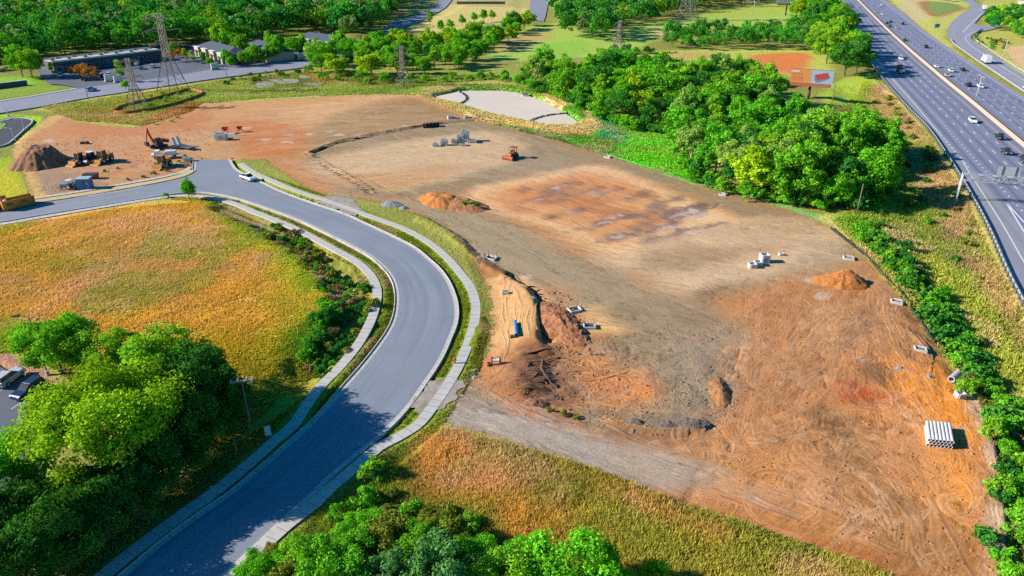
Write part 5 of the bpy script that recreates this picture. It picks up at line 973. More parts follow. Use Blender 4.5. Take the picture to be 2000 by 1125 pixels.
for k, c, x, y, l in (('suv','dark',1635.5,9.5,'farthest dark car on the left shoulder lane of the highway'),('sedan','dark',1647.5,16,'dark sedan low in the far cluster on the left carriageway'),('sedan','dark',1654,13,'dark sedan in the middle of the far cluster'),('sedan','dark',1665,14,'dark sedan beside the silver one in the far cluster'),('sedan','silver',1675,15,'silver car nearest the median in the far cluster'),('suv','dark',1659,32.5,'dark car by the uppermost tree shadow on the highway'),
    ('suv','dark',1695,92,'dark car in the tree shadow beside the long shaded lane line'),('sedan','white',1719,104,'white car first of three in a slanting row past the tree shadows'),('suv','white',1740,110,'white car middle of three in a slanting row past the tree shadows'),('suv','white',1759,116.5,'white car last of three in a slanting row nearest the median'),('suv','white',1899,239,'large white car in the inner lane alone below the dump truck'),('pickup','black',1952,271,'black pickup nearest the median wall above the sign gantry'),('pickup','dark',1964,300,'dark pickup just above the sign gantry'),('suv','dark',2001,316,'dark car cut by the right edge of the picture')):
    car(k, c, x, y, hwy_rz(x, y, DOWN), l)
for k, c, x, y, l in (('sedan','silver',1704.5,11,'silver white car at the top beside the median on the right carriageway'),('suv','white',1722,10.5,'white car at the top outer lane of the right carriageway'),('suv','beige',1717.5,15,'cream van-like car at the top of the right carriageway'),('sedan','silver',1710,24,'silver sedan below the cream car'),('sedan','white',1723,29,'white sedan left of the upper dark trio'),('suv','dark',1732,47,'dark car nearest the median in the upper trio'),('sedan','black',1739,44,'black sedan at the top of the upper trio'),('sedan','dark',1738,53,'dark sedan lowest of the upper trio'),('sedan','silver',1751,56,'silver sedan right of the upper dark trio'),('suv','black',1763,48,'black car alone in the outer lane of the right carriageway'),('sedan','dark',1767,80,'dark sedan alone beside the median wall'),('pickup','black',1808,93.5,'black pickup in the middle lanes level with the slip road bend'),
    ('sedan','white',1829,131.5,'white sedan beside the median level with the box truck'),('suv','white',1856.5,140,'white car followed by a silver one on the right carriageway'),('sedan','black',1880,138,'black sedan in the outer lane of the right carriageway'),('sedan','silver',1849.5,149,'silver grey sedan below the white car'),('suv','black',1891,168.5,'black car beside a white one near the median lamp pole'),('suv','white',1914,171,'white car just behind the median lamp pole')):
    car(k, c, x, y, hwy_rz(x, y, not DOWN), l)
car('suv','paleblue',178,177.5, heading((160,183),(200,174)), 'pale blue car driving alone on the side road'); car('sedan','silver',2003,174, hwy_rz(2003,174, not DOWN), 'silver car on the ramp at the right edge')
car('pickup','white',485,351, heading((474,345),(500,355)), 'white pickup parked at the kerb of the unfinished street'); car('suv','silver',20,744, heading((-10,760),(42,722)), 'silver blue car parked in the lower left car park'); car('suv','navy',58,768, heading((85,748),(28,785)), 'dark navy car parked under the big yellow-green tree')
lot = heading((165,170),(185,155))
for k, c, x, y, l in (('suv','white',120,149,'white car behind the orange tree at the building corner'),('suv','dark',166,157,'black car under the orange tree'),('suv','silver',175,153,'silver car right of the orange tree'),('suv','dark',187,156,'dark car at the lot entrance island'),('suv','white',214,148,'white car in the middle of the commercial lot'),('sedan','red',186,140,'red car close to the flat roofed building'),('sedan','white',267,127,'white car parked by the far bay of the flat roofed building'),('suv','white',299,132,'white van-like car left of the big pylon'),('sedan','blue',277,135,'blue car in the open part of the lot'),('sedan','dark',202,150,'dark sedan next to the white car in the lot'),('suv','dark',188,147,'dark car behind the entrance row'),('sedan','silver',165,144,'silver sedan close to the shaded facade'),('suv','dark',410,119.5,'black car outside the first gabled building'),('sedan','silver',600,97,'grey car under the third gabled facade'),('sedan','white',612,98.5,'white sedan under the third gabled facade'),('sedan','silver',633,103.5,'silver car at the right end of the third gabled facade'),('suv','dark',560,93,'dark car in tree shade left of the third gabled building')):
    car(k, c, x, y, lot, l)
# trucks
def box_truck(px, py, rz, L, label, cab=True, hh=3.4):
    r = thing('box_truck', px, py, label, 'truck', None, rz, .02); MB().box((-.4, 0, hh / 2 + .55), (L, 2.5, hh - .5)).build('cargo_box', M_WPL, r, .05); MB().box((-.4, 0, .65), (L, .9, .25)).build('chassis', M_DGREY, r)
    if cab: MB().prof([(L/2-.3,.5),(L/2-.3,2.5),(L/2+.9,2.5),(L/2+1.5,1.5),(L/2+1.7,1.4),(L/2+1.7,.5)], -1.1, 1.1, inset=.1).build('cab', CARC['white'], r, .05); MB().prof([(L/2+.88,2.4),(L/2+.96,2.42),(L/2+1.52,1.58),(L/2+1.42,1.55)], -.95, .95).build('windscreen', M_GLASS, r)
    wheels(r, (-L/2 + .8, -L/2 + 1.9, L/2 + .7), 1.2, .5, wd=.4); return r
rr = heading((1962,140),(1885,96)); box_truck(1925, 123, rr + math.pi if False else rr, 7.5, 'white box truck on the curved ramp'); box_truck(1922, 19, heading((1935,24),(1912,10)), 7, 'white box truck stopped at the top of the slip road')
box_truck(1848, 1, heading((1800,-3),(1885,2)), 13, 'white semi trailer crossing at the top edge of the picture', hh=4); box_truck(1812, -2, heading((1800,-3),(1885,2)), 13, 'second white semi trailer at the top edge farther left', hh=4)
r = thing('dump_truck', 1758, 142, 'grey dump truck in the shade of trees on the highway', 'truck', None, hwy_rz(1758, 142, DOWN), .02)
MB().prof([(-4.2,1.2),(-4.4,2.9),(1.2,3.1),(1.2,1.2)], -1.25, 1.25).build('tipper_body', M_DGREY, r, .04); MB().box((-1.5, 0, 3.05), (5, 2.1, .4), top=(.7, .6)).build('load', smat('hauled_earth', P(140,104,76), .3, 2, .95), r); MB().prof([(1.5,.7),(1.5,2.9),(2.6,2.9),(3.0,1.9),(4.2,1.7),(4.3,.7)], -1.2, 1.2, inset=.1).build('cab', smat('grey_truck_paint', P(140,136,130), .1, 2, .4), r, .05); MB().prof([(2.62,2.8),(2.7,2.82),(3.06,2.0),(2.98,1.98)], -1.0, 1.0).build('windscreen', M_GLASS, r); MB().box((4.3, 0, 1.1), (.12, 1.3, .7)).build('grille', M_STEEL, r); wheels(r, (-3.6, -2.3, 3.2), 1.25, .52, wd=.4)
box_truck(1683, 101, hwy_rz(1683, 101, DOWN), 8, 'truck in deep tree shadow at the highway shoulder')
# lattice pylons
def pylon(px, py, H_, bw, label, rz=.5, bar=.22):
    r = thing('lattice_pylon', px, py, label, 'pylon', 'lattice pylons of the power line', rz); M_ = M_PYL; wz = .5 * H_; ww = bw * .22; tw = bw * .17
    hw = lambda z: bw / 2 + (ww / 2 - bw / 2) * z / wz if z < wz else ww / 2 + (tw / 2 - ww / 2) * (z - wz) / (H_ - wz); cor = ((1,1),(-1,1),(-1,-1),(1,-1))
    P_ = lambda k, z: (cor[k][0] * hw(z), cor[k][1] * hw(z), z)
    for k in range(4): MB().bar((*[c * bw / 2 for c in cor[k]], -.38), P_(k, wz), bar * 1.2, bar).bar(P_(k, wz), P_(k, H_), bar, bar * .8).build('leg', M_, r)
    m = MB(); zs_ = [0, .18, .34, .47, .58, .68, .78, .89, 1.0]
    for a, b in zip(zs_[:-1], zs_[1:]):
        for k in range(4): j = (k + 1) % 4; m.bar(P_(k, a * H_), P_(j, b * H_), bar * .42); m.bar(P_(j, a * H_), P_(k, b * H_), bar * .42); m.bar(P_(k, b * H_), P_(j, b * H_), bar * .42)
    m.build('bracing', M_, r)
    for z, l in ((.62, bw * .62), (.78, bw * .82), (.93, bw * .6)):
        a = MB(); z *= H_; w = hw(z)
        for sg in (-1, 1):
            for q in (-1, 1): a.bar((sg * w, q * w, z), (sg * l, 0, z + .2), bar * .7); a.bar((sg * w, q * w, z + .05 * H_), (sg * l, 0, z + .2), bar * .6)
            a.bar((sg * w * 1.8, -w * .6, z), (sg * w * 1.8, w * .6, z), bar * .5)
        o = a.build('cross_arm', M_, r)
        for sg in (-1, 1): MB().cyl((sg * l, 0, z + .1), (sg * l, 0, z - .05 * H_), .16, n=6).build('insulator', M_PYL2, o)
    return r
M_PYL = smat('weathered_lattice_steel', P(150,140,132), .2, 1, .6, .1); M_PYL2 = smat('insulator_glass', P(150,120,104), .1, 2, .4)
pylon(340, 180, height(340, 180, 25), 9.5, 'tallest lattice pylon standing inside the orange fence', .95); pylon(270, 212, height(270, 212, 114), 6.5, 'shorter lattice pylon left of the tallest one', .95, .2); pylon(789, 171, height(789, 171, 90), 6.5, 'lattice pylon in front of the green grove behind the pond', .9, .22)
pylon(1208, 104, height(1208, 104, 40), 8, 'lattice pylon among bushes on the hill behind the wood', .9, .3); pylon(1341, 40, 42, 13, 'lattice pylon cut by the top edge of the picture on the hill', .9, .42); pylon(1466, 13, 42, 12, 'farthest lattice pylon at the top edge above the tree strip', .9, .45)
# buildings
M_ROOFD = smat('dark_shingle', P(74,84,104), .15, .8, .85); M_STONE = smat('pale_stone', P(206,190,166), .12, 1.2, .85); M_WALLD = smat('dark_facade', P(92,94,104), .12, .6, .8); M_ROOFL = smat('pale_flat_roof', P(206,196,176), .12, .4, .8); M_TRIM = smat('white_trim', P(226,224,216), .05, 2, .6); M_PANE = smat('window_glass', (.03, .045, .07), .2, .5, .1)
def frame(a, b):
    p, q = np.array(G(*a)), np.array(G(*b)); return p, math.atan2(*(q - p)[::-1]), float(np.linalg.norm(q - p))
def flat_building(a, b, depth, h, label):
    p, rz, L = frame(a, b); r = tag(empty('commercial_building', (p[0], p[1], 0), rz), label, 'building')
    MB().box((L / 2, depth / 2, h / 2), (L, depth, h)).build('wall', M_WALLD, r); rf = MB().box((L / 2, depth * .28, h + .12), (L + .6, depth * .52, .24)).build('roof', M_ROOFL, r); MB().box((L / 2, depth * .78, h + .06), (L + .4, depth * .48, .12)).build('rear_roof', M_ROOFD, r); MB().box((L / 2, -.12, h + .25), (L + .8, .3, .7)).build('parapet', M_TRIM, r)
    for i in range(14): MB().box((L * (i + .5) / 14, depth * (.3 + .25 * (i % 2)), h + .55), (1.6, 1.3, .65)).build('roof_unit', M_GREY, rf)
    for i in range(12):
        x = L * (i + .5) / 12; w = MB().box((x, -.02, 1.6), (L / 12 * .62, .1, 2.4)).build('window', M_TRIM, r); MB().box((x, -.08, 1.6), (L / 12 * .56, .06, 2.1)).build('pane', M_PANE, w)
    for i in range(4): x = L * (i + .5) / 4; MB().box((x, -1.4, 3.2), (7, 2.6, .35)).box((x - 3.1, -2.4, 1.5), (.4, .4, 3.1)).box((x + 3.1, -2.4, 1.5), (.4, .4, 3.1)).build('entrance_canopy', M_WALLD, r)
    return r
flat_building((108,143), (318,117), 16, 4.8, 'long flat roofed commercial building in front of the dark wood')
def gable_building(a, b, depth, h, rh, label, bays=4):
    p, rz, L = frame(a, b); r = tag(empty('gabled_building', (p[0], p[1], 0), rz), label, 'building'); MB().box((L / 2, depth / 2, h / 2), (L, depth, h)).build('wall', M_STONE, r)
    o = .8; rf = MB().poly([(-o,-o,h),(L+o,-o,h),(L+o,depth+o,h),(-o,depth+o,h),(depth*.35,depth/2,h+rh),(L-depth*.35,depth/2,h+rh)], [(3,2,1,0),(0,1,5,4),(1,2,5),(2,3,4,5),(3,0,4)]).build('roof', M_ROOFD, r)
    MB().box((L * .3, depth * .7, h + rh * .8), (.9, .9, 1.2)).box((L * .7, depth * .7, h + rh * .8), (.9, .9, 1.2)).build('roof_vent', M_GREY, rf)
    for i in range(bays):
        x = L * (i + .5) / bays; w = L / bays * .55; bay = MB().box((x, -.75, h * .55), (w, 1.4, h * 1.1)).build('facade_bay', M_STONE, r); MB().box((x, -.75, h * 1.13), (w + .5, 1.9, .35)).build('cornice', M_TRIM, bay); MB().box((x, -1.48, h * .42), (w * .5, .1, h * .72)).build('glazed_door', M_PANE, bay); MB().box((x, -1.9, h * .72), (w * .7, 1.0, .12)).build('awning', M_DGREY, bay)
        xx = L * (i + 1) / bays
        if i < bays - 1: ww = MB().box((xx, -.03, h * .5), (L / bays * .34, .1, h * .5)).build('window', M_TRIM, r); MB().box((xx, -.1, h * .5), (L / bays * .3, .06, h * .44)).build('pane', M_PANE, ww)
    return r
gable_building((384,108), (444,126), 14, 4.4, 2.8, 'first gabled office building with dark roof and stone bays, left of three'); gable_building((478,104), (522,122), 14, 4.3, 2.8, 'middle gabled office building half hidden behind round trees', 3); gable_building((574,93), (654,104.5), 15, 5.0, 3.2, 'rightmost gabled office building with a dark roof and lit stone bays', 4)
p, rz, L = frame((447,127), (472,124)); r = tag(empty('low_annex', (p[0], p[1], 0), rz), 'low dark annex at the right end of the first gabled building', 'building'); MB().box((L / 2, 4, 1.7), (L, 8, 3.4)).build('wall', M_WALLD, r); MB().box((L / 2, 4, 3.5), (L + 1, 9, .3)).build('roof', M_GREY, r); w = MB().box((L / 2, -.05, 1.6), (L * .6, .12, 1.6)).build('window', M_TRIM, r); MB().box((L / 2, -.12, 1.6), (L * .55, .06, 1.4)).build('pane', M_PANE, w)
for x, y, l in ((588,117,'white sign wall on the verge by the round trees'),(420,136,'small white sign wall at the first gabled building entrance'),(214,159,'white sign wall at the car park entrance'),(232,161,'pale sign block beside the narrow tree')):
    r = thing('sign_wall', x, y, l, 'sign', None, heading((x - 10, y + 1.5), (x + 10, y - 1.5)), .1); MB().box((0, 0, .25), (4.2, 1.1, .5)).build('base', M_STONE, r, .04); MB().box((0, 0, 1.7), (3.6, .6, 2.4)).build('panel', M_TRIM, r, .05)
p, rz, L = frame((1985,14), (2040,20)); r = tag(empty('roadside_building', (p[0], p[1], 0), rz), 'low pale building cut by the upper right corner', 'building'); MB().box((L / 2, 9, 2.5), (L, 18, 5)).build('wall', M_STONE, r); MB().box((L / 2, 9, 5.1), (L + 1, 19, .4)).build('roof', M_ROOFL, r); w = MB().box((L * .3, -.05, 2), (L * .3, .12, 2)).build('window', M_TRIM, r); MB().box((L * .3, -.12, 2), (L * .27, .06, 1.7)).build('pane', M_PANE, w)
p, rz, L = frame((893,8), (986,8)); r = tag(empty('field_wall', (p[0], p[1], 0), rz), 'long pale low wall with dark posts at the back of the tan field', 'wall'); MB().box((L / 2, 0, 1.1), (L, .8, 2.2)).build('wall_face', smat('grey_block_wall', P(160,160,160), .15, .3, .9), r)
for i in range(26): MB().box((L * i / 25, -.6, 1.3), (.5, .4, 2.6)).build('post', M_DGREY, r)
p, rz, L = frame((-60,180), (54,166)); r = tag(empty('retaining_wall', (p[0], p[1], 0), rz), 'dark low retaining wall on the bright grass at the left edge', 'wall'); MB().box((L / 2, 0, .9), (L, .6, 2.2)).build('wall_face', M_WALLD, r); MB().box((L / 2, 0, 2.08), (L, .8, .16)).build('coping', M_CPRE, r)
# billboards
def billboard(px, py, h, w, ph, label, rz, full=True):
    r = thing('billboard', px, py, label, 'billboard', None, rz); MB().cyl((0, 0, -.38), (0, 0, h), .62, .5, 14).build('post', smat('rust_brown_steel', P(120,82,78), .15, 1, .6), r, sm_=True); MB().box((0, .25, h + ph / 2), (w, .7, ph)).build('frame', M_GREY, r)
    if full:
        MB().box((-w * .255, -.16, h + ph / 2 + .1), (w * .49, .1, ph * .94)).build('orange_panel', smat('orange_print', P(232,156,84), .03, 1, .6), r); MB().box((w * .245, -.16, h + ph / 2 + .1), (w * .51, .1, ph * .94)).build('pale_panel', smat('pale_blue_print', P(176,194,214), .03, 1, .6), r)
        m = MB()
        for k, (z, l, hh) in enumerate(((.66,.22,.1),(.46,.25,.07),(.34,.25,.07),(.22,.25,.05))): m.box((-w * .46 + w * l / 2, -.24, h + ph * z + .1), (w * l, .05, ph * hh))
        m.build('lettering_bands', smat('orange_lettering', P(226,132,72), .05, 2, .6), r); MB().box((-w * .4, -.245, h + ph * .84), (w * .2, .05, ph * .12)).build('heading_band', smat('pale_print', P(236,214,190), .03, 1, .6), r)
        q = [(.08,.64),(.35,.80),(.40,.5),(.14,.32)]; M0 = lambda a, y: [(w * (u - .0) , y, h + ph * v + .1) for u, v in a]
        tr_ = MB().poly(M0([(.05,.62),(.35,.84),(.43,.44),(.16,.10),(.10,.16)], -.24) , [(0,4,3,2,1)]); tr_.build('tray_picture', smat('grey_tray_print', P(120,136,150), .05, 1, .6), r); MB().poly(M0(q, -.28), [(0,3,2,1)]).build('food_picture', smat('red_food_print', P(214,64,44), .5, 1.4, .6), r)
    else: MB().box((0, -.16, h + ph / 2 + .1), (w * .98, .1, ph * .94)).build('pale_panel', smat('pale_green_print', P(206,224,214), .03, 1, .6), r)
    MB().box((0, -.9, h - .35), (w * .96, 1.7, .7)).build('catwalk', smat('catwalk_orange', P(196,104,70), .15, 1, .7), r); return r
hb1 = height(1578, 193, 164); billboard(1578, 193, hb1, 15.4, 5.4, 'billboard with an orange and a pale half and a red food picture', -.38); billboard(1534, 30, height(1534, 30, 8), 17, 6, 'farther billboard with a pale panel cut by the top edge', 0, False)
# highway furniture
def path_thing(name, label, cat): return tag(empty(name, (0, 0, 0)), label, cat)
r = path_thing('median_barrier', 'long pale concrete barrier along the middle of the highway', 'barrier'); sweep('barrier_wall', HBW[::2], [(-.5,-.2),(-.48,.12),(-.28,.4),(-.18,1.1),(.18,1.1),(.28,.4),(.48,.12),(.5,-.2)], smat('barrier_concrete', P(186,172,152), .1, .5, .85), r)
tg = np.arange(tB((1640,45)), T1, 4.0); r = path_thing('guardrail', 'steel guardrail on posts along the near edge of the highway', 'guardrail'); gl = hpt(tg, np.interp(tg, HT, hl) + .1); sweep('rail', gl, [(-.05,.45),(-.12,.55),(-.05,.64),(-.12,.73),(-.05,.82),(.05,.82),(.05,.45)], M_STEEL, r)
tp = np.linspace(tB((1721,151)), tB((2010,620)), 96); gp = hpt(tp, np.interp(tp, HT, hl) + .32); base_post = None
for q in gp:
    if base_post is None: base_post = MB().box((0, 0, .35), (.22, .3, 1.1)).build('post', M_GREY, r); o = base_post
    else: o = base_post.copy(); COL.objects.link(o)
    o.location = (q[0], q[1], 0)
rl = resample(smooth(GG([(1857,78),(1864,88),(1886,104),(1911,122),(1946,145),(2001,182),(2100,246)]), 5), 3); r = path_thing('ramp_guardrail', 'steel guardrail between the ramp and the grass strip of the highway', 'guardrail'); sweep('rail', rl, [(-.06,.1),(-.06,.85),(.06,.85),(.06,.1)], M_STEEL, r)
for q in rl[::3]: MB().box((q[0], q[1], .3), (.2, .2, .9)).build('post', M_GREY, r)
rl = resample(smooth(GG([(1918,58),(1905,66),(1903,76),(1915,86),(1937,101),(1965,121),(2005,146)]), 5), 3); r = path_thing('slip_road_guardrail', 'curved guardrail round the bushes inside the slip road', 'guardrail'); sweep('rail', rl, [(-.06,.1),(-.06,.85),(.06,.85),(.06,.1)], M_STEEL, r)
for q in rl[::3]: MB().box((q[0], q[1], .3), (.2, .2, .9)).build('post', M_GREY, r)
def lamp(px, py, h, arm, label, rz, mat=M_LAMPW, rad=.12, head=(.9,.4,.16), z=None, base=True, group=None, double=False):
    r = thing('street_lamp', px, py, label, 'lamp', group, rz, z); MB().cyl((0, 0, 0), (0, 0, h), rad, rad * .55, 8).build('pole', mat, r, sm_=True)
    if base: MB().cyl((0, 0, -.3), (0, 0, .7), rad * 2.8, rad * 2.6, 12).build('concrete_base', M_CPRE, r)
    for sg in ((-1, 1) if double else (1,)): MB().bar((0, 0, h - .1), (sg * arm, 0, h + .25), rad * .9, rad * .7).build('arm', mat, r); MB().box((sg * (arm + head[0] * .4), 0, h + .25), head, top=(.85, .8)).build('lamp_head', mat, r)
    return r
lamp(1904, 199, height(1904, 199, 152), 2.6, 'tall double armed highway lamp standing on the median barrier', R(75), double=True, z=0, base=False, rad=.16)
for x, y, yt, l in ((1958,116,80,'lamp post on the verge below the slip road bushes'),(1974,32,14,'lamp post between the two right groups of trees'),(1937,30,10,'lamp post beside the stopped box truck')): lamp(x, y, height(x, y, yt), 1.6, l, R(140), base=False, rad=.2)
for x, y, yt, l in ((16,227,208,'pale street lamp at the concrete apron by the side road'),(48,253,233,'pale street lamp on the lime verge nearest the soil, upper of two'),(28,273,251,'pale street lamp on the lime verge, lower of two')): lamp(x, y, height(x, y, yt), 1.4, l, R(180), rad=.16)
MD = smat('bronze_pole', P(92,84,80), .1, 2, .5); lamp(94, 733, height(94, 733, 618), 1.2, 'dark parking lot lamp rising in front of the spreading green tree', R(190), MD, .1, (1.0,.5,.18)); lamp(160, 770, height(160, 770, 723), 1.1, 'parking lot lamp whose head shows above the big yellow-green tree', R(190), MD, .1, (1.0,.5,.18))
for x, y, yt, l in ((172,191,158,'thin lamp post at the side road by the pale blue car'),(443,150,129,'thin lamp post on the side road verge'),(1602,108,78,'thin wooden pole at the hill path by the guardrail trees')): lamp(x, y, height(x, y, yt), .6, l, R(100), M_GREY, .14, base=False)
# sign gantry
gx, gy, gz = at(1867, 391); gh = height(1867, 391, 338); gd = hpt(station(np.array((gx, gy)))[0], -3) - np.array((gx, gy)); gL = np.linalg.norm(gd); r = tag(empty('sign_gantry', (gx, gy, gz), math.atan2(gd[1], gd[0])), 'steel sign gantry with a truss reaching over the highway', 'gantry')
MB().cyl((0, 0, -.8), (0, 0, .35), 1.1, 1.05, 16).build('footing', M_CPRE, r)
for s_ in (-.45, .45): MB().cyl((.0, s_, 0), (.0, s_, gh), .2, .17, 10).build('post', M_STEEL, r, sm_=True)
m = MB()
for s_ in (-.6, .6):
    for z in (gh - 1.6, gh - .1): m.bar((-.2, s_, z), (gL, s_, z), .16)
n = int(gL / 1.5)
for i in range(n):
    a, b = gL * i / n, gL * (i + 1) / n; q = i % 2
    for s_ in (-.6, .6): m.bar((a, s_, gh - (1.6 if q else .1)), (b, s_, gh - (.1 if q else 1.6)), .09); m.bar((a, s_, gh - 1.6), (a, s_, gh - .1), .08)
    for z in (gh - 1.6, gh - .1): m.bar((a, -.6 if q else .6, z), (b, .6 if q else -.6, z), .09)
m.build('truss', M_STEEL, r)
for x0, w in ((7.2, 4.6), (13.2, 5.2), (20.5, 5)):
    if x0 + w < gL: p_ = MB().box((x0 + w / 2, .95, gh + .35), (w, .1, 3.4)).build('sign_panel', M_STEEL, r); mm = MB(); [mm.box((x0 + w * t, .82, gh + .3), (.16, .16, 3.9)) for t in (.2, .8)]; mm.build('sign_bracket', M_GREY, p_); MB().box((x0 + w / 2, -1.2, gh - 1.5), (w, 1.0, .1)).build('walkway', M_GREY, r)
# exit sign
r = thing('exit_sign', 1829, 57, 'small turquoise green exit sign on posts in the grass by the ramp', 'sign', None, R(8)); hs_ = height(1829, 57, 46); M_SG = smat('sign_green', P(64,186,178), .05, 1, .5)
MB().box((0, 0, hs_ * .66), (3.6, .12, hs_ * .62)).build('panel', M_SG, r, .02); MB().box((-1.0, -.1, hs_ * .66), (.35, .04, hs_ * .36)).box((.15, -.1, hs_ * .56), (.35, .04, hs_ * .2)).build('sign_marks', smat('sign_dark_green', P(20,128,124), .05, 1, .5), r)
for s_ in (-1.2, 1.2): MB().box((s_, .12, hs_ * .3), (.14, .14, hs_ * .9)).build('post', M_GREY, r)
# utility poles and boxes
def upole(px, py, yt, label, rz, arms=1, aw=3.4, tilt=0): 
    r = thing('utility_pole', px, py, label, 'utility pole', None, rz); h = height(px, py, yt); MB().cyl((0, 0, -.5), (0, 0, h), .17, .11, 9).build('pole', M_WOOD, r, sm_=True)
    for k in range(arms):
        a = MB().box((0, .14 + .3 * k, h - .25), (aw, .13, .16)).build('cross_arm', M_WOOD2, r)
        for x in (-.45, -.15, .2, .46): MB().cyl((x * aw, .14 + .3 * k, h - .17), (x * aw, .14 + .3 * k, h + .12), .06, n=6).build('insulator', M_CPRE, a)
    return r
M_WOOD2 = smat('pale_timber', P(190,176,158), .2, 3, .9)
upole(493, 856, 743, 'wooden utility pole with a double cross arm in front of the shaded trees', R(14), 2, 2.8); upole(464, 890, 852, 'short pale pole stub among the shaded trees', 0, 0); upole(1673, 420, 359, 'wooden utility pole at the corner of the wood above the site edge', R(20), 0); upole(1622, 215, 166, 'pale dead-looking pole beside the billboard', R(30), 1, 1.6)
r = thing('transformer_box', 738, 930, 'dark green transformer box in the grass beside the pavement', 'transformer', None, R(35)); mg = smat('transformer_green', P(30,96,74), .1, 2, .5); MB().box((0, 0, .08), (1.5, 1.4, .2)).build('pad', M_CPRE, r); MB().prof([(-.6,.18),(-.6,1.25),(.25,1.25),(.6,1.0),(.6,.18)], -.6, .6).build('cabinet', mg, r, .03); MB().box((.6, 0, .6), (.05, 1.0, .7)).build('door', mg, r)
r = thing('utility_cabinet', 524, 850, 'small pale utility cabinet on the shaded verge', 'cabinet', None, R(30)); MB().box((0, 0, .05), (.9, .8, .16)).build('pad', M_CPRE, r); MB().box((0, 0, .7), (.7, .55, 1.2)).build('housing', M_WPL, r, .04); MB().box((.36, 0, .75), (.03, .45, .9)).build('door', M_WPL, r)
r = thing('fire_hydrant', 888, 711, 'red fire hydrant on the verge beside the right pavement', 'hydrant'); mr = smat('hydrant_red', P(232,92,78), .08, 3, .5); MB().cyl((0,0,0), (0,0,.9), .17, .15, 10).build('barrel', mr, r); MB().cyl((0,0,.88), (0,0,1.12), .2, .06, 10).build('bonnet', mr, r); MB().cyl((-.32,0,.65), (.32,0,.65), .09, n=8).build('nozzle', mr, r)
r = thing('steel_barricade', 969, 714, 'red steel frame with two uprights and a white drum on the soil', 'frame', None, R(-4))
for s_ in (-.62, .62): MB().box((s_, 0, .65), (.2, .25, 1.3)).box((s_ * 1.7, 0, .3), (.5, .2, .2)).box((s_ * 1.9, -.25, .12), (.14, .8, .3)).build('upright', M_RED, r)
MB().cyl((-.5, 0, .75), (.5, 0, .75), .28, n=12).build('drum', M_WPL, r); MB().box((0, -.25, .2), (2.4, .12, .12)).build('cross_bar', M_DGREY, r)
r = thing('marker_stakes', 1155, 694, 'pink flagged survey stakes standing on the soil', 'stakes')
for a, b in (((-.15,0,0),(-.3,.1,1.2)),((.1,.1,0),(.35,0,.8)),((0,-.2,0),(-.05,-.1,.9))): MB().bar(a, b, .09).build('stake', M_WOOD, r)
MB().box((-.3, .1, .95), (.4, .12, .6)).build('flag', smat('pink_flagging', P(240,140,120), .05, 3, .8), r)
# heaps
def mound(name, px, py, rx, ry, rz, h, mat, label, rough=.5, flat_=.0, seed=1, cat='dirt pile', n=56, skew=(0, 0), sc=1.4, attrs=None):
    x0, y0 = G(px, py); g = np.linspace(-1, 1, n); gx_, gy_ = np.meshgrid(g * 1.08, g * 1.08); rr = np.hypot(gx_, gy_); ang = np.arctan2(gy_, gx_); lx, ly = gx_ * rx, gy_ * ry
    edge = 1 + .16 * (fb(np.cos(ang) * 3 + 9, np.sin(ang) * 3 + 9, 1.3, seed, 3) - .5) * 2; t = np.clip(1 - np.hypot(gx_ - skew[0] * (1 - rr), gy_ - skew[1] * (1 - rr)) / edge, -.2, 1)
    z = h * np.minimum(np.clip(t, 0, 1), 1 - flat_) / (1 - flat_); z = z * (1 + rough * .5 * (fb(lx + 50, ly + 50, sc * 2.5, seed + 3, 4) - .5)) + rough * .8 * (fb(lx + 80, ly + 30, sc, seed + 8, 4) - .5) * sm(0, .25, t) * min(1, h / 2)
    z = np.where(t <= 0, -.35 + .3 * t, z); i = np.arange(n * n).reshape(n, n); f = np.stack([i[:-1,:-1], i[:-1,1:], i[1:,1:], i[1:,:-1]], -1).reshape(-1, 4); tt = t.ravel()[f].max(1); f = f[tt > -.12]
    o = npmesh(name, np.stack([lx.ravel(), ly.ravel(), z.ravel()], 1), f, mat, None, attrs(lx, ly, z, t) if attrs else (), True); o.location = (x0, y0, hz(x0, y0)); o.rotation_euler = (0, 0, rz); return tag(o, label, cat)
def soilmat(name, a, b, scale=.9, bm=.9):
    m, nt, bs = newmat(name); co = objco(nt); n1 = noise(nt, scale, 6, .65, co); n2 = noise(nt, scale * 5, 4, .7, co); c = mixc(nt, mrange(nt, n1, .38, .62, 0, 1), tuple(a), tuple(b)); sc = N(nt, 'ShaderNodeVectorMath', operation='SCALE'); nt.links.new(c, sc.inputs[0]); nt.links.new(mrange(nt, n2, .2, .8, .7, 1.25), sc.inputs['Scale']); nt.links.new(sc.outputs[0], bs.inputs['Base Color']); bs.inputs['Roughness'].default_value = .95; bump(nt, bs, mathn(nt, 'ADD', n1, mathn(nt, 'MULTIPLY', n2, .5)), bm, .5); return m
S_OR = soilmat('orange_soil', P(226,150,72), P(196,112,52)); S_RED = soilmat('red_brown_soil', P(206,138,92), P(164,104,68)); S_BR = soilmat('brown_soil', P(184,130,92), P(140,96,70)); S_GV = soilmat('blue_grey_gravel', P(176,186,196), P(140,150,164), 2.5); S_DULL = soilmat('dull_orange_soil', P(196,138,84), P(156,104,62)); S_PALE = soilmat('pale_rubble', P(226,218,206), P(180,160,140), 3)
mound('dirt_pile', 76, 318, 7.6, 9.0, .5, 4.6, S_BR, 'largest brown dirt pile beside the straw path at the left of the site', .9, .35, 3, skew=(.25, 0)); mound('dirt_pile', 1642, 552, 5.2, 3.4, -.1, 2.9, S_OR, 'orange cone of dirt with a clumpy face near the east edge of the site', .9, .0, 9, skew=(.25, .05), sc=1.0)
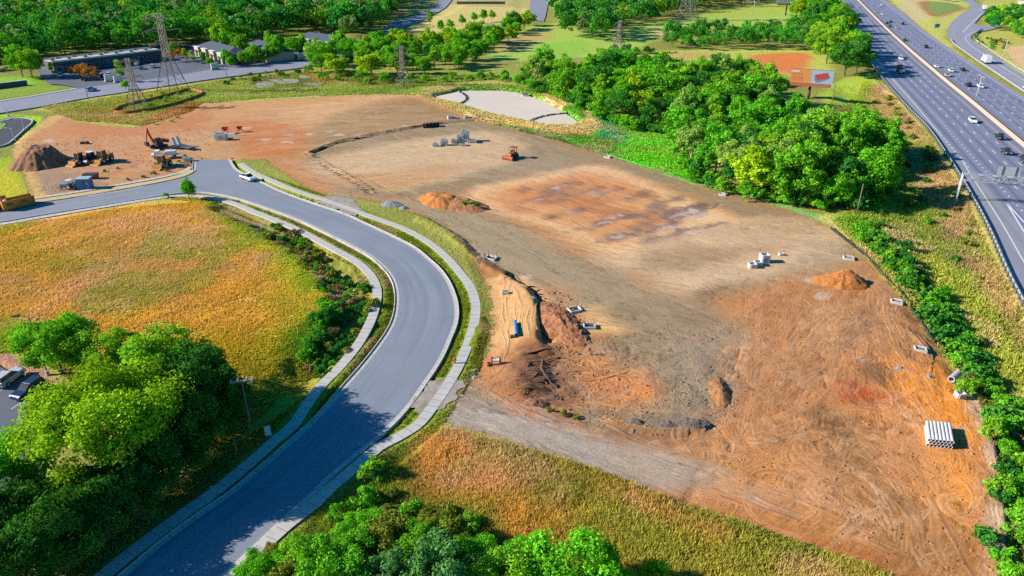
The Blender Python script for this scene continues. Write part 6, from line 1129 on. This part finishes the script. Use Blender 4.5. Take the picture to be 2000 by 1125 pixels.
mound('dirt_pile', 862, 394, 6.6, 4.6, -.75, 1.7, S_OR, 'flat topped orange dirt heap beside the building pad', .7, .45, 12); mound('dirt_pile', 905, 402, 6.5, 4.4, -.6, 1.5, S_RED, 'red brown end of the dirt heap carrying green weeds', 1.0, .3, 15)
mound('gravel_pile', 765, 400, 2.9, 1.7, -.1, 1.0, S_GV, 'blue grey gravel pile near the gravel entrance', .7, .1, 21, 'gravel pile', 36, sc=.7); mound('gravel_pile', 789, 407, 1.3, .9, 0, .6, S_GV, 'small dark gravel pile right of the larger one', .9, .1, 23, 'gravel pile', 28, sc=.5)
mound('spoil_mound', 1096, 632, 3.4, 8.0, .36, 1.1, S_RED, 'rough red brown spoil mound beside the sandy shelf', 1.3, .25, 27, n=80, sc=.7); mound('spoil_mound', 1120, 642, 1.5, 5.6, .42, .75, S_BR, 'clodded strip of dark earth along the right side of the spoil mound', 2.4, .3, 33, n=70, sc=.4)
mound('spoil_mound', 1406, 766, 1.5, 3.9, -.12, .8, S_DULL, 'narrow orange earth mound with a black shaded side in the rutted soil', .6, .2, 29, n=50, sc=.6)
for x, y, rx, ry, h, l in ((1300,832,2.6,.9,.7,'grey clump of rubble in the row above the haul road, left one'),(1345,832,2.8,.9,.75,'grey clump of rubble at the right end of the row above the haul road'),(1238,826,1.6,.8,.6,'small dark clump in the row above the haul road'),(1040,790,2.4,1.4,.7,'ridged red earth clump at the start of the haul road')): mound('earth_clump', x, y, rx, ry, -.1, h, S_BR if 'red' in l else soilmat('grey_earth', P(166,150,130), P(126,112,98), 2), l, 1.4, .2, int(x), n=40, sc=.5)
for x, y, l in ((1756,720,'white rubble heap in the south-east soil, left of two'),(1815,737,'pale rubble heap in the south-east soil, right of two'),(925,725,'white broken concrete by the red frame, upper piece'),(928,738,'white broken concrete by the red frame, lower piece')): mound('rubble_heap', x, y, .9, .5, .3, .28, S_PALE, l, 2.2, .2, int(x + y), 'rubble', 26, sc=.3)
for x, y, k, h in ((895,404,'vividbush',1.0),(908,407,'vividbush',1.2),(922,407,'bush',1.0),(914,402,'bush',.9),(885,398,'scrub',.7),(932,410,'darkbush',.9)): p = G(x, y); o = put_tree(k, p[0], p[1], h, 'green weed clump on the red brown dirt heap', 'weeds on the dirt heap', 'weed_clump', 'weeds'); o.location.z = .75
for x, y, k, h in ((350,318,'vividbush',.9),(362,308,'bush',.9),(340,300,'scrub',.8),(300,340,'scrub',.7),(280,347,'scrub',.6),(325,335,'scrub',.7),(250,352,'scrub',.6),(205,336,'scrub',.6),(230,330,'scrub',.5),(1100,812,'scrub',.7),(1075,806,'scrub',.6),(1125,818,'scrub',.6)): p = G(x, y); put_tree(k, p[0], p[1], h, 'weedy clump on the machine yard soil' if x < 500 else 'weedy clump at the edge of the haul road', 'weeds on the yard' if x < 500 else 'weeds by the haul road', 'weed_clump', 'weeds')
# precast pieces
def inlet(px, py, s, rz, label, h=.45, rods=True):
    r = thing('drain_inlet', px, py, label, 'drain inlet', None, rz); m = MB(); t = .2 * s
    for a, b, c, d in ((-s,0,t,s*2),(s,0,t,s*2),(0,-s*.8,s*2+t,t),(0,s*.8,s*2+t,t)): m.box((a, b, h / 2 - .1), (c, d if c != s*2+t else t, h + .2) if c != t else (t, s * 1.6, h + .2))
    m.build('concrete_frame', M_CPRE, r); MB().box((0, 0, .05), (s * 1.9, s * 1.5, .1)).build('pit', smat('dark_pit', (.03,.025,.02), .2, 3, .9), r)
    if rods:
        for a in ((-s*.9,-s*.7),(s*.9,-s*.7),(-s*.9,s*.7),(s*.9,s*.7)): MB().bar((a[0], a[1], 0), (a[0], a[1], 1.4), .06).build('rebar', M_DGREY, r)
    return r
for x, y, s, rz, l in ((1657,506,.9,-.3,'concrete drain inlet near the top of the east edge above the orange cone'),(1751,590,.85,-.4,'concrete drain inlet at the east edge below the orange cone'),(1798,681,.8,-.35,'concrete drain inlet on orange soil, lowest on the east edge'),(1122,607,1.0,.4,'concrete drain inlet with rods beside the bright sand patch, upper'),(1151,640,.9,0,'concrete drain inlet with rods at the bright sand patch, lower'),(959,506,1.0,-.4,'concrete drain inlet with rods on the bank by the grey soil'),(1187,308,.85,-.5,'drain inlet beside the green edge above the building pad'),(1411,381,.8,-.4,'drain inlet at the green edge right of the building pad')): inlet(x, y, s, rz, l)
r = thing('concrete_trough', 987, 577, 'small white concrete trough on the sandy shelf', 'trough', None, 0); MB().box((0, 0, .3), (1.3, .8, .6)).build('body', M_CPRE, r, .04); MB().box((0, 0, .61), (1.0, .5, .03)).build('hollow', M_DGREY, r)
def cbox(px, py, sx, sy, h, rz, label, group=None): 
    r = thing('concrete_box', px, py, label, 'concrete box', group, rz); m = MB(); t = .18
    for a, b, c, d in ((-sx/2,0,t,sy),(sx/2,0,t,sy),(0,-sy/2,sx-t,t),(0,sy/2,sx-t,t)): m.box((a, b, h / 2), (c, d, h))
    m.build('wall', M_CPRE, r); MB().box((0, 0, h * .3), (sx - t, sy - t, .1)).build('floor_slab', M_DGREY, r); MB().box((0, -sy / 2 - .1, h * .5), (sx * .4, .03, h * .45)).build('knockout', smat('shallow_recess', P(176,176,172), .1, 2, .8), r); return r
for x, y, a, b, h, l in ((1492,512,1.5,1.5,1.7,'tallest white concrete box of three in the middle of the site'),(1480,519,1.3,1.2,.9,'low white concrete box, middle of the row of three'),(1469,523,1.3,1.2,.9,'low white concrete box, left end of the row of three'),(1874,776,1.1,.9,.8,'white concrete box with a dark hole on the orange soil'),(1525,499,.8,.6,.5,'tiny white concrete piece right of the three boxes')): cbox(x, y, a, b, h, .1, l)
for x, y, a, b, h, l in ((851,286,1.8,1.5,1.0,'white concrete piece at the left end of the upper row'),(868,284,2.0,1.6,1.9,'tapered white concrete piece second in the upper row'),(887,280,1.7,1.5,1.3,'white concrete piece third in the upper row'),(899,277,1.9,1.6,2.2,'grey white concrete box left of the tallest in the upper row'),(909,276,2.2,1.8,3.4,'tallest concrete box of the upper row'),(922,279,2.8,1.6,1.0,'low white slab stack right of the tallest box in the upper row'),(905,285,2.0,1.3,.6,'low white concrete slab in front of the upper row'),(425,271,1.8,1.8,2.0,'white concrete block left of two by the red hoppers'),(433,273.5,3.4,1.8,2.0,'longer white concrete block beside the red hoppers'),(367,314,2.0,1.6,1.3,'white tank-like block at the kerb end')): cbox(x, y, a, b, h, 0, l)
def pipe(name, p0, p1, ro, ri, mat, label, cat='pipe', group=None, ribs=True):
    p0, p1 = Vector(p0), Vector(p1); o = tag(empty(name, p0), label, cat, group); d = p1 - p0; m = MB().tube((0,0,0), d, ro, ri); m.build('barrel', mat, o, sm_=False); e = MB().tube(d * -.01, d * .05, ro * 1.08, ri); e.build('socket', mat, o); return o
x, y = G(1857, 744); x2, y2 = G(1871, 731); z = hz(x, y); pipe('concrete_pipe', (x, y, z + .48), (x2, y2, z + .48), .48, .36, smat('grey_pipe_concrete', P(190,188,186), .1, 2, .8), 'grey concrete pipe lying at the east edge of the orange soil')
x, y = G(1009, 664); x2, y2 = G(1006, 636); z = hz(x, y) + .12; pipe('blue_pipe', (x, y, z + .3), (x2, y2, hz(x2, y2) + .4), .28, .2, smat('blue_plastic', P(70,140,200), .06, 2, .4), 'blue pipe lying on the sandy shelf', 'pipe'); r = thing('timber_block', 1002, 664, 'dark block beside the blue pipe', 'block'); MB().box((0, 0, .2), (.9, .5, .4)).build('block_body', M_DGREY, r, .04); MB().box((0, 0, .43), (.7, .35, .06)).build('cap', M_GREY, r)
M_PIPE = smat('dusty_white_pipe', P(226,226,226), .12, 1.1, .6, dirt=tuple(P(196,176,152))); x0, y0 = G(1808, 872); dx = np.array(G(1849, 876)) - np.array((x0, y0)); dx /= np.linalg.norm(dx); ax = np.array(G(1803, 832)) - np.array((x0, y0)); ax = ax / np.linalg.norm(ax); z = hz(x0, y0)
for lay in range(3):
    for i in range(7 - (lay % 2)):
        q = np.array((x0, y0)) + dx * (.22 + .44 * (i + .5 * (lay % 2))); e = q + ax * 4.1; pipe('plastic_pipe', (q[0], q[1], z + .22 + .38 * lay), (e[0], e[1], z + .22 + .38 * lay), .215, .17, M_PIPE, ('white pipe in the top layer of the stacked pipes' if lay == 2 else 'white pipe in a lower layer of the stacked pipes'), 'pipe', 'stack of white pipes on the orange soil, ' + ('top layer' if lay == 2 else 'lower layers'))
# dark stock by the upper bank
for i, (x, y) in enumerate(((831,249.5),(838,248.5),(845,247.5),(852,247))):
    r = thing('pipe_bundle', x, y, 'black bundle in the row below the upper bank' , 'bundle', 'black bundles below the upper bank', .3); m = MB()
    for k in range(3): m.cyl((-.9, (k - 1) * .7, .4), (.9, (k - 1) * .7, .4), .36, n=8)
    m.cyl((-.9, 0, 1.0), (.9, 0, 1.0), .36, n=8).build('pipes', M_BLK, r); MB().box((0, 0, .75), (.12, 2.3, 1.6)).build('strap', M_DGREY, r)
cbox(882, 232, 2.6, 1.2, .9, .3, 'white frame piece above the upper bank'); cbox(913, 233, 2.2, 1.0, .7, .3, 'white piece at the east end of the upper bank')
r = thing('rubble_line', 952, 234, 'reddish rubble strewn beside the straw bank of the pond', 'rubble', None, -.5)
for k in range(9): MB().box(((k - 4) * 1.3, random.uniform(-.8, .8), .2), (1.1, .7, .5), random.uniform(0, 3), (.6, .6)).build('stone', S_RED if k % 2 else S_PALE, r)
# pond baffles
def curtain(px, label):
    p = resample(smooth(GG(px), 6), 1.2); r = path_thing('turbidity_curtain', label, 'floating curtain'); 
    for q in p[::1][:90]: MB().box((q[0], q[1], -.1), (1.15, .7, .5), random.uniform(0, 3), (.7, .7)).build('float', M_BLK if random.random() < .7 else M_GREY, r)
curtain([(897,178),(908,184),(912,191),(906,198),(895,203)], 'dark floating baffle across the left end of the pond'); curtain([(1107,220),(1088,222),(1066,225),(1048,230),(1033,236)], 'dark floating baffle across the right end of the pond')
r = thing('outlet_riser', 1026, 186, 'small concrete outlet box at the far bank of the pond', 'outlet'); MB().box((0, 0, .8), (2.2, 2.0, 2.2)).build('box_wall', M_CPRE, r, .05); MB().box((0, 0, 1.95), (2.5, 2.3, .2)).build('lid', M_GREY, r)
o = struct(flat('riprap', smooth(GG([(1048,180),(1060,176),(1082,184),(1070,188)]), 4, True), .85, S_GV))
# fences
def fence(px, h, label, name, mat, step=4.0, smooth_=True):
    p = resample(smooth(GG(px), 6) if smooth_ else GG(px), step); r = path_thing(name, label, 'fence'); z = hz_arr(p[:, 0], p[:, 1]); n_ = normals2(p); k = len(p); v = np.vstack([np.c_[p + n_ * .03, z - .15], np.c_[p + n_ * .03, z + h], np.c_[p - n_ * .03, z + h], np.c_[p - n_ * .03, z - .15]]); i = np.arange(k - 1); f = [np.stack([i + a * k, i + 1 + a * k, i + 1 + b * k, i + b * k], 1) for a, b in ((0,1),(1,2),(2,3))]
    npmesh('fabric', v, np.vstack(f), mat, r)
    for q, zz in list(zip(p, z))[:100]: MB().box((q[0], q[1], zz + h * .5), (.12, .12, h + .4)).build('stake', M_WOOD, r)
M_SILT = smat('black_silt_fabric', (.02,.02,.022), .3, .5, .9); fence([(1622,447),(1655,474),(1694,505),(1725,540),(1762,575),(1795,620),(1826,662)], .55, 'black silt fence along the east edge of the soil', 'silt_fence', M_SILT, 3); fence([(920,232),(990,245),(1050,262),(1100,280),(1180,304),(1250,326),(1330,349),(1400,374),(1500,397)], .35, 'low dark silt fence between the pad and the green bank', 'silt_fence', smat('dull_silt_fabric', P(100,92,66), .3, .4, .9), 5)
fence([(222,222),(235,212),(262,205),(300,196),(345,184),(372,176),(400,184),(385,192),(350,203),(300,216),(250,224),(222,222)], 1.1, 'orange safety fence round the pylon feet', 'safety_fence', smat('orange_mesh', P(214,112,44), .35, .6, .8), 4, False); fence([(1940,870),(1955,960),(1966,1060),(1975,1130)], .5, 'black silt fence beside the pale track at the lower right', 'silt_fence', M_SILT, 3); fence([(375,312),(377,333)], .5, 'short black silt fence at the end of the unfinished street', 'silt_fence', M_SILT, 2, False)
# machines
def tracks(r, L, w, gauge, h):
    for s_ in (-1, 1):
        t = MB().prof([(-L/2,h*.35),(-L/2+h*.3,0),(L/2-h*.3,0),(L/2,h*.35),(L/2,h*.7),(L/2-h*.3,h),(-L/2+h*.3,h),(-L/2,h*.7)], s_ * gauge - w / 2, s_ * gauge + w / 2).build('track', M_BLK, r, .04)
        for x in (-.35, 0, .35): MB().cyl((x * L, s_ * (gauge + w / 2 + .03), h * .4), (x * L, s_ * (gauge - w / 2 - .03), h * .4), h * .26, n=10).build('roller', M_DGREY, t)
def dozer(px, py, rz, label):
    r = thing('bulldozer', px, py, label, 'bulldozer', None, rz); tracks(r, 3.6, .6, 1.0, 1.1); MB().prof([(-1.6,.7),(-1.6,1.7),(-.2,1.8),(1.5,1.7),(1.8,1.3),(1.8,.7)], -.65, .65).build('body', M_ORNG, r, .05); MB().cyl((1.0,.3,1.7), (1.0,.3,2.7), .08, n=8).build('exhaust', M_DGREY, r)
    for a in ((-1.4,-.7),(-1.4,.7),(.0,-.7),(.0,.7)): MB().bar((a[0], a[1], 1.6), (a[0], a[1], 3.1), .12).build('canopy_post', M_ORNG, r)
    MB().box((-.7, 0, 3.15), (2.0, 1.9, .16)).build('canopy_roof', M_ORNG, r, .03); MB().box((-.6, 0, 2.0), (.7, .8, .8)).build('seat', M_DGREY, r); MB().prof([(2.3,.05),(2.5,.0),(2.65,.6),(2.5,1.25),(2.3,1.25),(2.42,.6)], -1.7, 1.7).build('blade', M_ORNG, r); MB().bar((1.0,-1.35,.6), (2.4,-1.2,.5), .2).bar((1.0,1.35,.6), (2.4,1.2,.5), .2).build('push_arm', M_ORNG, r); MB().box((-2.1, 0, .9), (.5, 1.2, .7)).build('ripper', M_DGREY, r); return r
dozer(1000, 310, heading((1008,306), (992,313)), 'orange bulldozer alone on the upper pad')
def loader(px, py, rz, label, mat=M_MACH, s=1.0, group=None):
    r = thing('wheel_loader', px, py, label, 'loader', group, rz); r.scale = (s, s, s); MB().prof([(-3.1,.9),(-3.2,2.2),(-.7,2.3),(-.5,1.3),(1.3,1.3),(1.5,.9)], -1.15, 1.15).build('body', mat, r, .08); c = MB().prof([(-.9,2.2),(-.8,3.4),(.6,3.4),(.9,1.4),(-.6,1.4)], -.85, .85).build('cab', M_GLASS, r); MB().box((-.1, 0, 3.5), (1.8, 1.9, .18)).build('cab_roof', mat, r, .03)
    for a in ((-.8,-.86),(-.8,.86),(.7,-.86),(.7,.86)): MB().bar((a[0], a[1], 1.5), (a[0], a[1], 3.45), .12).build('cab_pillar', mat, r)
    wheels(r, (-2.0, 1.1), 1.45, .82, wd=.6); MB().prof([(2.4,.15),(3.6,.1),(3.5,.35),(2.7,.6),(2.5,1.4),(2.2,1.4)], -1.45, 1.45).build('bucket', mat, r); MB().bar((.9,-.6,1.5), (2.5,-.6,.8), .3).bar((.9,.6,1.5), (2.5,.6,.8), .3).build('lift_arm', mat, r); MB().cyl((-2.4,.4,2.2), (-2.4,.4,3.0), .09, n=8).build('exhaust', M_DGREY, r); return r
loader(157, 321, R(-115), 'yellow wheel loader at the left of the machine row', s=.95); loader(202, 318, R(-105), 'yellow wheel loader at the right of the machine row'); loader(318, 327, R(-100), 'yellow wheel loader by the weeds near the street end', s=.95)
r = thing('soil_compactor', 179, 319, 'dark soil compactor between the two yellow loaders', 'compactor', None, R(-110)); MB().cyl((1.6,-1.0,.75), (1.6,1.0,.75), .75, n=18).build('drum', M_GREY, r); MB().prof([(-2.2,.8),(-2.2,1.9),(-.4,1.9),(-.2,1.1),(.4,.8)], -.95, .95).build('body', M_DGREY, r, .05); MB().box((.9,-1.15,.8), (2.4,.14,.5)).box((.9,1.15,.8), (2.4,.14,.5)).build('drum_frame', M_MACH, r); MB().box((-.3, 0, 2.5), (1.5,1.6,1.3), top=(.9,.9)).build('cab', M_GLASS, r); MB().box((-.3,0,3.2), (1.6,1.7,.14)).build('cab_roof', M_WPL, r); wheels(r, (-1.4,), 1.1, .7, wd=.5)
r = thing('excavator', 311, 289, 'orange excavator with its boom folded upright', 'excavator', None, R(238)); tracks(r, 4.2, .65, 1.2, 1.0); MB().box((0,0,1.15), (2.2,2.2,.4)).build('turntable', M_DGREY, r); MB().prof([(-2.6,1.35),(-2.7,2.3),(-.6,2.6),(1.2,2.4),(1.3,1.35)], -1.35, .4).build('house', M_ORNG, r, .05); MB().box((.5, .9, 2.3), (1.7, 1.0, 1.9), top=(.9,.9)).build('cab', M_GLASS, r); MB().box((-2.5,0,1.8), (.7,2.6,1.0)).build('counterweight', M_DGREY, r, .05)
MB().bar((1.1,-.2,1.7), (2.2,-.2,4.4), .55, .5).bar((2.2,-.2,4.4), (2.5,-.2,6.4), .5, .35).build('boom', M_ORNG, r); MB().bar((2.5,-.2,6.4), (3.6,-.2,2.6), .4, .3).build('stick', M_ORNG, r); MB().prof([(3.2,2.6),(4.0,2.4),(3.9,1.4),(3.1,1.1),(2.9,1.7)], -.8, .4).build('bucket', M_DGREY, r); MB().cyl((1.5,-.2,2.0), (2.2,-.2,3.9), .12, n=8).build('boom_ram', M_STEEL, r)
r = thing('flatbed_truck', 325, 309, 'white flatbed truck parked behind the yellow loader', 'truck', None, R(195)); MB().prof([(1.4,.6),(1.4,2.4),(2.6,2.4),(3.0,1.5),(3.8,1.3),(3.8,.6)], -1.05, 1.05, inset=.08).build('cab', CARC['white'], r, .05); MB().prof([(2.62,2.3),(2.7,2.3),(3.06,1.6),(2.98,1.58)], -.9, .9).build('windscreen', M_GLASS, r); MB().box((-1.2,0,1.15), (4.8,2.3,.18)).build('bed', M_WPL, r); MB().box((-1.4,.2,1.7), (3.0,1.6,.95)).build('load', M_WPL, r, .05); wheels(r, (-2.2, 2.6), 1.05, .48, wd=.35)
r = thing('equipment_trailer', 362, 291, 'grey equipment trailer with two raised ramps', 'trailer', None, R(-28)); MB().box((0,0,.8), (6.5,2.4,.25)).build('deck', M_GREY, r); wheels(r, (-1.6,-.5), 1.2, .45, wd=.3)
for s_ in (-.8,.8): MB().box((-3.4, s_, 1.9), (.16,.9,2.6), ry=R(-22)).build('ramp', M_WPL, r)
MB().bar((3.2,-.8,.8), (5.0,0,.6), .18).bar((3.2,.8,.8), (5.0,0,.6), .18).build('drawbar', M_DGREY, r)
r = thing('storage_shed', 168, 368, 'blue portable storage shed beside the street', 'shed', None, R(6)); mb = smat('blue_shed_paint', P(64,124,176), .1, 1, .6); MB().box((0,0,1.35), (3.1,2.4,2.6)).build('wall', mb, r); MB().box((0,0,2.72), (3.3,2.6,.16)).build('roof', smat('pale_shed_roof', P(172,190,190), .1, 1, .7), r); MB().box((.3,-1.22,1.2), (.9,.06,2.0)).build('door', smat('blue_shed_door', P(50,100,156), .1, 1, .6), r); MB().box((1.0,-1.23,1.6), (.25,.05,.6)).build('notice', M_WPL, r)
r = thing('utility_tractor', 133, 369, 'blue and white utility tractor in front of the shed', 'tractor', None, R(170)); MB().prof([(-.6,.8),(-.6,1.5),(1.7,1.35),(1.9,1.1),(1.9,.7)], -.45, .45).build('hood', smat('tractor_blue', P(70,120,200), .1, 2, .4), r, .05); MB().box((-.9,0,1.1), (1.0,1.2,.8)).build('rear_body', M_DGREY, r); MB().box((-.8,0,2.35), (1.3,1.4,.1)).build('canopy', M_WPL, r)
for a in ((-1.3,-.6),(-1.3,.6)): MB().bar((a[0],a[1],1.3), (a[0],a[1],2.35), .09).build('canopy_post', M_DGREY, r)
wheels(r, (-1.0,), 1.0, .75, wd=.4); wheels(r, (1.4,), .8, .45, wd=.25)
r = thing('pump_trailer', 150, 369, 'grey pump trailer between the tractor and the blue shed', 'trailer', None, R(8)); MB().box((0,0,.9), (2.2,1.2,.8)).build('engine_box', M_GREY, r, .06); MB().cyl((-.9,0,1.5), (.9,0,1.5), .35, n=12).build('tank', M_STEEL, r); wheels(r, (-.2,), .8, .35, wd=.2); MB().bar((1.1,0,.6), (2.1,0,.4), .12).build('drawbar', M_DGREY, r)
r = thing('steel_skip', 179, 349, 'brown steel trench plate stand behind the blue shed', 'skip', None, R(5)); MB().box((0,0,.7), (3.2,1.4,1.3), top=(1.12,1.2)).build('body', S_BR, r, .03); MB().box((0,0,1.38), (3.6,1.8,.1)).build('lip', M_DGREY, r)
for x, y, l, s in ((441,261,'red hopper on legs, left of two above the white blocks',.62), (469,258,'red framed hopper on legs, right of two above the white blocks',.55)):
    r = thing('red_hopper', x, y, l, 'hopper', None, .1); r.scale = (s,) * 3
    MB().poly([(-1.4,-1.1,3.2),(1.4,-1.1,3.2),(1.4,1.1,3.2),(-1.4,1.1,3.2),(-.4,-.4,1.2),(.4,-.4,1.2),(.4,.4,1.2),(-.4,.4,1.2)], [(0,1,5,4),(1,2,6,5),(2,3,7,6),(3,0,4,7),(4,5,6,7)]).build('bin', M_RED2 if False else M_RED, r)
    for a in ((-1.3,-1),(1.3,-1),(1.3,1),(-1.3,1)): MB().bar((a[0],a[1],0), (a[0],a[1],3.1), .16).build('leg', M_RED, r)
r = thing('plastic_sheet_heap', 450, 264, 'pale crumpled sheets on the soil before the red hoppers', 'sheets'); MB().box((0,0,.25), (4.2,1.6,.5), .3, (.6,.5)).build('sheet', M_WPL, r); MB().box((2.6,-1.4,.15), (5.5,1.1,.3), .25, (.8,.4)).build('trailing_sheet', S_PALE, r)
r = thing('timber_pallet', 166, 281, 'dark pallet-like frame alone above the machine row', 'pallet'); MB().box((0,0,.5), (2.4,.5,.3)).box((-.9,0,.3), (.4,1.4,.6)).box((.9,0,.3), (.4,1.4,.6)).build('deck', M_DGREY, r); MB().box((0,0,.72), (1.6,1.2,.12)).build('top_board', M_WOOD, r)
# skips of rubble on the street
def dumpster(px, py, rz, label):
    r = thing('roll_off_dumpster', px, py, label, 'dumpster', None, rz, .02); my = smat('dumpster_orange', P(222,148,34), .12, .8, .5, dirt=tuple(P(150,90,24))); L, w, h = 6.6, 2.4, 2.1; t = .12
    MB().box((0,0,.3), (L,w,.2)).build('floor', M_DGREY, r); MB().box((0,-w/2,h/2+.2), (L,t,h)).build('side_wall', my, r); MB().box((0,w/2,h/2+.2), (L,t,h)).build('side_wall', my, r); MB().box((-L/2,0,h/2+.2), (t,w-t,h)).build('end_wall', my, r); MB().box((L/2,0,h/2+.2), (t,w-t,h)).build('end_wall', my, r)
    for k in range(9): MB().box((-L/2 + .4 + k * (L - .8) / 8, -w/2 - .1, h/2 + .2), (.14,.1,h - .1)).build('rib', my, r)
    m = MB(); [m.box((x, -w/2 - .17, z), (l, .03, hh)) for x, z, l, hh in ((-1.9,1.6,1.3,.16),(-1.9,1.3,1.5,.22),(1.0,1.6,1.3,.16),(1.0,1.3,1.5,.12))]; m.build('lettering', M_DGREY, r)
    g = MB(); [g.box((random.uniform(-2.9, 2.9), random.uniform(-.9, .9), random.uniform(1.0, 1.7)), (random.uniform(.4, 1.2), random.uniform(.3, .7), random.uniform(.2, .5)), random.uniform(0, 3)) for _ in range(26)]; g.build('rubble', S_BR, r); MB().box((-2.4,.3,1.95), (.7,.5,.5), .4).build('white_scrap', M_WPL, r); return r
dumpster(37, 404, heading((12,409), (66,397)), 'orange roll-off dumpster full of rubble on the street'); dumpster(-14, 408, heading((-20,412), (20,404)), 'second orange dumpster cut by the left edge of the picture')
# parking bay lines in the lower left car park
for a, b in (((0,763),(30,741)),((42,786),(22,799)),((75,770),(38,793)),((92,788),(65,801))): struct(ribbon('bay_line', GG([a, b]), .14, .012, M_WHITE))
